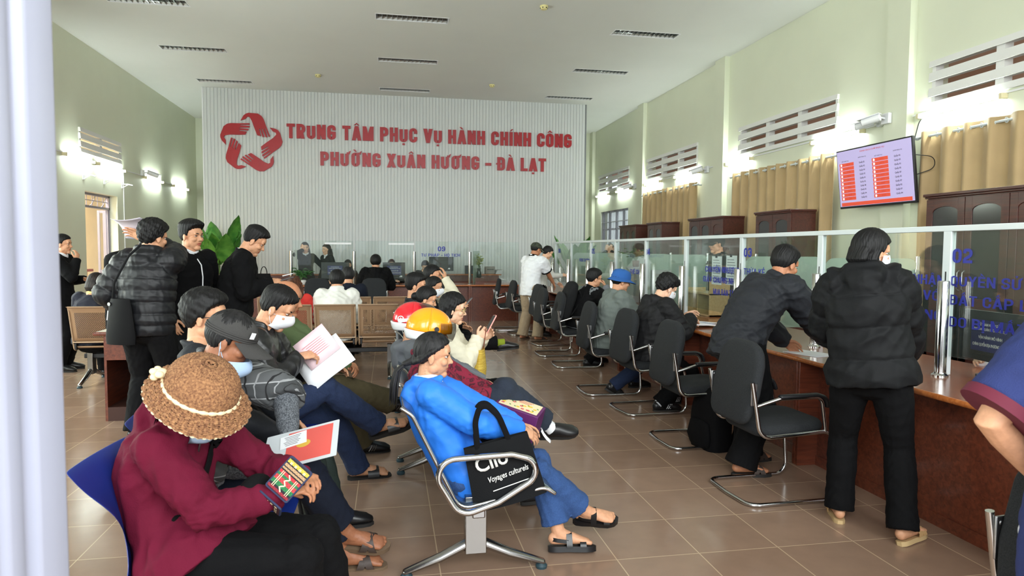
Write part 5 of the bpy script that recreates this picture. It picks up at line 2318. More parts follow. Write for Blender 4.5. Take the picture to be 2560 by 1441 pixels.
mb.bb((GX - .02, .6, 1.625), (GX + .02, 13.3, 1.66))
o = obj('top_rail', mb, M_alu, None, bevel=.004)
tag(o, 'long white top rail running over the glass counter screen', 'rail')
# frosted dividers between booths
for i, y in enumerate(POSTS[1:-1]):
    if i == 1:
        continue
    who = ('past the 02 number at the edge', 'behind the monitor', 'behind the black puffer woman', 'beside number 03', 'behind the masked man', 'beside number 04', 'by number 05', 'behind the polo shirt man', 'in the far corner')[i]
    pts = [(p.x, p.y) for p in fillet([(.04, 0, 0), (.86, 0, 0), (.86, .685, 0), (.04, .685, 0)], .08 if i > 0 else .03, 5, True)]
    mb = MB()
    mb.prism(pts, .008, 0, Matrix.Rotation(pi / 2, 4, 'X'))
    r = obj('booth_divider', mb, MATS['clear_glass' if i == 4 else 'frosted_glass'], None, loc=(GX, y + .02, .765))
    tag(r, 'greenish glass booth divider %s' % who, 'divider', 'frosted booth dividers')
    mb = MB()
    mb.lathe([(.02, 0), (.02, .70), (0, .705)], 14, 0, Matrix.Translation((.87, 0, 0)))
    obj('end_post', mb, M_chrome, r, smooth=40)
    mb = MB()
    for z in (.14, .55):
        mb.bb((.835, -.02, z), (.868, .012, z + .05))
    obj('clamp', mb, M_chrome, r, bevel=.003)


def glass_text(label, body, y_left, z, cap, width, n=0, weight=.15):
    mb = block_text(body, cap, width, weight, .0012, .11, .42)
    mb.v = [(-.0052 - abs(y) * 1.0, -x, zz) for x, y, zz in mb.v]
    o = obj('film_lettering', mb, M_txt, None, loc=(GX, y_left, z), smooth=30)
    return tag(o, label, 'lettering', 'navy lettering on the glass screen')


glass_text('large navy number 02 on the glass of the nearest booth', '02', 3.478, 1.438, .085, .138, weight=.2)
glass_text('navy words CHỨNG NHẬN on the glass right of the black hood', 'CẤP GIẤY CHỨNG NHẬN', 4.60, 1.302, .06, 1.07)
glass_text('navy words QUYỀN SỬ DỤNG on the glass under number 02', 'QUYỀN SỬ DỤNG', 3.485, 1.302, .06, .74)
glass_text('navy words LIỀN VỚI on the glass beside the black hood', 'TÀI SẢN GẮN LIỀN VỚI', 4.60, 1.205, .06, 1.07)
glass_text('navy words ĐẤT CẤP LẠI on the glass above the monitor', 'ĐẤT CẤP LẠI', 3.485, 1.19, .06, .60)
glass_text('navy word SUNG on the glass beside the black sleeve', 'BỔ SUNG', 3.98, 1.085, .06, .44)
glass_text('navy words DO BỊ MẤT on the glass across the monitor', 'DO BỊ MẤT', 3.485, 1.06, .06, .50)
glass_text('navy number 03 on the glass left of the leaning man', '03', 5.875, 1.445, .085, .138, weight=.2)
glass_text('navy words CHUYỂN NHƯỢNG on the glass between masked and leaning men', 'CHUYỂN NHƯỢNG', 6.655, 1.28, .06, .70)
glass_text('navy words THỪA KẾ on the glass under number 03', 'THỪA KẾ', 5.87, 1.28, .06, .36)
glass_text('navy words GIẤY CHỨNG NHẬN under the CHUYỂN NHƯỢNG line', 'GIẤY CHỨNG NHẬN', 6.70, 1.175, .06, .78)
glass_text('navy words MUA BÁN TÀI SẢN on the glass by the pine organiser', 'MUA BÁN TÀI SẢN', 6.47, 1.055, .06, .60)
glass_text('navy number 04 on the glass above the masked man', '04', 8.36, 1.44, .085, .15, weight=.2)
glass_text('navy words THẾ CHẤP on the glass between the blue hat and masked man', 'THẾ CHẤP', 8.92, 1.18, .06, .50)
glass_text('navy number 05 on the glass above the backpack man', '05', 10.72, 1.44, .085, .15, weight=.2)
glass_text('small navy words KHEN THƯỞNG on the glass past the polo shirt man', 'KHEN THƯỞNG', 11.45, 1.30, .055, .62)
glass_text('navy number 06 on the glass by the far corner', '06', 12.95, 1.44, .085, .15, weight=.2)

# ---- glass screen on the back counter
gy = 14.02
for i, (a, b) in enumerate(((-1.88, -.70), (-.66, .50), (.54, 1.64), (1.68, 2.70))):
    o = obj('glass_screen', MB().bb((-(b - a) / 2, -.004, .84), ((b - a) / 2, .004, 1.655)), MATS['clear_glass'], None, loc=((a + b) / 2, gy, 0))
    tag(o, 'clear glass pane on the back counter before the %s' % ('two standing women', 'hooded person', '09 number', 'clutter near the corner')[i], 'glass screen', 'glass panes of the back screen')
for i, x in enumerate((-1.90, -.68, .52, 1.66)):
    r = empty('chrome_post', 'chrome pillar on the back counter, %s' % ('by the white potted plant', 'left of the hooded person', 'right of the hooded person', 'right of the 09 number')[i], 'post', (x, gy - .06, .765), 0, 'chrome pillars on the counter')
    mb = MB()
    mb.lathe([(.032, .0), (.032, .68), (0, .685)], 16)
    mb.lathe([(.046, 0), (.046, .012), (.034, .02)], 16)
    obj('column', mb, M_chrome, r, smooth=40)
for i, x in enumerate((-1.80, 1.74)):
    o = obj('booth_divider', MB().bb((-.005, 0, 0), (.005, .60, .70)), MATS['frosted_glass'], None, loc=(x, gy + .02, .765), rot=(0, 0, radians(12 if i == 0 else -20)))
    tag(o, 'frosted glass divider on the back counter, %s' % ('beside the white potted plant', 'right of the 09 number'), 'divider') if False else tag(o, ('frosted glass divider on the back counter beside the white potted plant', 'frosted glass divider on the back counter right of the 09 number')[i], 'divider', 'frosted booth dividers')
for lb, body, x, z, cap, wd in (('navy number 09 on the glass of the back counter', '09', 1.00, 1.455, .10, .155), ('navy words under the number 09 on the back counter glass', 'TƯ PHÁP - HỘ TỊCH', .66, 1.345, .062, .80)):
    mb = block_text(body, cap, wd, .15 if len(body) > 2 else .2, .0012, .11, .42)
    o = obj('film_lettering', mb, M_txt, None, loc=(x, gy - .006, z), smooth=30)
    tag(o, lb, 'lettering', 'navy lettering on the glass screen')
o = obj('notice_strip', MB().bb((-.26, -.0008, -.018), (.26, 0, .018)), M_paper, None, loc=(-1.0, gy - .006, 1.60))
tag(o, 'narrow white notice strip at the top of the back glass, left one', 'notice')
o = obj('notice_strip', MB().bb((-.26, -.0008, -.018), (.26, 0, .018)), M_paper, None, loc=(.26, gy - .006, 1.60))
tag(o, 'narrow white notice strip at the top of the back glass, right one', 'notice')

# ---- bookcases along the right wall
M_dglass = mat('dark_pane', (46, 44, 46), rough=.12, spec=.7)


def bookcase(y0, y1, nd, label, z=2.10, x0=5.60, glazed=None):
    L, D = y1 - y0, 5.99 - x0
    r = empty('bookcase', label, 'bookcase', (x0, (y0 + y1) / 2, 0), 0, 'dark wooden bookcases')
    mb = MB()
    mb.bb((.02, -L / 2, 0), (D, L / 2, z - .05))
    obj('carcass', mb, M_cab, r)
    mb = MB()
    mb.bb((-.012, -L / 2 - .012, z - .05), (D, L / 2 + .012, z - .03))
    mb.bb((-.025, -L / 2 - .025, z - .03), (D, L / 2 + .025, z))
    obj('cornice', mb, M_cab, r, bevel=.006)
    w = L / nd
    for i in range(nd):
        c = L / 2 - w * (i + .5)
        fw = .085
        arch = [(c - w / 2 + fw, 1.05)] + [(c - (w / 2 - fw) * cos(t), z - .20 + .06 * sin(t)) for t in np.linspace(0, pi, 11)] + [(c + w / 2 - fw, 1.05)]
        mb = MB()
        y0_, y1_ = c - w / 2 + .004, c + w / 2 - .004
        # frame: stiles, rails and the piece above the arch
        mb.bb((0, y0_, .06), (.02, y0_ + fw - .004, z - .06))
        mb.bb((0, y1_ - fw + .004, .06), (.02, y1_, z - .06))
        mb.bb((0, y0_, .06), (.02, y1_, 1.05))
        top = [(y0_ + fw - .004, z - .06)] + [(p[0], p[1]) for p in arch[1:-1]] + [(y1_ - fw + .004, z - .06)]
        mb.prism([(p[0], p[1]) for p in reversed(top)], .02, 0, Matrix(((0, 0, 1, 0), (1, 0, 0, 0), (0, 1, 0, 0), (0, 0, 0, 1))))
        d = obj('door', mb, M_cab, r, bevel=.002)
        mb = MB()
        mb.bb((.008, c - w / 2 + fw - .01, 1.04), (.014, c + w / 2 - fw + .01, z - .12))
        solid = glazed is not None and i not in glazed
        obj('panel' if solid else 'pane', mb, M_cab if solid else M_dglass, d)
        mb = MB()
        hy = c + (w / 2 - .03) * (1 if i % 2 else -1)
        mb.tube([(-.002, hy, 1.12), (-.03, hy, 1.14), (-.03, hy, 1.30), (-.002, hy, 1.32)], .006, 8)
        obj('handle', mb, M_steel, d, smooth=60)
    return r


bookcase(3.35, 6.28, 6, 'large dark wooden bookcase with arched doors at the right edge', 2.11, glazed=(0, 1, 3, 4, 5))
bookcase(8.73, 9.66, 2, 'dark wooden bookcase with two arched panes under the wide tan curtain')
bookcase(10.70, 12.02, 3, 'dark wooden bookcase with one solid arched door left of the wide curtain', glazed=(0, 1))
bookcase(13.32, 14.11, 2, 'dark wooden two-door bookcase under the narrower far curtain')
bookcase(14.82, 15.92, 3, 'farthest dark wooden bookcase, beside the barred window')

# ---- television with the queue board
tv = empty('television', 'wall television showing orange queue numbers in two columns', 'television', (5.86, 7.43, 2.44), radians(-90))
tilt = Matrix.Rotation(radians(7), 4, 'X')
W, Hh = 1.32, .76
mb = MB()
mb.box((0, .02, 0), (W, .035, Hh), M=tilt)
obj('housing', mb, M_black, tv, bevel=.006)
M_scr = mat('screen_lilac', (176, 166, 208), rough=.3, emit=.34)
M_org = mat('screen_orange', (206, 76, 54), rough=.3, emit=.34)
M_scw = mat('screen_white', (240, 230, 228), rough=.3, emit=.4)
M_sct = mat('screen_text', (44, 34, 54), rough=.4)
mb = MB()
mb.box((0, .0, .005), (W - .035, .004, Hh - .045), M=tilt)
sc = obj('screen', mb, M_scr, tv)
mb, mw_, mt, mt2 = MB(), MB(), MB(), MB()
quay = ['02', '02', '04', '02', '01', '02', '08', '02', '04', '02'], ['02', '03', '01', '02', '07', '02', '07', '02', '07', '04']
nums = ['1019', '2004', '3008', '2044', '2011', '4042', '3002', '2035', '4010', '2082'], ['2001', '3012', '1021', '2092', '7002', '2094', '7003', '2031', '7001', '4015']


def scr_text(mbx, body, x, z, cap, w):
    me = text_mesh(body, cap, w, .0005)
    mbx.add([(v.co.x + x, v.co.y - .0042, v.co.z + z) for v in me.vertices], [tuple(p.vertices) for p in me.polygons], 0, tilt)
    bpy.data.meshes.remove(me)


for cidx, cx in enumerate((-.60, -.0)):
    for k in range(10):
        z = .185 - k * .0485
        mb.box((cx + .135, -.003, z), (.27, .002, .042), M=tilt)
        mw_.lathe([(.0005, 0), (.016, 0), (.016, .001), (.0005, .001)], 14, 0, tilt @ Matrix.Translation((cx + .035, -.004, z)) @ Matrix.Rotation(pi / 2, 4, 'X'))
        scr_text(mt2, nums[cidx][k], cx + .13, z - .008, .017, .07)
        scr_text(mt, 'Quầy ' + quay[cidx][k], cx + .37, z - .007, .020, .10)
        scr_text(mt, str(k + 1 + 10 * cidx), cx + .028, z - .006, .014, .014)
mb.box((0, -.003, -.325), (W - .10, .002, .045), M=tilt)
scr_text(mt2, 'DANH SÁCH CHỜ PHỤC VỤ', -.2, .315, .018, .42)
for cx in (-.60, 0):
    scr_text(mt, 'SỐ THỨ TỰ', cx + .05, .225, .012, .13)
    scr_text(mt, 'QUẦY PHỤC VỤ', cx + .36, .245, .012, .14)
obj('rows', mb, M_org, sc)
obj('bullets', mw_, M_scw, sc)
obj('queue_text', mt, M_sct, sc, smooth=0)
obj('heading_text', mt2, mat('screen_red', (196, 60, 54), rough=.4, emit=.2), sc, smooth=0)
mb = MB()
mb.box((0, .16, .0), (.30, .24, .22))
mb.box((0, .22, 0), (.42, .03, .40))
obj('wall_mount', mb, M_white, tv)
mb = MB()
mb.tube(fillet([(XR - .02, 6.96, 3.10), (6.05, 6.94, 3.02), (5.98, 6.95, 2.72), (5.94, 7.0, 2.66)], .12), .006, 6)
mb.tube(fillet([(5.92, 6.86, 2.62), (6.06, 6.70, 2.58), (6.08, 6.72, 2.45), (5.93, 6.86, 2.38)], .08), .005, 6)
o = obj('cable', mb, M_black, None, smooth=60)
tag(o, 'black cable looping from the wall duct down behind the television', 'cable')
# ------------------------------------------------------------------ hats, bags, helmets worn by people
def hat_obj(k, name, mb, m, label=None):
    return obj(name, mb, m, k.root, smooth=60, label=label)


def cap_hat(k, m, name='cap', tag_m=None, brim=.085, drop=.02):
    M = k.hM
    rows = []
    for th in np.linspace(0, pi / 2, 9):
        rows.append([(.0845 * cos(th) * cos(a) * (1 - .04 * sin(th)), -.008 + .104 * cos(th) * sin(a), .030 + .088 * sin(th) ** .8 + .004 * sin(a * 6) * cos(th)) for a in np.linspace(0, 2 * pi, 37)])
    mb = MB()
    mb.grid(rows, 0, M, thick=(0, 0, -.004))
    for q in range(3):
        ring = [M @ V(.0855 * cos(a), -.008 + .105 * sin(a), .028 + q * .008) for a in np.linspace(0, 2 * pi, 29)[:-1]]
        mb.tube(ring, .0035, 6, closed=True)
    c = hat_obj(k, name, mb, m)
    rows = []
    for t in np.linspace(0, 1, 7):
        rows.append([(.082 * sin(a) * (1 - .10 * t * t), .088 * cos(a) + .004 + brim * t * (1 - .35 * abs(sin(a)) ** 2), .030 - drop * t - .012 * sin(a) ** 2 * (1 + t)) for a in np.linspace(-1.25, 1.25, 17)])
    mb = MB()
    mb.grid(rows, 0, M, thick=(0, 0, -.004))
    hat_obj(k, 'brim', mb, m).parent = c
    if tag_m:
        mb = MB()
        mb.box((.050, .070, .062), (.022, .004, .026), M=M @ Matrix.Rotation(-.5, 4, 'Z') @ Matrix.Translation((-.042, .028, 0)))
        hat_obj(k, 'patch', mb, tag_m).parent = c
    return c


def bucket_hat(k, m):
    M = k.hM
    mb = MB()
    prof = [(.090, .028), (.092, .05), (.086, .085), (.07, .110), (.03, .122), (.001, .123)]
    rows = [[(r * .93 * cos(a), -.008 + r * 1.14 * sin(a), z + .003 * sin(5 * a)) for a in np.linspace(0, 2 * pi, 33)] for r, z in prof]
    mb.grid(rows, 0, M, thick=(0, 0, -.003))
    c = hat_obj(k, 'bucket_hat', mb, m)
    mb = MB()
    rows = []
    for t in np.linspace(0, 1, 6):
        rows.append([((.0845 + .042 * t) * cos(a), -.006 + (.103 + (.035 + .03 * max(0, sin(a))) * t) * sin(a), .030 - .030 * t * (1 - .2 * sin(a)) + .004 * sin(3 * a) * t) for a in np.linspace(0, 2 * pi, 37)])
    mb.grid(rows, 0, M, thick=(0, 0, -.004))
    hat_obj(k, 'brim', mb, m).parent = c


def helmet(k, m_shell, m_low, visor_up=True, emblem=None, stripe=True):
    M = k.hM
    sh = lambda th, a, e=0: ((.112 + e) * cos(th) * cos(a), -.012 + (.136 + e) * cos(th) * sin(a), .018 + (.122 + e) * sin(th))
    mb = MB()
    rows = [[sh(th, a) for a in np.linspace(0, 2 * pi, 41)] for th in np.linspace(-.12, pi / 2 - .001, 14)]
    mb.grid(rows, 0, M)
    s_ = hat_obj(k, 'helmet', mb, m_shell)
    so = s_.modifiers.new('shell', 'SOLIDIFY')
    so.thickness = .014
    so.offset = -1
    mb = MB()
    rows = []
    for q in np.linspace(0, 1, 6):
        row = []
        for a in np.linspace(pi / 2 + 1.05, pi / 2 + 2 * pi - 1.05, 29):
            th = -.10 - .34 * q - .12 * q * max(0, -sin(a))
            x, y, z = sh(th, a, .001)
            row.append((x, y, z))
        rows.append(row)
    mb.grid(rows, 0, M)
    lo = hat_obj(k, 'lower_band', mb, m_low)
    so = lo.modifiers.new('shell', 'SOLIDIFY')
    so.thickness = .012
    lo.parent = s_
    # side stripe
    mb = MB()
    for sg in ((-1, 1) if stripe else ()):
        rows = []
        for q in np.linspace(0, 1, 10):
            a = pi / 2 + sg * (2.3 - 1.5 * q)
            rows.append([sh(-.10 + .50 * q ** 1.5 + d, a, .0022) for d in (0, .10 * (1 - .3 * q), .20 * (1 - .5 * q))])
        mb.grid(rows, 0, M)
    if stripe:
        hat_obj(k, 'stripe', mb, m_low).parent = s_
    mb = MB()
    rows = []
    for q in np.linspace(0, 1, 9):
        th0 = (1.05 - .95 * q) if visor_up else (.35 - .75 * q)
        row = []
        for a in np.linspace(pi / 2 - 1.15, pi / 2 + 1.15, 21):
            e = .010 + (.055 * q if visor_up else .012)
            row.append(sh(th0, a, e))
        rows.append(row)
    mb.grid(rows, 0, M)
    v = hat_obj(k, 'visor', mb, MATS['visor_glass'])
    v.parent = s_
    mb = MB()
    for sg in (-1, 1):
        mb.tube([M @ V(sg * .110, .03, .03), M @ V(sg * .121, .031, .03)], .013, 12)
    hat_obj(k, 'pivot', mb, M_black).parent = s_
    mb = MB()
    for sg in (-1, 1):
        mb.tube([M @ V(sg * .098, .02, -.02), M @ V(sg * .080, .03, -.08), M @ V(sg * .03, .055, -.125)], [(.009, .002)] * 3, 8)
    hat_obj(k, 'chin_strap', mb, M_black).parent = s_
    if emblem:
        mb = MB()
        for sg in (-1, 1):
            a = pi / 2 + sg * 2.15
            ring = []
            for b in np.linspace(0, 2 * pi, 15)[:-1]:
                ring.append(M @ V(*sh(.08 + .16 * sin(b), a + .17 * cos(b), .003)))
            mb.tube(ring, .0035, 6, closed=True)
            mb.tube([M @ V(*sh(.08 + .1 * q_, a + .1 * w_, .003)) for q_, w_ in ((-.7, -.6), (.8, -.1), (-.2, .3), (.6, .9))], .0035, 6)
        hat_obj(k, 'badge', mb, emblem).parent = s_
    return s_


def crochet_hat(k):
    M = k.hM @ Matrix.Translation((0, -.012, .012)) @ Matrix.Rotation(radians(4), 4, 'X')
    my = mat('straw_yarn', (118, 78, 54), rough=.95, scale=130, rgb2=(172, 126, 86), bump=1.0, bscale=170)
    mcord = mat('cord_cream', (232, 214, 176), rough=.9, bump=.4, scale=90)

    def surf(q, a):
        """q 0..1 crown, 1..2 brim"""
        if q <= 1:
            th = pi / 2 * (1 - q)
            r, z = .124 * cos(th) ** .82, .028 + .108 * sin(th) ** .9
        else:
            t = q - 1
            r, z = .124 + .058 * t, .028 - .040 * t - .012 * t * t
        return r, z
    rows = []
    nq, na = 92, 150
    for i in range(nq + 1):
        q = .012 + 1.988 * i / nq
        r, z = surf(q, 0)
        row = []
        for j in range(na + 1):
            a = 2 * pi * j / na
            st = sin(i * pi * .5 + (j % 2) * pi) if False else 0
            kn = .0030 * sin(j * pi / 1.5 + (i // 2) * .9) * sin(i * pi / 1.5)
            if q > 1.05:
                kn = .0046 * sin(a * 30 + (i // 5 % 2) * pi) * sin(i * pi / 3.2)
            rr = r + kn * .9
            w = .006 * sin(3 * a + 1) * max(0, q - 1)
            row.append((rr * cos(a) * .96, rr * sin(a) * 1.06, z + kn + w))
        rows.append(row)
    mb = MB()
    mb.grid(rows, 0, M)
    h = obj('crocheted_hat', mb, my, k.root, smooth=180)
    so = h.modifiers.new('shell', 'SOLIDIFY')
    so.thickness = .005
    mb = MB()
    ring = []
    for j in range(160):
        a = 2 * pi * j / 160
        ring.append((a, M @ V(.130 * cos(a) * .96, .130 * sin(a) * 1.06, .030 + .004 * sin(a * 2))))
    mb.tube([p for _, p in ring], [.0045 + .0030 * abs(sin(a * 13)) for a, _ in ring], 8, closed=True)
    for c, r in (((.105, -.092, .045), .021), ((.124, -.075, .056), .015), ((.128, -.106, .046), .014), ((.105, -.122, .040), .013), ((.13, -.09, .034), .014)):
        mb.ell(c, (r, r, r * .8), 12, 8, M=M)
    hat_obj(k, 'cord', mb, mcord).parent = h
    mb = MB()
    rim = [M @ V((.1815 + .002 * sin(60 * a)) * cos(a) * .96, (.1815 + .002 * sin(60 * a)) * sin(a) * 1.06, -.0245 + .006 * sin(3 * a + 1) + .002 * cos(60 * a)) for a in np.linspace(0, 2 * pi, 241)[:-1]]
    mb.tube(rim, .0032, 5, closed=True)
    hat_obj(k, 'rim', mb, mcord).parent = h


def strap_over(k, root, m, pts, w=.018, name='strap', fw=None):
    mb = MB()
    P = fillet([Vector(p) for p in pts], .06, 4)
    mb.tube(P, [(w, .003)] * len(P), 8, ref=fw or k.fw)
    return obj(name, mb, m, root, smooth=60)


def backpack(label, loc, rz, m, w=.30, h=.44, d=.17, parent_tilt=0):
    r = empty('backpack', label, 'backpack', loc, rz)
    r.rotation_euler = (parent_tilt, 0, rz)
    mb = MB()
    rows = []
    for t in np.linspace(0, 1, 13):
        z = h * t
        kx = 1 - .16 * max(0, t - .6) ** 1.5 * 4
        ky = 1 - .35 * max(0, t - .55) ** 1.2 * 2
        rows.append((z, w / 2 * min(1, kx) * (.93 if t < .05 else 1), d / 2 * min(1, max(.35, ky))))
    pts = [(0, -(.17 - 0) * 0, z) for z, _, _ in rows]
    mb.tube(pts, [(a, b) for _, a, b in rows], 20, ref=(0, 1, 0), round_ends=True)
    for i, (x, y, z) in enumerate(mb.v):
        mb.v[i] = (max(-w / 2 * .94, min(w / 2 * .94, x * 1.12)), max(-d / 2 * .9, min(d / 2 * .9, y * 1.15)), z)
    obj('main_pocket', mb, m, r, smooth=70)
    mb = MB()
    mb.tube([(0, -d * .45, h * .10), (0, -d * .50, h * .25), (0, -d * .47, h * .50)], [(w * .36, d * .16), (w * .40, d * .20), (w * .34, d * .12)], 16, ref=(0, 1, 0), round_ends=True)
    obj('front_pocket', mb, m, r, smooth=70)
    mb = MB()
    mb.tube(fillet([(-.035, .05, h * .97), (-.03, .06, h * 1.08), (.03, .06, h * 1.08), (.035, .05, h * .97)], .03), .008, 8)
    obj('grab_handle', mb, m, r, smooth=60)
    for s in (-1, 1):
        mb = MB()
        P = fillet([(s * .07, d * .45, h * .92), (s * .10, d * .75, h * .80), (s * .11, d * .65, h * .35), (s * .12, d * .42, h * .08)], .08)
        mb.tube(P, [(.026, .006)] * len(P), 8, ref=(0, 1, 0))
        obj('shoulder_strap', mb, m, r, smooth=60)
    return r


def sheet(name, label, cat, M, w, h, m, bend=.02, n=8, thick=.0012, group=None, parts=()):
    """paper held in the hand: local x width, y height, slight bend; M world matrix of its centre"""
    o_rows = []
    for i in range(n + 1):
        v = -.5 + i / n
        o_rows.append([(u * w, v * h, bend * (1 - 4 * v * v) + bend * .6 * (4 * u * u - .3)) for u in np.linspace(-.5, .5, n + 1)])
    mb = MB()
    mb.grid(o_rows, thick=(0, 0, -thick))
    o = obj(name, mb, m, None, smooth=180)
    o.matrix_world = M
    return tag(o, label, cat, group)


def phone(label, M, m_case, m_screen=None):
    r = empty('phone', label, 'phone', (0, 0, 0))
    r.matrix_world = M
    mb = MB()
    mb.prism(round_rect(.074, .155, .010, 3), .008, 0, Matrix.Translation((0, 0, -.004)))
    obj('case', mb, m_case, r)
    mb = MB()
    mb.prism(round_rect(.068, .148, .008, 3), .001, 0, Matrix.Translation((0, 0, .004)))
    obj('screen', mb, m_screen or M_black, r)
    return r


def basis(origin, x, y):
    """matrix with given local x and y directions"""
    x = Vector(x).normalized()
    y = Vector(y)
    y = (y - x * y.dot(x)).normalized()
    z = x.cross(y)
    M = Matrix((x, y, z)).transposed().to_4x4()
    M.translation = origin
    return M


# cloth materials
def cloth(name, rgb, rough=.85, bump=.3, scale=180, var=.06, sheen=.0, spec=.3):
    return mat('cloth_' + name, rgb, rough=rough, bump=bump, bscale=scale, var=var, scale=12, sheen=sheen, spec=spec)


C_maroon = cloth('maroon', (94, 14, 40), bump=.3, spec=.2)
C_black = cloth('black', (9, 9, 11), spec=.15)
C_black2 = cloth('soft_black', (13, 13, 15), spec=.15)
C_navy = cloth('navy', (20, 25, 38), spec=.2)
C_blue = cloth('bright_blue', (44, 122, 226), rough=.55, bump=.12)
C_denim = mat('denim_mid', (38, 68, 118), rough=.9, scale=320, rgb2=(50, 82, 134), bump=.4, bscale=420, stretch=(1, 1, .35))
C_denimd = mat('denim_dark', (24, 38, 68), rough=.9, scale=320, rgb2=(32, 48, 82), bump=.4, bscale=420, stretch=(1, 1, .35))
C_denimk = mat('denim_ink', (26, 34, 48), rough=.9, scale=320, rgb2=(34, 43, 58), bump=.4, bscale=420)
C_leather = cloth('black_leather', (20, 21, 23), rough=.38, bump=.2, spec=.5)
C_green = cloth('army_green', (84, 100, 66))
C_olive = cloth('olive_brown', (86, 78, 56))
C_cap = cloth('cap_grey', (62, 61, 60), bump=.4)
C_knit = mat('knit_grey', (58, 62, 68), rough=.95, scale=150, rgb2=(112, 116, 122), bump=1.0, bscale=160)
C_cream = cloth('cream_jacket', (214, 208, 186))
C_white = cloth('white_shirt', (226, 228, 232), var=.02)
C_offwhite = cloth('white_jacket', (220, 220, 214), var=.03)
C_khaki = cloth('khaki', (160, 142, 118))
C_greygreen = cloth('grey_green', (104, 112, 108))
C_mgrey = cloth('mid_grey', (112, 116, 120))
C_dgrey = cloth('dark_grey_jacket', (36, 38, 43), rough=.65, spec=.25)
C_red = cloth('red_top', (196, 52, 46))
C_navypolo = cloth('navy_polo', (40, 50, 98), bump=.5, scale=300)
C_hood = cloth('hoodie_grey', (104, 108, 114))
C_puff = cloth('puffer_black', (21, 22, 26), rough=.5, bump=.1, spec=.35)
C_puff2 = cloth('puffer_matt', (17, 18, 20), rough=.7, bump=.12, spec=.2)
L_black = mat('shoe_black', (22, 22, 24), rough=.35)
L_dark = mat('sole_dark', (34, 32, 31), rough=.7)
L_brown = mat('sandal_brown', (60, 48, 42), rough=.55, bump=.3, scale=60)
L_sole = mat('sole_brown', (104, 84, 64), rough=.8, bump=.4, scale=50)
L_tan = mat('sandal_tan', (186, 150, 104), rough=.6)


def plaid_mat():
    m, nt, b = new_mat('plaid_grey')
    N, L = nt.nodes.new, nt.links.new
    tc = N('ShaderNodeTexCoord')
    sp = N('ShaderNodeSeparateXYZ')
    L(tc.outputs['Object'], sp.inputs[0])

    def line(sock, per, width, off=0.0):
        a = N('ShaderNodeMath')
        a.operation = 'MULTIPLY_ADD'
        L(sock, a.inputs[0])
        a.inputs[1].default_value = 1 / per
        a.inputs[2].default_value = off
        f = N('ShaderNodeMath')
        f.operation = 'FRACT'
        L(a.outputs[0], f.inputs[0])
        g = N('ShaderNodeMath')
        g.operation = 'LESS_THAN'
        L(f.outputs[0], g.inputs[0])
        g.inputs[1].default_value = width
        return g.outputs[0]
    ad = N('ShaderNodeMath')
    ad.operation = 'ADD'
    L(sp.outputs['X'], ad.inputs[0])
    L(sp.outputs['Y'], ad.inputs[1])
    base = N('ShaderNodeMixRGB')
    base.inputs[1].default_value = srgb(86, 88, 90)
    base.inputs[2].default_value = srgb(64, 66, 68)
    L(line(sp.outputs['Z'], .14, .5), base.inputs[0])
    m1 = N('ShaderNodeMixRGB')
    L(line(sp.outputs['Z'], .07, .08), m1.inputs[0])
    L(base.outputs[0], m1.inputs[1])
    m1.inputs[2].default_value = srgb(150, 152, 154)
    m2 = N('ShaderNodeMixRGB')
    L(line(ad.outputs[0], .075, .09), m2.inputs[0])
    L(m1.outputs[0], m2.inputs[1])
    m2.inputs[2].default_value = srgb(28, 28, 30)
    m3 = N('ShaderNodeMixRGB')
    L(line(ad.outputs[0], .075, .07, .55), m3.inputs[0])
    L(m2.outputs[0], m3.inputs[1])
    m3.inputs[2].default_value = srgb(140, 142, 144)
    L(m3.outputs[0], b.inputs['Base Color'])
    b.inputs['Roughness'].default_value = .9
    return m


C_plaid = plaid_mat()


def blotch_mat(name, a, b_, scale):
    m, nt, bs = new_mat(name)
    N, L = nt.nodes.new, nt.links.new
    tc = N('ShaderNodeTexCoord')
    nz = N('ShaderNodeTexNoise')
    nz.inputs['Scale'].default_value = scale
    nz.inputs['Detail'].default_value = 2
    nz.inputs['Distortion'].default_value = 1.2
    L(tc.outputs['Object'], nz.inputs['Vector'])
    rp = N('ShaderNodeValToRGB')
    rp.color_ramp.interpolation = 'CONSTANT'
    rp.color_ramp.elements[0].color = srgb(*a)
    rp.color_ramp.elements[1].position = .56
    rp.color_ramp.elements[1].color = srgb(*b_)
    L(nz.outputs['Fac'], rp.inputs['Fac'])
    L(rp.outputs['Color'], bs.inputs['Base Color'])
    bs.inputs['Roughness'].default_value = .85
    return m


C_floral = blotch_mat('maroon_floral', (128, 22, 50), (74, 14, 32), 26)
C_camo = blotch_mat('camouflage', (62, 68, 54), (34, 38, 34), 24)

SIT = dict(pel=(0, 0, .53))
H_short = dict(top=2.0, side=.5, front=.6)
T_ = dict


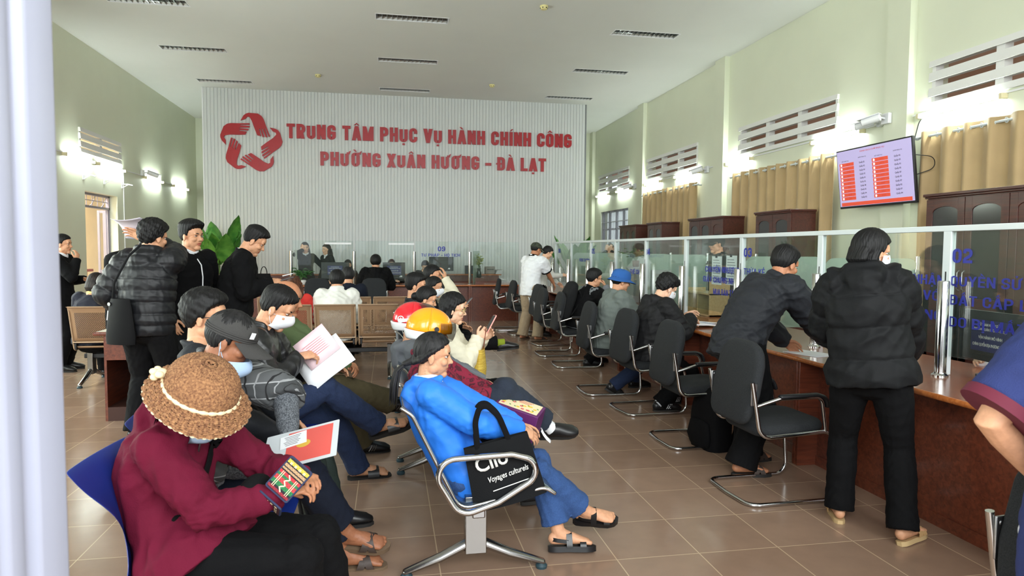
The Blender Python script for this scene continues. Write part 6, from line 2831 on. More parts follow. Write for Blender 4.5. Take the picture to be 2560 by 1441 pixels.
# ---------------- left row, nearest first
p1 = person('woman in a maroon hoodie and brown crocheted hat holding an embroidered wallet',
            dict(h=1.52, fem=True, skin='tan', girth=1.12, pel=(0, .0, .515), lean=(-42, 36), head=(-24, 36, 0), hip_twist=12, round=.02,
                 handR=(.0, .325, .70), handL=(-.14, .315, .72), fingR=(-.75, .75, .1), fingL=(.5, .85, .1), backR=(.3, -.3, .9), backL=(-.3, -.2, .9), curlR=38, curlL=35, thumbR=.5,
                 elbR=(.9, -.5, -.7), elbL=(-.9, -.5, -.7), footR=(.0, .39, .13), footL=(-.26, .38, .10), toeR=(-.25, 1, 0), toeL=(-.25, 1, 0), kneeR=(-.15, .7, 1), kneeL=(-.3, .7, 1), hair=T_(top=.6, side=1.2, style='bob', length=9, line=(6.8, 4, -1, -1.5, -7)), mask='low', mask_rgb=(176, 200, 226), lod=0, shoe=('sandal', L_black, L_dark)),
            (-.65, 2.37, 0), -112, T_(mat=C_maroon, loose=.032, hood=.042, hem=.09, hem_w=.04, amp=.012, lam=.2, cuff=1, name='hoodie'), T_(mat=C_black, loose=.03, flare=.035))
crochet_hat(p1)
p2 = person('older man in a dark grey cap and plaid shirt holding a red folder',
            dict(h=1.66, skin='dark', pel=(0, -.06, .535), lean=(-24, 32), head=(-2, 24, 0), round=.03,
                 handR=(.11, .20, .60), handL=(.0, .28, .70), fingR=(-.4, .9, .1), fingL=(.35, .9, -.1), backR=(.4, 0, .9), backL=(-.3, 0, .9), curlR=28, curlL=30, thumbL=.6,
                 elbR=(.8, -.7, -.6), elbL=(-.8, .6, .3), footR=(-.17, .50, .19), footL=(-.20, .48, .085), toeR=(.05, 1, -.10), toeL=(.02, 1, 0), kneeR=(.1, .5, 1), kneeL=(-.1, .7, .7), hair=T_(top=1.0, side=.6, color='grey', line=(6.5, 4.2, -2.2, -2.0, -7.6)), mask='low', mask_rgb=(170, 196, 226), lod=0, shoe=('sandal', L_brown, L_sole)),
            (-.70, 2.96, 0), -90,
            [T_(mat=C_knit, loose=.018, name='knit_cardigan', hem=.05, amp=.004, cuff=1), T_(mat=C_plaid, loose=.036, sleeve=.62, hem=.10, amp=.010, name='plaid_shirt', collar_t=.017, collar_h=.045)],
            T_(mat=C_navy, loose=.022, len=.80, flare=.030))
cap_hat(p2, C_cap, tag_m=M_paper, brim=.090, drop=.030)
p5 = person('dark-haired man behind the grey cap, only his wavy hair clearly showing',
            dict(h=1.68, skin='mid', pel=(0, -.06, .535), lean=(-16, -6), head=(-4, 4, 0), handR=(.13, .20, .60), handL=(-.16, .24, .60), footR=(.13, .42, .085), footL=(-.14, .46, .085), hair=T_(top=2.6, side=1.4, front=.6, messy=.5), glasses=(30, 28, 28), lod=1, shoe=('shoe', L_black, L_dark)),
            (-.75, 3.50, 0), -88, T_(mat=C_dgrey, loose=.03), T_(mat=cloth('bottle_green', (44, 54, 50), rough=.6), loose=.022))
p3 = person('young man in a white mask and black leather jacket reading white documents',
            dict(h=1.70, skin='mid', pel=(0, -.05, .535), lean=(-8, 16), head=(-6, 28, 0), handR=(.10, .19, .88), handL=(-.10, .33, .76), fingR=(-.5, .9, .12), fingL=(.3, .9, .2), backR=(.5, -.2, .8), backL=(-.6, -.3, .6), curlR=40, curlL=30,
                 elbR=(.7, -.6, -.9), elbL=(-.7, -.5, -.9), footR=(-.12, .62, .42), toeR=(-.05, .95, .25), footL=(-.34, .50, .085), kneeR=(.1, .5, 1.0), kneeL=(-.3, 1, .5), hair=T_(top=2.0, side=.3, front=.3, line=(6.6, 3.6, -1.2, -1.0, -5.0)), mask=1, lod=0, shoe=('slide', L_black, L_dark)),
            (-.70, 4.08, 0), -90, T_(mat=C_leather, loose=.028, hem=.07, amp=.009, cuff=1, collar_t=.017, collar_h=.04), T_(mat=C_denimd, loose=.02, flare=.02))
p4 = person('balding man in an army green jacket with hands clasped on his knee',
            dict(h=1.68, skin='tan', pel=(0, -.05, .535), lean=(-6, 14), head=(-8, 12, 0), handR=(.04, .42, .70), handL=(-.02, .44, .68), fingR=(-.7, .7, -.1), fingL=(.7, .7, -.1), curlR=40, curlL=40, footR=(-.14, .70, .42), toeR=(-.1, 1, .05), footL=(-.30, .50, .085), kneeR=(.4, 1, 1.0), kneeL=(-.2, 1, .5), hair=T_(top=.2, side=.25, bald=1.0, line=(8, 6, 2.0, -1.0, -6.0)), lod=1, shoe=('trainer', L_black, L_dark, M_steel)),
            (-.70, 4.68, 0), -90, T_(mat=C_green, loose=.03, hem=.08, amp=.009), T_(mat=C_olive, loose=.028, flare=.03))

# ---------------- right row (chrome benches), nearest first
r1 = person('elderly woman with a ponytail in a bright blue jacket, jeans and black sandals',
            dict(h=1.52, fem=True, skin='mid', pel=(0, -.01, .455), lean=(-36, -8), head=(-4, 6, 0), handR=(.06, .26, .64), handL=(-.10, .30, .60), fingR=(-.1, .9, -.45), fingL=(.3, .9, -.2), curlR=24, backR=(.5, .3, .8),
                 elbR=(.9, -.5, -.6), elbL=(-.9, -.5, -.6), footR=(-.10, .62, .16), toeR=(.12, 1, -.02), footL=(.0, .47, .09), toeL=(.05, 1, 0), kneeR=(.05, .4, 1), kneeL=(-.1, 1, .5), hair=T_(top=.9, side=.7, style='pony', length=27, color='grey', line=(6.6, 4.6, 1.2, -1.0, -6)), lod=0, sole=.03, shoe=('strap', L_black, L_black), inner=cloth('pale_blue', (206, 220, 240))),
            (.36, 3.22, 0), -94, T_(mat=C_blue, loose=.036, hood=.032, hem=.12, amp=.006, lam=.2, cuff=1, name='jacket', smooth=4), T_(mat=C_denim, loose=.018, len=.86, flare=.03))
r2 = person('woman in a maroon patterned top and orange helmet with a purple gift bag',
            dict(h=1.58, fem=True, skin='mid', pel=(0, -.02, .475), lean=(-30, -8), head=(-4, 8, 0), handR=(.04, .22, .69), handL=(-.10, .30, .62), fingR=(-.2, .85, -.5), curlR=25, backR=(.4, .4, .8), elbR=(.9, -.5, -.6), footR=(-.04, .54, .47), toeR=(.1, 1, .06), footL=(-.06, .44, .09), kneeR=(.1, .4, 1.2), hair=T_(top=.6, side=.6), lod=1, sock=C_white, shoe=('shoe', L_black, L_dark)),
            (.37, 3.76, 0), -90, T_(mat=C_floral, loose=.026, hem=.08, name='blouse'), T_(mat=C_denimk, loose=.024, flare=.03, len=.9))
M_orange = mat('helmet_orange', (250, 156, 14), rough=.22, coat=.5)
M_hred = mat('helmet_red', (206, 26, 40), rough=.22, coat=.5)
M_hwhite = mat('helmet_white', (232, 234, 236), rough=.25, coat=.4)
helmet(r2, M_orange, M_hwhite, False, stripe=False)
r3 = person('person in a grey hooded jacket wearing a red helmet with raised visor',
            dict(h=1.60, fem=True, skin='mid', pel=(0, -.02, .475), lean=(-36, -14), head=(-6, 4, 0), handR=(.12, .32, .58), handL=(-.12, .32, .58), footR=(.10, .40, .085), footL=(-.10, .44, .085), hair=T_(top=.6, side=.6, style='bun'), lod=1, shoe=('shoe', L_black, L_dark)),
            (.36, 4.30, 0), -90, T_(mat=C_hood, loose=.034, hood=.05, amp=.010, name='hoodie'), T_(mat=C_black, loose=.02))
helmet(r3, M_hred, M_hwhite, True, emblem=M_hwhite)
r4 = person('woman with short hair and clear glasses in a cream jacket holding a pink phone',
            dict(h=1.58, fem=True, skin='fair', pel=(0, -.02, .475), lean=(-6, 16), head=(-2, 8, 0), handR=(.10, .24, .86), handL=(-.06, .28, .84), fingR=(-.3, .7, .6), fingL=(.2, .7, .6), curlR=45, curlL=40, backR=(.8, .2, .2), backL=(-.6, .4, .3), elbR=(.7, -.4, -1), elbL=(-.7, -.4, -1), footR=(.08, .48, .085), footL=(-.12, .46, .085), hair=T_(top=1.9, side=1.6, style='bob', length=6, messy=.35, line=(5.9, 3.4, -2.0, -2.0, -7)), glasses=(190, 170, 110), big_glasses=True, lod=0, shoe=('shoe', L_black, L_dark)),
            (.40, 4.90, 0), -97, T_(mat=C_cream, loose=.034, hem=.10, amp=.010, collar_t=.02, collar_h=.05), T_(mat=C_black, loose=.024))
r8 = person('dark-haired woman bending down behind the red helmet',
            dict(h=1.58, fem=True, skin='mid', pel=(0, -.02, .475), lean=(-22, 6), head=(-6, 18, 0), handR=(.12, .34, .62), handL=(-.12, .34, .62), footR=(.1, .42, .085), footL=(-.1, .45, .085), hair=T_(top=1.2, side=1.0, style='bun'), lod=1, shoe=('shoe', L_black, L_dark)),
            (.36, 6.03, 0), -92, T_(mat=C_black2, loose=.03), T_(mat=C_black, loose=.02))
r5 = person('man with short black hair seen from behind on the farthest chrome bench',
            dict(h=1.68, skin='mid', pel=(0, -.03, .51), lean=(-16, -6), head=(-20, 4, 0), handR=(.14, .34, .60), handL=(-.14, .34, .60), footR=(.12, .42, .085), footL=(-.12, .45, .085), hair=H_short, lod=1, shoe=('shoe', L_black, L_dark)),
            (.36, 6.65, 0), -80, T_(mat=C_dgrey, loose=.028), T_(mat=C_black, loose=.02))
r6 = person('woman in a white mask with green socks and black loafers, legs crossed',
            dict(h=1.58, fem=True, skin='mid', pel=(0, -.0, .50), lean=(-4, 8), head=(-6, 8, 0), handR=(.10, .32, .86), handL=(-.1, .36, .66), fingR=(0, .7, .7), curlR=40, elbR=(.7, -.3, -1), footR=(.02, .88, .50), toeR=(.05, 1, .12), footL=(-.08, .44, .085), kneeR=(.3, 1, 1.1), hair=T_(top=1.0, side=.9, style='bun', line=(6.6, 4.4, .5, -1.2, -7)), mask=1, lod=1, sock=cloth('sock_green', (134, 150, 40)), shoe=('shoe', L_black, L_dark)),
            (.42, 7.20, 0), -92, T_(mat=C_black, loose=.026), T_(mat=C_black2, loose=.03, len=.86, flare=.02))
r7 = person('woman in a cream coat resting her face on her hand at the bench end',
            dict(h=1.72, fem=True, skin='mid', pel=(0, -.0, .54), lean=(2, 4), head=(-10, 2, -6), handR=(.06, .20, 1.16), handL=(-.1, .34, .66), fingR=(-.2, -.1, 1), curlR=30, backR=(.3, .9, 0), elbR=(.6, .4, -1), footR=(.1, .44, .085), footL=(-.1, .45, .085), hair=T_(top=1.3, side=1.0, style='bun', line=(6.4, 4.4, .5, -1.2, -7)), lod=1, shoe=('shoe', L_black, L_dark)),
            (.44, 7.75, 0), -95, T_(mat=C_cream, loose=.026), T_(mat=C_black, loose=.02))

# ---------------- far benches (backs to the camera)
person('person in a white jacket sitting with back turned on the tan bench',
       dict(h=1.66, skin='mid', pel=(0, -.02, .50), lean=(-6, 16), head=(0, 12, 0), handR=(.14, .34, .62), handL=(-.14, .34, .62), footR=(.12, .44, .085), footL=(-.12, .44, .085), hair=T_(top=1.8, side=1.2, line=(6, 3.5, -1, -1.5, -8)), lod=1, shoe=('shoe', L_black, L_dark)),
       (-.60, 8.16, 0), 2, T_(mat=C_offwhite, loose=.05, amp=.012, collar_t=.022, collar_h=.05), T_(mat=C_black, loose=.02))
person('woman with long reddish brown hair in a red top on the tan bench',
       dict(h=1.54, fem=True, skin='mid', pel=(0, -.02, .50), lean=(-4, 20), head=(30, 22, 4), handR=(.12, .34, .62), handL=(-.12, .34, .62), footR=(.12, .44, .085), footL=(-.12, .44, .085), hair=T_(top=1.3, side=1.1, style='long', length=34, color='brown'), lod=1, shoe=('shoe', L_black, L_dark)),
       (-1.085, 8.16, 0), -6, T_(mat=C_red, loose=.03, amp=.009), T_(mat=C_black, loose=.02))
person('person with brown hair and a yellow collar under a navy coat, far left bench',
       dict(h=1.60, fem=True, skin='mid', pel=(0, -.02, .50), lean=(-4, 18), head=(-14, 14, 0), handR=(.12, .34, .62), handL=(-.12, .34, .62), footR=(.12, .44, .085), footL=(-.12, .44, .085), hair=T_(top=1.5, side=1.3, style='bob', length=9, color='dark'), inner=mat('collar_yellow', (236, 208, 130), rough=.8), lod=1, shoe=('shoe', L_black, L_dark)),
       (-3.22, 8.12, 0), -8, T_(mat=cloth('ink_navy', (36, 37, 48)), loose=.045, amp=.009, collar=0), T_(mat=C_black, loose=.02))
person('person in a dark jacket just beyond the white jacket, on the farther bench',
       dict(h=1.66, skin='mid', pel=(0, -.02, .50), lean=(-6, 12), head=(0, 8, 0), handR=(.14, .34, .62), handL=(-.14, .34, .62), footR=(.12, .44, .085), footL=(-.12, .44, .085), hair=T_(top=1.4, side=.9, color='grey'), lod=2, shoe=('shoe', L_black, L_dark)),
       (-.54, 9.36, 0), 4, T_(mat=C_navy, loose=.04), T_(mat=C_black, loose=.02))

# ---------------- standing on the left
s1 = person('man in a shiny black puffer jacket raising a sheet of paper beside his head',
            dict(h=1.70, skin='mid', pel=(0, 0, .935), lean=(2, 8), head=(-24, 8, 0), handR=(-.13, .17, 1.565), fingR=(-.8, -.1, .5), backR=(.2, .9, .3), curlR=25, elbR=(.5, 1, -.45), handL=(-.26, .16, 1.00), footR=(.11, .02, .085), footL=(-.11, -.02, .085), hair=T_(top=3.2, side=1.5, messy=.7, line=(6, 3.4, -1, -1.5, -7.6)), lod=0, shoe=('shoe', L_black, L_dark)),
            (-1.84, 5.62, 0), -16, T_(mat=C_puff, loose=.058, quilt=(.088, .013), hem=.12, cinch=1, collar_t=.03, collar_h=.05, collar_r=.012, hood=.052, amp=.006, name='puffer_jacket'), T_(mat=C_black2, loose=.028))
s2 = person('man with swept-up hair in a black jacket with a white zip, facing right',
            dict(h=1.72, skin='mid', pel=(0, 0, .945), lean=(0, 2), head=(12, 2, 0), girth=1.12, footR=(.12, 0, .085), footL=(-.12, .03, .085), hair=T_(top=3.2, side=.5, front=1.6, line=(7.2, 3.6, -1.4, -1.2, -6)), inner=C_white, lod=0, shoe=('shoe', L_black, L_dark)),
            (-1.73, 6.36, 0), -128, T_(mat=C_black, loose=.030, hem=.12, amp=.006), T_(mat=C_black2, loose=.02))
mb = MB()
pr_ = spine_prof(s2)
zp = [s2.spine[i] + s2.fw * (pr_[i][1] + .030 * .9 + .016) for i in (5, 4, 3, 2, 1, 0)]
zp[0] = s2.nb + s2.fw * .082 - s2.up * .03
zp.append(zp[-1] + V(0, 0, -.10))
mb.tube(zp, [(.006, .003)] * len(zp), 6, ref=s2.fw)
obj('zip', mb, C_white, s2.root)
s3 = person('man in a black bomber jacket looking down at something in his hand',
            dict(h=1.72, skin='mid', pel=(0, 0, .945), lean=(4, 16), head=(-4, 32, 0), handR=(.10, .31, 1.19), handL=(-.10, .33, 1.18), fingR=(-.5, .85, .1), fingL=(.5, .85, .1), curlR=35, curlL=35, footR=(.11, 0, .085), footL=(-.11, .02, .085), hair=T_(top=2.6, side=.4, front=.7, line=(7, 3.8, -1.2, -1.0, -4.6)), inner=C_white, lod=0, shoe=('shoe', L_black, L_dark)),
            (-1.36, 6.38, 0), -82, T_(mat=C_black, loose=.042, hem=.10, cinch=1, amp=.010, cuff=1), T_(mat=C_black2, loose=.02))
person('woman in a black coat in profile with a hand at her chin beside the jamb',
       dict(h=1.64, fem=True, skin='mid', pel=(0, 0, .905), lean=(0, 3), head=(0, 2, 0), handR=(.06, .20, 1.34), fingR=(-.2, .1, 1), curlR=40, elbR=(.6, .1, -1), backR=(.3, .9, 0), handL=(-.1, .22, 1.10), footR=(.1, 0, .085), footL=(-.1, 0, .085), hair=T_(top=1.4, side=.9, style='bun', line=(6.6, 4, -.6, -1.2, -7)), inner=C_white, lod=1, shoe=('shoe', L_black, L_dark)),
       (-3.88, 8.95, 0), -88, T_(mat=C_black, loose=.03, hem=.16), T_(mat=C_black, loose=.02))

# ---------------- right counter
c1_ = person('older man in a dark grey jacket leaning over the counter on his hand',
             dict(h=1.66, skin='tan', pel=(0, -.03, .90), lean=(26, 46), head=(8, 22, 0), handR=(.12, .68, .815), handL=(-.20, .52, .85), fingR=(-.2, .95, -.1), curlR=35, backR=(.3, -.2, .9), elbR=(.7, -.5, -.6), footR=(.10, -.06, .085), footL=(-.12, .16, .085), toeR=(.3, 1, 0), toeL=(-.1, 1, 0), hair=T_(top=2.0, side=.8, line=(7.0, 4.2, -2.0, -1.6, -6.2), color='black'), inner=C_white, lod=0, shoe=('sandal', L_brown, L_dark)),
             (2.36, 4.20, 0), -82, T_(mat=C_dgrey, loose=.05, hem=.16, cinch=1, amp=.013, collar_t=.018, cuff=1), T_(mat=C_black2, loose=.034, flare=.04))
c2_ = person('woman in a matt black hooded puffer jacket and black trousers at the counter',
             dict(h=1.62, fem=True, skin='mid', pel=(-.03, -.02, .895), lean=(0, 3), side=-6, head=(-52, 12, 0), girth=1.05, handR=(.17, .36, .86), handL=(-.14, .30, .95), fingR=(-.2, .95, -.1), elbR=(.9, -.5, -.4), elbL=(-.9, -.3, -.5), footR=(.14, -.10, .085), footL=(-.16, .06, .085), toeR=(.55, 1, 0), toeL=(-.2, 1, 0), hair=T_(top=1.5, side=1.4, style='bob', length=7.5, line=(6, 3.5, -1.6, -2.2, -8)), mask=1, lod=0, shoe=('sandal', L_tan, mat('sole_tan', (196, 168, 122), rough=.7))),
             (2.56, 3.16, 0), -38, T_(mat=C_puff2, loose=.062, quilt=(.165, .018), hem=.10, hood=.062, amp=.012, collar_t=.028, collar_h=.05, collar_r=.012, name='puffer_jacket', flat=1), T_(mat=C_black, loose=.022, flare=.025))
c3_ = person('young man in a white mask and black jacket reading a stapled document',
             dict(h=1.68, skin='fair', pel=(0, -.02, .55), lean=(4, 24), head=(4, 28, 0), handR=(.08, .40, .86), handL=(-.16, .46, .86), fingR=(-.3, .9, -.2), curlR=35, backR=(.4, -.2, .8), elbR=(.7, -.5, -.7), footR=(.10, .08, .085), footL=(-.12, .30, .085), toeR=(.1, 1, 0), hair=T_(top=2.9, side=1.2, front=1.0, messy=.6, line=(5.2, 3.2, -1.2, -1.4, -6.2)), mask=1, lod=0, sock=C_white, shoe=('trainer', L_black, L_dark, M_hwhite)),
             (2.40, 5.98, 0), -84, T_(mat=cloth('parka_black', (22, 22, 24), rough=.7), loose=.042, hem=.08, hood=.034, amp=.011), T_(mat=C_black2, loose=.024))
c4_ = person('man in a blue bucket hat, glasses and grey-green jacket at the counter',
             dict(h=1.66, skin='mid', pel=(0, -.02, .56), lean=(6, 16), head=(0, 12, 0), handR=(.08, .44, .83), handL=(-.16, .46, .83), elbR=(.7, -.5, -.7), footR=(.12, .02, .085), footL=(-.12, .34, .085), toeR=(0, 1, -.6), hair=T_(top=.4, side=.8, line=(6.2, 3.8, -1.2, -1.4, -7)), glasses=(30, 28, 28), lod=1, shoe=('trainer', L_black, L_dark, L_dark)),
             (2.30, 6.83, 0), -88, T_(mat=C_greygreen, loose=.045, hem=.12, amp=.010), T_(mat=C_denimd, loose=.022))
bucket_hat(c4_, mat('cloth_hat_blue', (36, 88, 156), rough=.9, bump=.5, scale=200))
c5_ = person('man in glasses wearing a black backpack, chin resting on his hand',
             dict(h=1.66, skin='mid', pel=(0, .02, .535), lean=(12, 28), head=(0, 8, 0), handR=(.04, .38, 1.02), handL=(-.16, .46, .83), fingR=(-.3, -.3, .9), curlR=45, backR=(.3, .9, 0), elbR=(.5, .3, -1), footR=(.12, .12, .085), footL=(-.12, .30, .085), hair=T_(top=2.4, side=1.0, front=.5, line=(6, 3.6, -1.2, -1.4, -6.4)), glasses=(25, 24, 24), lod=1, shoe=('shoe', L_black, L_dark)),
             (2.40, 8.44, 0), -86, [T_(mat=C_mgrey, loose=.034, hem=.06, amp=.009, name='jacket'), T_(mat=C_black2, loose=.044, sleeve=.17, hem=.05, name='vest')], T_(mat=C_black2, loose=.022))
c6_ = person('man in a white polo shirt, camouflage cap and beige trousers at the counter',
             dict(h=1.62, skin='tan', pel=(0, 0, .905), lean=(2, 14), head=(-14, 18, 0), handR=(.16, .44, .90), handL=(-.20, .36, .92), elbR=(.6, -.4, -.8), footR=(.14, .02, .085), footL=(-.15, -.02, .085), toeR=(.35, 1, 0), hair=T_(top=.4, side=.4, line=(6.2, 3.8, -1.2, -1.4, -6)), lod=1, shoe=('slide', L_brown, L_sole)),
             (2.30, 10.88, 0), -52, T_(mat=C_white, loose=.036, sleeve=.36, hem=.16, amp=.009, collar_t=.012), T_(mat=C_khaki, loose=.034, flare=.03))
cap_hat(c6_, C_camo, brim=.07)
mb = MB()
for q in range(2):
    rr = .066 * c6_.s
    ring = [c6_.nb + c6_.up * (.012 + .012 * q) + c6_.sx * (cos(a) * rr * 1.06) + c6_.fw * (sin(a) * rr * 1.04) - c6_.up * (max(0, sin(a)) * .028) for a in np.linspace(0, 2 * pi, 19)[:-1]]
    mb.tube(ring, .0135, 8, closed=True)
obj('collar', mb, C_black, c6_.root, smooth=60)
for i in (0, 1):
    mb = MB()
    d = (c6_.el[i] - c6_.sh[i]).normalized()
    q = c6_.sh[i].lerp(c6_.el[i], .80)
    mb.tube([q, q + d * .022], [.098 * c6_.s, .098 * c6_.s], 18)
    obj('sleeve_band', mb, C_black, c6_.root, smooth=60)
person('woman in a dark top with tied-up hair writing beside the white polo man',
       dict(h=1.58, fem=True, skin='fair', pel=(0, 0, .875), lean=(2, 14), head=(0, 26, 0), handR=(.10, .36, 1.06), handL=(-.16, .36, .92), fingR=(-.1, .95, .1), curlR=40, elbR=(.6, -.4, -.8), footR=(.1, 0, .085), footL=(-.1, .04, .085), hair=T_(top=1.3, side=1.0, style='bun', line=(6.4, 4, -.6, -1.2, -7)), lod=2, shoe=('shoe', L_black, L_dark)),
       (2.58, 11.42, 0), -88, T_(mat=C_offwhite, loose=.02), T_(mat=C_black, loose=.02))
c7_ = person('person in a navy blue polo shirt with red-trimmed sleeve at the right edge',
             dict(h=1.56, skin='mid', pel=(0, 0, .87), girth=1.02, lean=(2, 6), head=(-6, 20, 0), handL=(-.20, .04, .93), handR=(.2, .40, .95), elbL=(-.1, -1, -.1), footR=(.12, 0, .085), footL=(-.12, .05, .085), hair=H_short, lod=0, shoe=('shoe', L_black, L_dark)),
             (1.585, 1.20, 0), -88, T_(mat=C_navypolo, loose=.036, sleeve=.36, hem=.16, amp=.006, name='polo_shirt'), T_(mat=cloth('pale_shorts', (206, 210, 220)), loose=.03))
for i in (0,):
    mb = MB()
    d = (c7_.el[i] - c7_.sh[i]).normalized()
    for j, col in enumerate((0,)):
        q = c7_.sh[i].lerp(c7_.el[i], .835)
        mb.tube([q - d * .004, q + d * .024], [.100 * c7_.s, .100 * c7_.s], 24)
    obj('sleeve_trim', mb, mat('trim_crimson', (92, 18, 42), rough=.8), c7_.root, smooth=60)

# ---------------- people at and behind the back counter
person('person in a black hooded top seated with back turned at the back counter',
       dict(h=1.80, skin='mid', pel=(0, 0, .57), lean=(2, 10), head=(0, 10, 0), handR=(.2, .44, .82), handL=(-.2, .44, .82), footR=(.12, .30, .085), footL=(-.12, .30, .085), hair=T_(top=2.2, side=1.8), face=False, lod=1, shoe=('shoe', L_black, L_dark)),
       (-.24, 12.90, 0), 0, T_(mat=C_black, loose=.055, hood=.06, amp=.010, name='hooded_top'), T_(mat=C_black2, loose=.02))
person('smiling staff woman with very long black hair and a hand on her cheek',
       dict(h=1.62, fem=True, skin='fair', pel=(0, 0, .895), lean=(0, 4), head=(8, 4, 6), handR=(.06, .12, 1.46), fingR=(-.1, .1, 1), curlR=25, backR=(.2, .9, 0), elbR=(.8, .2, -.8), handL=(-.40, .16, 1.0), elbL=(-.6, -.5, -.6), footR=(.1, 0, .085), footL=(-.1, 0, .085), hair=T_(top=1.4, side=1.1, style='long', length=44, line=(6.6, 4.6, 1.6, -1, -7)), inner=C_white, lod=2, shoe=('shoe', L_black, L_dark)),
       (-1.74, 14.96, 0), 186, T_(mat=C_black, loose=.022, hem=.12, name='blazer'), T_(mat=C_black, loose=.014))
person('staff woman with long wavy hair in a black blazer looking to the left',
       dict(h=1.58, fem=True, skin='fair', pel=(0, 0, .875), lean=(0, 3), head=(-6, 2, 0), footR=(.1, 0, .085), footL=(-.1, 0, .085), hair=T_(top=1.5, side=1.2, style='long', length=32, line=(6.6, 4.4, 1.2, -1, -7), color='dark'), inner=C_white, lod=2, shoe=('shoe', L_black, L_dark)),
       (-1.28, 14.96, 0), 130, T_(mat=C_black, loose=.022, hem=.12, name='blazer'), T_(mat=C_black, loose=.014))
person('smiling staff woman seated between the two monitors on the back counter',
       dict(h=1.58, fem=True, skin='fair', pel=(0, 0, .56), lean=(2, 8), head=(0, 4, 0), handR=(.16, .30, .80), handL=(-.16, .30, .80), footR=(.1, .36, .085), footL=(-.1, .36, .085), hair=T_(top=1.3, side=1.0, style='bun', line=(6.6, 4.6, 1.0, -1, -7)), inner=C_white, lod=2, shoe=('shoe', L_black, L_dark)),
       (.06, 14.98, 0), 180, T_(mat=C_black, loose=.022, name='blazer'), T_(mat=C_black, loose=.014))
person('seated staff woman half hidden by the monitor with the navy sign on the left',
       dict(h=1.56, fem=True, skin='fair', pel=(0, 0, .56), lean=(2, 10), head=(0, 10, 0), handR=(.16, .30, .80), handL=(-.16, .30, .80), footR=(.1, .36, .085), footL=(-.1, .36, .085), hair=T_(top=1.3, side=1.0, style='long', length=26, line=(6.6, 4.4, 1.0, -1, -7), color='dark'), lod=2, shoe=('shoe', L_black, L_dark)),
       (-.86, 14.98, 0), 180, T_(mat=C_black, loose=.022, name='blazer'), T_(mat=C_black, loose=.014))
person('seated staff member in black behind the monitor under the 09 number',
       dict(h=1.60, skin='fair', pel=(0, 0, .56), lean=(2, 22), head=(0, 30, 0), handR=(.16, .30, .80), handL=(-.16, .30, .80), footR=(.1, .36, .085), footL=(-.1, .36, .085), hair=T_(top=1.6, side=1.2), lod=2, shoe=('shoe', L_black, L_dark)),
       (.78, 14.90, 0), 180, T_(mat=C_black, loose=.024), T_(mat=C_black, loose=.014))
# behind the right counter
person('staff woman behind the glass holding both hands up before her face',
       dict(h=1.62, fem=True, skin='fair', pel=(0, 0, .895), lean=(0, 6), head=(4, 8, 0), handR=(.05, .15, 1.47), handL=(-.05, .15, 1.47), fingR=(-.15, .1, 1), fingL=(.15, .1, 1), curlR=14, curlL=14, backR=(.2, .9, 0), backL=(-.2, .9, 0), elbR=(.8, .3, -1), elbL=(-.8, .3, -1), footR=(.1, 0, .085), footL=(-.1, 0, .085), hair=T_(top=1.4, side=1.2, style='bob', length=12), lod=2, shoe=('shoe', L_black, L_dark)),
       (4.25, 12.60, 0), 150, T_(mat=C_black2, loose=.024), T_(mat=C_black, loose=.014))
k_ = person('staff man in a dark cap and glasses in profile behind the glass, facing left',
            dict(h=1.72, skin='mid', pel=(0, 0, .945), lean=(0, 4), head=(0, 6, 0), footR=(.1, 0, .085), footL=(-.1, 0, .085), handR=(.2, .25, .95), hair=T_(top=.5, side=1.0, line=(6.4, 3.8, -1, -1.2, -7.4)), glasses=(28, 26, 26), lod=1, shoe=('shoe', L_black, L_dark)),
            (4.36, 8.40, 0), 92, T_(mat=C_black2, loose=.03), T_(mat=C_black, loose=.018))
cap_hat(k_, C_black2)
person('staff person in glasses seated behind the monitor at the right picture edge',
       dict(h=1.66, skin='fair', pel=(0, 0, .56), lean=(0, 6), head=(6, 6, 0), handR=(.16, .34, .80), handL=(-.16, .34, .80), footR=(.12, .36, .085), footL=(-.12, .36, .085), hair=T_(top=1.8, side=1.0), glasses=(40, 40, 44), lod=1, shoe=('shoe', L_black, L_dark)),
       (4.16, 3.62, 0), 95, T_(mat=C_white, loose=.022), T_(mat=C_black, loose=.016))
# ------------------------------------------------------------------ things carried and things standing about
def att(name, parent, mb, m, **k):
    return obj(name, mb, m, parent, **k)


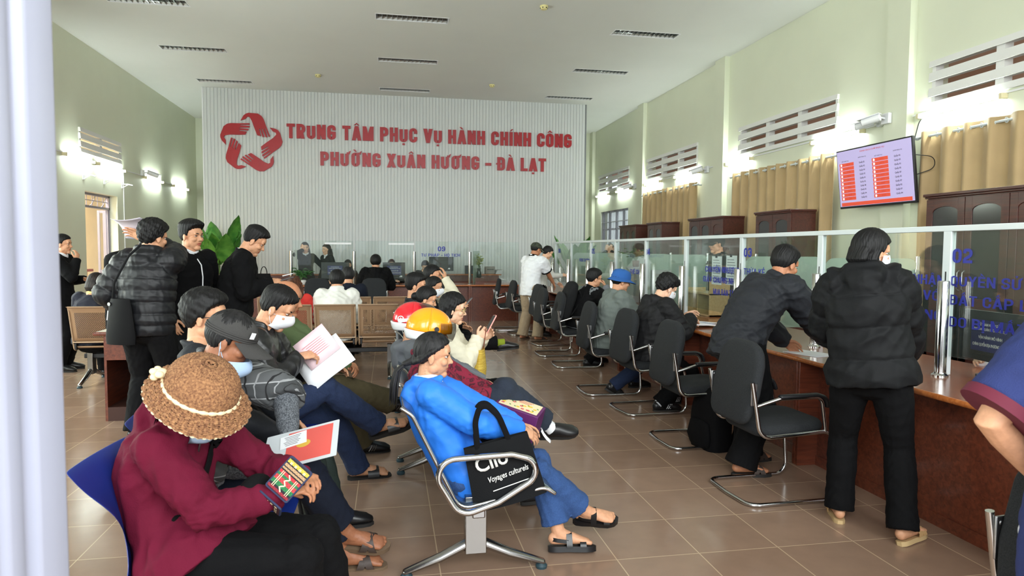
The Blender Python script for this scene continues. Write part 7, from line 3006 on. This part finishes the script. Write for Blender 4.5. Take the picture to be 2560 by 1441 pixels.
# embroidered wallet in the hands of the woman in maroon
def woven_mat():
    m, nt, b = new_mat('woven_stripes')
    N, L = nt.nodes.new, nt.links.new
    tc = N('ShaderNodeTexCoord')
    sp = N('ShaderNodeSeparateXYZ')
    L(tc.outputs['Object'], sp.inputs[0])
    mr = N('ShaderNodeMapRange')
    mr.inputs['From Min'].default_value, mr.inputs['From Max'].default_value = -.058, .058
    L(sp.outputs['Y'], mr.inputs['Value'])
    rp = N('ShaderNodeValToRGB')
    rp.color_ramp.interpolation = 'CONSTANT'
    cols = [(0, (60, 20, 30)), (.05, (150, 36, 52)), (.12, (34, 30, 40)), (.18, (40, 120, 70)), (.30, (190, 60, 66)), (.42, (44, 116, 72)), (.50, (200, 50, 60)), (.58, (30, 28, 34)), (.62, (186, 150, 112)), (.67, (40, 34, 40)), (.70, (186, 150, 112)), (.78, (34, 32, 40)), (.82, (206, 186, 70)), (.92, (40, 36, 44))]
    e = rp.color_ramp.elements
    e[0].color, e[1].position, e[1].color = srgb(*cols[0][1]), cols[1][0], srgb(*cols[1][1])
    for p_, c in cols[2:]:
        q = e.new(p_)
        q.color = srgb(*c)
    L(mr.outputs[0], rp.inputs['Fac'])
    wv = N('ShaderNodeTexChecker')
    wv.inputs['Scale'].default_value = 190
    L(tc.outputs['Object'], wv.inputs['Vector'])
    mx = N('ShaderNodeMixRGB')
    mx.blend_type = 'MULTIPLY'
    mx.inputs[0].default_value = .45
    L(rp.outputs['Color'], mx.inputs[1])
    L(wv.outputs['Color'], mx.inputs[2])
    L(mx.outputs[0], b.inputs['Base Color'])
    b.inputs['Roughness'].default_value = .85
    return m


M_woven = woven_mat()
M_navyedge = mat('navy_edge', (34, 42, 74), rough=.8)
wl = empty('wallet', 'embroidered striped wallet held open by the woman in maroon', 'wallet')
wl.matrix_world = basis((-.315, 2.205, .765), (.74, -.30, -.60), (.55, .30, .78))
for nm, T in (('front_panel', Matrix.Identity(4)), ('back_panel', Matrix.Translation((.0, -.095, -.035)) @ Matrix.Rotation(1.25, 4, 'X'))):
    k = 1 if nm == 'front_panel' else .62
    mb = MB()
    mb.prism(round_rect(.094, .120 * k, .008, 3), .006, 0, T @ Matrix.Translation((0, 0, -.006)))
    o = att(nm, wl, mb, M_navyedge, bevel=.001)
    mb = MB()
    mb.prism(round_rect(.084, .110 * k, .006, 3), .001, 0, T)
    w = att('embroidery', o, mb, M_woven)
    mb = MB()
    for sx in (-.030, -.024, .024, .030):
        mb.box((sx, -.018 * k, .0015), (.002, .055 * k, .001), M=T)
    for q in range(5):
        mb.box((0, -.040 * k + q * .011 * k, .0016), (.018 - .005 * (q % 2), .004, .001), rz=.7 * (q % 2 * 2 - 1), M=T)
    for q in range(4):
        mb.box((-.027 + q * .018, .040 * k, .0016), (.010, .003, .001), rz=.8, M=T)
        mb.box((-.027 + q * .018, .040 * k, .0016), (.010, .003, .001), rz=-.8, M=T)
    att('motif', o, mb, mat('thread_cream', (226, 208, 170), rough=.8))
# her cross-body strap and small black bag
q1 = W2L(p1, (-.44, 2.29, .73))
path = drape(p1.top, p1, [p1.nb - p1.fw * .10 - p1.sx * .13, p1.nb - p1.sx * .13 + p1.fw * .02, p1.nb - p1.sx * .06 + p1.fw * .12 - p1.up * .06, p1.spine[3] + p1.fw * .16 + p1.sx * .04, p1.spine[2] + p1.fw * .17 - p1.sx * .03])
mb = MB()
mb.tube(path, [(.021, .004)] * len(path), 8, ref=(p1.fw + p1.up * .3))
obj('bag_strap', mb, C_black2, p1.root, smooth=60)
mb = MB()
mb.ell(q1 + V(.02, .02, -.03), (.085, .045, .065), 18, 12)
sb = obj('sling_bag', mb, C_black2, p1.root)
mb = MB()
mb.tube([q1 + V(-.04, .065, .0), q1 + V(.07, .065, -.01)], .004, 6)
obj('zip', mb, M_steel, sb)
mb = MB()
mb.tube([p1.nb + p1.fw * .085 - p1.up * .02, p1.nb + p1.fw * .10 - p1.up * .06], [(.005, .003)] * 2, 6)
obj('zip_pull', mb, M_steel, p1.root)

# red certificate in a clear sleeve on the lap of the man in the cap
fo = empty('document_sleeve', 'clear plastic sleeve with a red certificate held by the man in the cap', 'document')
fo.matrix_world = basis((-.355, 2.83, .69), (.93, -.12, .24), (.10, .80, .42))
mb = MB()
mb.prism(round_rect(.31, .215, .004, 2), .003, 0)
att('sleeve', fo, mb, mat('milky_sheet', (206, 212, 216), rough=.25, spec=.7))
mb = MB()
mb.box((.035, .0, .0042), (.19, .185, .001))
rc = att('certificate', fo, mb, mat('certificate_red', (222, 92, 84), rough=.35))
mb = MB()
mb.ell((.01, .01, .005), (.030, .022, .0008), 16, 6)
att('seal', rc, mb, mat('seal_yellow', (216, 176, 70), rough=.4))
mb = MB()
mb.box((-.035, .045, .0062), (.11, .075, .001), rz=.1)
nt_ = att('note', fo, mb, M_paper)
mb = MB()
for q in range(6):
    mb.box((-.04, .07 - q * .010, .0072), (.07 - .01 * (q % 3), .0025, .0006), rz=.1)
att('print', nt_, mb, mat('ink_grey', (110, 110, 116)))

# documents read by the masked man in leather
dc = empty('document_folder', 'open white documents held by the masked man in black leather', 'document')
dc.matrix_world = basis((-.37, 4.05, .835), (.78, .06, .60), (-.50, .48, .66))
mb = MB()
mb.grid([[(u * .30, v * .215, .012 * (1 - 4 * u * u)) for u in np.linspace(-.5, .5, 9)] for v in (-.5, 0, .5)], thick=(0, 0, -.004))
att('cover', dc, mb, M_paper, smooth=180)
mb = MB()
mb.grid([[(u * .21 + .02, .085 + v * .17, .020 + .06 * (v + .5) + .01 * u) for u in np.linspace(-.5, .5, 5)] for v in np.linspace(-.5, .5, 5)], thick=(0, 0, -.001))
pg = att('turned_page', dc, mb, mat('page_pink', (236, 206, 212), rough=.6), smooth=180)
mb = MB()
for q in range(7):
    mb.box((.02, .05 + q * .012, .040 + q * .0042), (.15 - .02 * (q % 3), .004, .001))
att('print', pg, mb, mat('ink_rose', (206, 140, 150)))
# raised sheet
sheet('paper_sheet', 'pale lilac sheet of paper raised by the man in the puffer jacket', 'paper', basis((-1.98, 5.76, 1.64), (.93, -.30, .04), (.12, .45, -.42)), .25, .22, mat('paper_lilac', (206, 200, 212), rough=.7), .035)
# bags of the puffer man
bg = empty('shoulder_bag', 'tall black leather bag hanging by the puffer jacket man, left of his hip', 'bag', (-1.965, 5.45, .775), radians(-25))
mb = MB()
mb.tube([(0, 0, 0), (0, 0, .06), (0, 0, .28), (0, 0, .34)], [(.125, .05), (.13, .055), (.10, .035), (.085, .02)], 16, ref=(0, 1, 0))
att('body', bg, mb, mat('bag_leather', (10, 10, 12), rough=.7, bump=.2, spec=.15), smooth=50)
mb = MB()
mb.tube(fillet([(-.07, .0, .33), (-.05, .0, .46), (.03, .06, .66), (.10, .10, .74)], .1), [(.011, .004)] * len(fillet([(-.07, .0, .33), (-.05, .0, .46), (.03, .06, .66), (.10, .10, .74)], .1)), 8)
att('strap', bg, mb, C_black)
mb = MB()
mb.cyl((-.075, -.03, .30), (-.075, .0, .30), .014, 10)
att('buckle', bg, mb, M_steel)
backpack('large black backpack hanging behind the puffer jacket man', (-2.12, 5.98, .88), radians(20), C_black2, .30, .52, .20)
wb = empty('paper_bag', 'folded white paper bag between the black backpack and the leather bag', 'bag', (-2.10, 5.72, .93), radians(-15))
mb = MB()
mb.add([(-.06, -.02, 0), (.06, -.02, 0), (.06, .02, 0), (-.06, .02, 0), (-.045, -.008, .17), (.075, -.008, .15), (.075, .008, .15), (-.045, .008, .17)], [(0, 3, 2, 1), (4, 5, 6, 7), (0, 1, 5, 4), (1, 2, 6, 5), (2, 3, 7, 6), (3, 0, 4, 7)])
att('body', wb, mb, M_paper)
mb = MB()
mb.tube([(-.02, 0, .16), (0, 0, .22), (.04, 0, .22), (.05, 0, .15)], .003, 6)
att('handle', wb, mb, M_paper)
# bomber man: phone and white pen
phone('phone held low by the man in the black bomber jacket', basis(L2W(s3, (0, .44, 1.215)), (.2, -.9, .1), (.9, .2, .25)), M_black)
mb = MB()
mb.tube([(-.03, 0, 0), (.05, 0, .012), (.065, 0, .014)], [.0045, .0045, .002], 8)
o = obj('pen', mb, M_white, None)
o.matrix_world = Matrix.Translation(L2W(s3, (.06, .44, 1.25))) @ Matrix.Rotation(-.1, 4, 'Y')
tag(o, 'white pen held over the phone by the man in the bomber jacket', 'pen')
# pink phone and bag of the woman in cream
phone('pink phone held up by the woman in clear glasses', basis(L2W(r4, (.03, .33, .955)), (.15, -.95, .1), (.5, .1, .86)), mat('phone_pink', (236, 150, 140), rough=.4))
phone('dark phone in the hand of the masked woman with green socks', basis(L2W(r6, (.06, .40, .93)), (.1, -.9, .1), (.7, .1, .7)), mat('phone_grey', (70, 66, 66), rough=.3))
hb = empty('handbag', 'yellow striped handbag with brown straps on the lap of the cream jacket woman', 'bag', L2W(r4, (.08, .25, .60)), radians(-100))
mb = MB()
mb.tube([(0, 0, 0), (0, .0, .05), (0, .01, .19)], [(.14, .05), (.15, .055), (.12, .03)], 16, ref=(0, 1, 0))
att('body', hb, mb, mat('bag_stripe', (176, 140, 40), rough=.8, scale=60, rgb2=(214, 186, 84), stretch=(.2, .2, 3)), smooth=50)
for s in (-1, 1):
    mb = MB()
    P = fillet([(s * .06, .03, .18), (s * .05, .05, .32), (s * .0, .05, .34), (s * .02, .03, .18)], .05)
    mb.tube(P, [(.008, .003)] * len(P), 6)
    att('strap', hb, mb, mat('strap_brown', (126, 62, 44), rough=.6))
# purple gift bag
gb = empty('gift_bag', 'purple gift bag with a flowered cream front on the lap of the maroon blouse woman', 'bag')
gb.matrix_world = basis((.70, 3.60, .60), (.86, -.42, -.26), (.45, .88, .10))
M_pur = mat('gift_purple', (92, 30, 92), rough=.55)
mb = MB()
mb.box((0, 0, -.03), (.25, .17, .16))
att('body', gb, mb, M_pur, bevel=.003)
mb = MB()
mb.box((0, .005, .0512), (.22, .14, .002))
fp = att('front_print', gb, mb, mat('print_cream', (232, 218, 178), rough=.6))
rs = random.Random(5)
for nm, col, n in (('flower', (226, 190, 40), 7), ('blossom', (206, 70, 90), 6), ('leaf', (70, 130, 60), 9)):
    mb = MB()
    for _ in range(n):
        x, y = rs.uniform(-.095, .095), rs.uniform(-.055, .02)
        for q in range(5 if nm != 'leaf' else 2):
            a = q * 1.257
            mb.ell((x + .006 * cos(a), y + .006 * sin(a), .0525), (.005, .004, .0008), 8, 4)
    o = att(nm, fp, mb, mat('print_' + nm, col, rough=.6))
    o['kind'] = 'stuff'
mb = MB()
for q in range(3):
    mb.box((.01, .062 - q * .014, .0525), (.10 - .02 * q, .004, .001))
att('lettering', fp, mb, mat('print_red', (190, 60, 60)))
# black tote
tt = empty('tote_bag', 'black tote bag with white lettering wedged against the chrome armrest', 'bag', (.515, 2.99, .475), radians(0))
tt.rotation_euler = (radians(-4), radians(-14), radians(-3))
mb = MB()
rows = []
for v in np.linspace(0, 1, 9):
    rows.append([(u * (.17 - .02 * v), -.034 * (1 - u * u * 4 * .22) * (1 - .75 * v) - .012, -.13 + .29 * v) for u in np.linspace(-1, 1, 11)])
back = [[(x, -y + .005, z) for x, y, z in r] for r in rows]
mb.grid(rows)
mb.grid([list(reversed(r)) for r in back])
mb.grid([[r[0] for r in rows], [r[0] for r in back]])
mb.grid([[r[-1] for r in back], [r[-1] for r in rows]])
mb.grid([list(reversed(rows[0])), list(reversed(back[0]))])
att('body', tt, mb, cloth('tote_black', (16, 17, 19), bump=.3, spec=.2), smooth=60)
for s in (-1, 1):
    mb = MB()
    P = fillet([(-.09, s * .016, .14), (-.07, s * .03, .27), (-.02, s * .045, .36), (.04, s * .04, .27), (.06, s * .016, .14)], .12)
    mb.tube(P, [(.013, .0025)] * len(P), 8, ref=(0, 1, 0))
    att('strap', tt, mb, C_black2)
M_tw = mat('print_white', (226, 226, 222), rough=.7)
for body, cap_, x, z, w, shear, bold in (('Clio', .068, -.115, .045, .15, 0, .02), ('Voyages culturels', .026, -.075, -.01, .19, .25, .012)):
    me = text_mesh(body, cap_, w, .0012, bold, shear)
    me.materials.append(M_tw)
    o = bpy.data.objects.new('lettering', me)
    COL.objects.link(o)
    o.parent = tt
    o.location = (x, -.050 + (z + .13) * .075, z)
    o.rotation_euler = (radians(-4), radians(-4), 0)
mb = MB()
mb.box((.025, -.046, -.045), (.19, .001, .004), M=Matrix.Rotation(radians(-4), 4, 'Y'))
att('underline', tt, mb, M_tw)
# small folded paper in her hand
sheet('folded_paper', 'small folded white paper in the hand of the blue jacket woman', 'paper', basis(L2W(r1, (.05, .385, .60)), (.6, 0, -.8), (.1, .9, .1)), .075, .05, M_paper, .008, 3)
# backpacks on the right
backpack('black backpack standing on the floor under the second visitor chair', (2.42, 4.74, .0), radians(-80), C_black2, .34, .40, .22)
backpack('black backpack worn by the man with glasses at the counter', L2W(c5_, (0, -.20, .66)), radians(-86), cloth('pack_black', (19, 20, 22), spec=.3), .31, .40, .17, -.34)

# ---- counter things
CT = .766


def stack_paper(label, x, y, rz, n=3, w=.21, h=.297, z=CT, m=None, cat='paper', name='paper_sheet', group=None):
    mb = MB()
    for q in range(n):
        mb.box((.004 * q, .003 * (q % 2), .0006 + .0012 * q), (w, h, .0011), rz=.05 * (q % 3))
    o = obj(name, mb, m or M_paper, None, loc=(x, y, z), rot=(0, 0, rz))
    return tag(o, label, cat, group)


md = empty('stapled_document', 'thick stapled document opened by the masked man on the counter', 'document', (2.93, 6.10, CT + .004), radians(8))
mb = MB()
mb.grid([[(u * .40, v * .28, .012 + .018 * (1 - (2 * u) ** 2) + .03 * max(0, -u)) for u in np.linspace(-.5, .5, 13)] for v in (-.5, 0, .5)], thick=(0, 0, -.010))
att('pages', md, mb, M_paper, smooth=60)
mb = MB()
for q in range(12):
    mb.box((.10, -.11 + q * .019, .024), (.13 - .02 * (q % 4), .005, .001))
att('print', md, mb, mat('ink_blue', (120, 130, 170)))
stack_paper('loose white papers on the counter beyond the stapled document', 3.12, 6.42, .5, 3)
stack_paper('white paper on the counter under the leaning man\'s hand', 2.98, 4.36, .3, 2)
stack_paper('white papers on the counter beside the white polo man', 2.96, 10.95, .2, 3)
stack_paper('white paper on the counter left of the black puffer woman', 3.02, 3.75, -.3, 2)
for y, z, lb in ((6.44, 1.155, 'white notice taped inside the glass, left one by number 03'), (6.14, 1.165, 'white notice taped inside the glass, right one by number 03')):
    r = empty('notice', lb, 'notice', (GX + .012, y, z))
    mb = MB()
    mb.bb((0, -.105, 0), (.0015, .105, .29))
    att('sheet', r, mb, M_paper)
    mb = MB()
    for q in range(9):
        mb.bb((-.0012, -.08 + .015 * (q % 3), .03 + q * .027), (0, .08, .036 + q * .027))
    att('print', r, mb, mat('ink_grey', (110, 110, 116)))
    mb = MB()
    mb.bb((-.012, -.012, .275), (.012, .012, .305))
    att('clip', r, mb, M_black)
# pine organiser behind the glass
po = empty('pine_organiser', 'open pine desk organiser behind the frosted glass under number 03', 'organiser', (3.62, 7.25, CT))
mb = MB()
for a, b in (((-.12, -.30, 0), (.12, -.28, .40)), ((-.12, .28, 0), (.12, .30, .30)), ((-.12, -.01, 0), (.12, .01, .26)), ((-.12, -.3, .24), (.12, .3, .26)), ((-.12, -.3, 0), (.12, .3, .02)), ((.11, -.3, 0), (.12, .3, .26))):
    mb.bb(a, b)
att('frame', po, mb, M_pine, bevel=.002)


def monitor(label, loc, rz, w=.54, h=.32, sign_lines=None, stand=.11):
    """front of the screen faces local +Y (staff), the back faces -Y"""
    r = empty('monitor', label, 'monitor', loc, rz, 'monitors on the counters')
    mb = MB()
    mb.prism(round_rect(.24, .18, .05, 4), .012, 0, Matrix.Translation((0, .04, 0)))
    mb.bb((-.03, .0, .01), (.03, .03, stand + .15))
    att('stand', r, mb, M_black)
    mb = MB()
    mb.box((0, .0, stand + h / 2), (w, .022, h))
    mb.box((0, -.018, stand + h / 2 - .02), (w * .55, .03, h * .6))
    att('housing', r, mb, M_black, bevel=.004)
    mb = MB()
    mb.box((0, .0125, stand + h / 2), (w - .03, .002, h - .03))
    att('screen', r, mb, mat('monitor_glow', (170, 190, 220), rough=.3, emit=.5))
    mb = MB()
    mb.box((w * .3, -.0125, stand + .05), (.06, .002, .03))
    att('label_sticker', r, mb, M_paper)
    if sign_lines:
        mb = MB()
        mb.box((0, -.036, stand + h * .52), (.30, .002, .185), M=Matrix.Rotation(.0, 4, 'X'))
        sg = att('name_plate', r, mb, mat('plate_navy', (34, 34, 96), rough=.4))
        mb = MB()
        for t, z, cp, wd in sign_lines:
            me = text_mesh(t, cp, wd, .0008, .01)
            mb.add([(v.co.x - wd / 2, v.co.y - .0372, v.co.z + stand + h * .52 + z) for v in me.vertices], [tuple(p.vertices) for p in me.polygons])
            bpy.data.meshes.remove(me)
        att('lettering', sg, mb, M_tw, smooth=0)
    return r


SG = [('ỦY BAN NHÂN DÂN', .058, .016, .16), ('PHƯỜNG XUÂN HƯƠNG - ĐÀ LẠT', .030, .016, .25), ('VẬN HÀNH MÔ HÌNH', -.018, .018, .18), ('CHÍNH QUYỀN ĐỊA PHƯƠNG HAI CẤP', -.062, .018, .27)]
monitor('black monitor with a navy name plate behind the glass at the right edge', (3.47, 3.33, CT), radians(-97), .50, .30, SG, .09)
monitor('black monitor with a navy plate on the back counter, left of the hooded person', (-1.08, 14.30, CT), 0, .56, .34, SG)
monitor('black monitor with a navy plate on the back counter, right of the hooded person', (.11, 14.30, CT), 0, .46, .34, SG)
monitor('black monitor without a plate under the 09 number', (1.10, 14.38, CT + .16), 0, .52, .30)
monitor('black monitor half hidden by the blue hat behind the counter glass', (3.62, 8.85, CT), radians(-90), .50, .30)
bx = empty('receipt_printer', 'white receipt printer box beside the near monitor at the right edge', 'printer', (3.52, 2.98, CT), radians(-5))
mb = MB()
mb.box((0, 0, .10), (.17, .14, .20))
att('body', bx, mb, M_white, bevel=.008)
mb = MB()
for q in range(6):
    mb.box((-.086, .03, .08 + q * .012), (.002, .05, .004))
att('grille', bx, mb, M_black)
mb = MB()
mb.box((0, 0, .2), (.10, .09, .008))
att('paper_slot', bx, mb, M_black)
for lb, pts, r_, m_ in (('pale cable looping over the worktop before the receipt printer', [(2.98, 2.99, CT + .006), (2.90, 2.93, CT + .006), (2.93, 2.80, CT + .006), (3.12, 2.74, CT + .006), (3.34, 2.84, CT + .006), (3.46, 2.92, CT + .03)], .0055, mat('cable_pale', (196, 186, 160), rough=.5)),
                       ('black cable hanging from the near monitor to its foot', [(3.36, 3.22, CT + .16), (3.28, 3.14, CT + .07), (3.24, 3.05, CT + .008), (3.36, 2.98, CT + .008), (3.42, 3.0, CT + .10)], .005, M_black)):
    mb = MB()
    P = fillet(pts, .07, 5)
    mb.tube(P, r_, 8, round_ends=True)
    o = obj('cable', mb, m_, None, smooth=60)
    tag(o, lb, 'cable')
# box stack carrying the pot plant and the green bottle
for y, hh, lb in ((9.15, .50, 'grey document box under the feathery plant behind the right glass'), (8.46, .48, 'grey document box under the green bottle behind the right glass')):
    r = empty('document_box', lb, 'box', (3.50, y, CT))
    mb = MB()
    mb.box((0, 0, hh / 2), (.26, .34, hh))
    att('body', r, mb, mat('box_grey', (148, 152, 150), rough=.8), bevel=.004)
    mb = MB()
    mb.box((-.131, 0, hh * .6), (.002, .12, .08))
    att('label_sticker', r, mb, M_paper)
bt = empty('bottle', 'yellow green bottle standing behind the glass left of number 04', 'bottle', (3.45, 8.44, CT + .48))
mb = MB()
mb.lathe([(.036, 0), (.04, .01), (.04, .10), (.03, .13), (.016, .145)], 18)
att('body', bt, mb, mat('bottle_green', (150, 176, 60), rough=.25), smooth=50)
mb = MB()
mb.lathe([(.018, .143), (.018, .17), (.0, .172)], 14)
att('lid', bt, mb, mat('lid_green', (120, 150, 50), rough=.4))

# ---- plants
M_leaf = mat('leaf_green', (58, 118, 44), rough=.4, scale=8, rgb2=(92, 150, 62), spec=.45)
M_leaf2 = mat('leaf_dark', (40, 92, 44), rough=.45, scale=14, rgb2=(70, 124, 60))
M_leafy = mat('leaf_lime', (150, 170, 70), rough=.5, scale=14, rgb2=(196, 200, 110))
M_stem = mat('stem_green', (76, 110, 56), rough=.6)
M_pot = mat('pot_white', (222, 222, 218), rough=.35)
M_soil = mat('soil', (58, 44, 34), rough=.95)


def broad_leaf(mb, base, az, lean, L, w, curl=.5):
    rows = []
    d = Vector((cos(az), sin(az), 0))
    s = Vector((-sin(az), cos(az), 0))
    p = Vector(base)
    a = lean
    n = 12
    for i in range(n + 1):
        t = i / n
        hw = w * sin(pi * min(1, t * .97 + .03)) ** .7 * (1 - .25 * t)
        up = d * sin(a) + Vector((0, 0, 1)) * cos(a)
        nr = up.cross(s)
        row = []
        for u in np.linspace(-1, 1, 9):
            row.append(tuple(p + s * (u * hw) - nr * (abs(u) ** 1.4 * hw * .35) + nr * (.006 * sin(t * 50 + abs(u) * 4))))
        rows.append(row)
        p = p + up * (L / n)
        a += curl / n
    mb.grid(rows, thick=(0, 0, .002))


def big_plant(label, loc, n, Hs, seed):
    r = empty('banana_plant', label, 'plant', loc)
    rs = random.Random(seed)
    mb = MB()
    mb.lathe([(.15, 0), (.20, .02), (.23, .42), (.235, .46), (.21, .46), (.20, .42)], 24, cap=False)
    mb.lathe([(.0, .01), (.15, .01)], 24, cap=False)
    att('pot', r, mb, M_pot)
    mb = MB()
    mb.lathe([(.0, .41), (.205, .41)], 24, cap=False)
    att('soil', r, mb, M_soil)
    for i in range(n):
        az = i * 2.4 + rs.uniform(-.3, .3)
        ln = rs.uniform(.12, .45)
        st = Hs * rs.uniform(.42, .72)
        b0 = Vector((.05 * cos(az), .05 * sin(az), .42))
        b1 = b0 + Vector((cos(az) * st * sin(ln) * .8, sin(az) * st * sin(ln) * .8, st))
        mb = MB()
        mb.tube([b0, b0.lerp(b1, .5) + Vector((0, 0, .03)), b1], [.018, .014, .009], 8)
        o = att('stalk', r, mb, M_stem)
        mb = MB()
        broad_leaf(mb, b1, az, ln, rs.uniform(.60, .80), rs.uniform(.16, .21), rs.uniform(.4, 1.0))
        att('leaf', o, mb, M_leaf, smooth=180)


big_plant('tall broad-leaved plant by the left end of the slatted wall', (-3.42, 14.95, 0), 15, 1.5, 4)
big_plant('tall broad-leaved plant in the far right corner beyond the counters', (4.35, 15.6, 0), 11, 1.2, 9)


def sprig_plant(name, label, loc, pot, nst, Hs, spread, m, lw, seed, pot_m=None, droop=.3):
    r = empty(name, label, 'plant', loc)
    rs = random.Random(seed)
    mb = MB()
    mb.lathe(pot, 22)
    att('pot', r, mb, pot_m or M_pot, smooth=50)
    zt = pot[-1][1]
    for i in range(nst):
        az = rs.uniform(0, 6.28)
        sp = spread * rs.uniform(.3, 1)
        h_ = Hs * rs.uniform(.6, 1)
        P = [Vector((0, 0, zt - .01)), Vector((cos(az) * sp * .3, sin(az) * sp * .3, zt + h_ * .55)), Vector((cos(az) * sp, sin(az) * sp, zt + h_ * (1 - droop * rs.random())))]
        mb = MB()
        mb.tube(P, [.005, .004, .002], 6)
        st = att('stem', r, mb, M_stem)
        mb = MB()
        for q in range(7):
            t = .35 + .65 * q / 6
            c = P[0].lerp(P[1], t * 2) if t < .5 else P[1].lerp(P[2], t * 2 - 1)
            broad_leaf(mb, c, az + rs.uniform(-1.6, 1.6), rs.uniform(.7, 1.5), lw * rs.uniform(2.2, 3.6), lw * .7, .8)
        o = att('foliage', st, mb, m, smooth=180)


sprig_plant('potted_plant', 'small leafy plant in an oval white pot on the back counter', (-1.72, 13.97, CT), [(.05, 0), (.09, .01), (.105, .05), (.10, .09), (.085, .10)], 14, .26, .20, M_leaf2, .028, 3)
sprig_plant('flower_vase', 'pale lily stems in a dark glass vase right of the 09 number', (1.90, 14.32, CT + .13), [(.04, 0), (.055, .02), (.05, .10), (.035, .16), (.045, .20)], 10, .34, .10, M_leafy, .022, 6, mat('vase_dark', (44, 54, 44), rough=.2))
sprig_plant('potted_plant', 'feathery green plant in a slim pot behind the counter glass', (3.46, 9.14, CT + .50), [(.035, 0), (.045, .01), (.05, .08), (.042, .09)], 26, .22, .22, mat('leaf_feather', (66, 96, 50), rough=.6, scale=20, rgb2=(110, 126, 70)), .013, 8, mat('pot_brown', (96, 74, 56), rough=.6), .8)
mb = MB()
mb.box((1.90, 14.32, CT + .065), (.2, .2, .13))
o = obj('wood_block', mb, M_desk, None)
tag(o, 'small wooden block under the lily vase on the back counter', 'stand')
mb = MB()
mb.box((1.10, 14.42, CT + .08), (.34, .22, .158))
o = obj('monitor_riser', mb, M_pine, None)
tag(o, 'pine riser under the monitor at the 09 number', 'stand')
# left back counter: handbag and books
hb = empty('handbag', 'black handbag with two handles on the back counter left of the standing women', 'bag', (-2.46, 14.2, CT), radians(5))
mb = MB()
mb.tube([(0, 0, 0), (0, 0, .02), (0, 0, .22)], [(.15, .055), (.15, .06), (.12, .035)], 4, ref=(.5, .5, 0))
mb.v = []
mb.f, mb.m = [], []
mb.add([(-.15, -.06, 0), (.15, -.06, 0), (.15, .06, 0), (-.15, .06, 0), (-.12, -.03, .22), (.12, -.03, .22), (.12, .03, .22), (-.12, .03, .22)], [(0, 3, 2, 1), (4, 5, 6, 7), (0, 1, 5, 4), (1, 2, 6, 5), (2, 3, 7, 6), (3, 0, 4, 7)])
att('body', hb, mb, mat('bag_leather', (20, 20, 22)), bevel=.01)
for s in (-1, 1):
    mb = MB()
    mb.tube([(.06 * cos(a), s * .03, .21 + .15 * sin(a)) for a in np.linspace(0, pi, 12)], .006, 8)
    att('handle', hb, mb, mat('bag_leather', (20, 20, 22)))
zc = CT + .10
mb = MB()
mb.box((0, 0, .05), (.42, .30, .10))
o = obj('document_box', mb, M_pine, None, loc=(-3.12, 14.2, CT), bevel=.004)
tag(o, 'tan box under the stacked books on the back counter, left of the bomber jacket', 'box')
for q, (c, lb) in enumerate((((206, 176, 120), 'tan book at the bottom of the small stack on the left back counter'), ((226, 214, 186), 'cream book in the middle of the small stack on the left back counter'), ((196, 156, 92), 'tan book on top of the small stack on the left back counter'))):
    r = empty('book', lb, 'book', (-3.12 + .01 * q, 14.18, zc), .06 * (q - 1), 'books stacked on the back counter')
    mb = MB()
    mb.bb((-.18, -.11, .004), (.17, .10, .032))
    att('pages', r, mb, M_paper)
    mb = MB()
    mb.bb((-.185, -.115, 0), (.18, .11, .004))
    mb.bb((-.185, -.115, .032), (.18, .11, .036))
    mb.bb((-.185, .106, 0), (.18, .11, .036))
    att('cover', r, mb, mat('book_%d' % c[0], c, rough=.6))
    zc += .037
# clutter on the low shelf by the corner
st_ = .936
for nm, lb, x, d, c in (('laser_printer', 'dark grey printer on the low shelf right of the lily vase', 2.02, (.34, .26, .19), (58, 60, 66)), ('file_case', 'grey file case on the low shelf near the corner', 2.30, (.22, .2, .17), (136, 128, 122))):
    r = empty(nm, lb, 'printer' if 'printer' in nm else 'file case', (x - (.12 if 'pr' in nm else 0), 15.45, st_))
    mb = MB()
    mb.box((0, 0, d[2] / 2), d)
    att('body', r, mb, mat('grey_%d' % c[0], c, rough=.5), bevel=.01)
    mb = MB()
    mb.box((0, -d[1] / 2 - .002, d[2] * .6), (d[0] * .7, .004, .02))
    att('slot', r, mb, M_black)
zc = st_
for q in range(3):
    r = empty('ledger', ('brown ledger at the bottom of the pile at the shelf end', 'brown ledger in the middle of the pile at the shelf end', 'brown ledger on top of the pile at the shelf end')[q], 'book', (2.49 + .006 * q, 15.42, zc), .08 * q, 'ledgers at the shelf end')
    mb = MB()
    mb.bb((-.07, -.12, .003), (.07, .12, .027))
    att('pages', r, mb, M_paper)
    mb = MB()
    mb.bb((-.075, -.125, 0), (.075, .125, .003))
    mb.bb((-.075, -.125, .027), (.075, .125, .03))
    att('cover', r, mb, mat('ledger_brown', (92, 64, 48), rough=.6))
    zc += .0305
for y, lb in ((3.62, 'dark office chair behind the near monitor, under the person in glasses'),):
    dup(ch, (4.18, y, 0), radians(95), lb)
dup(ch, (.06, 15.02, 0), radians(180), 'dark chair under the smiling seated staff woman at the back')
dup(ch, (-.86, 15.02, 0), radians(180), 'dark chair under the staff woman behind the left monitor')
dup(ch, (.78, 14.95, 0), radians(180), 'dark chair under the staff member behind the 09 monitor')
bpy.data.scenes.remove(TMP)
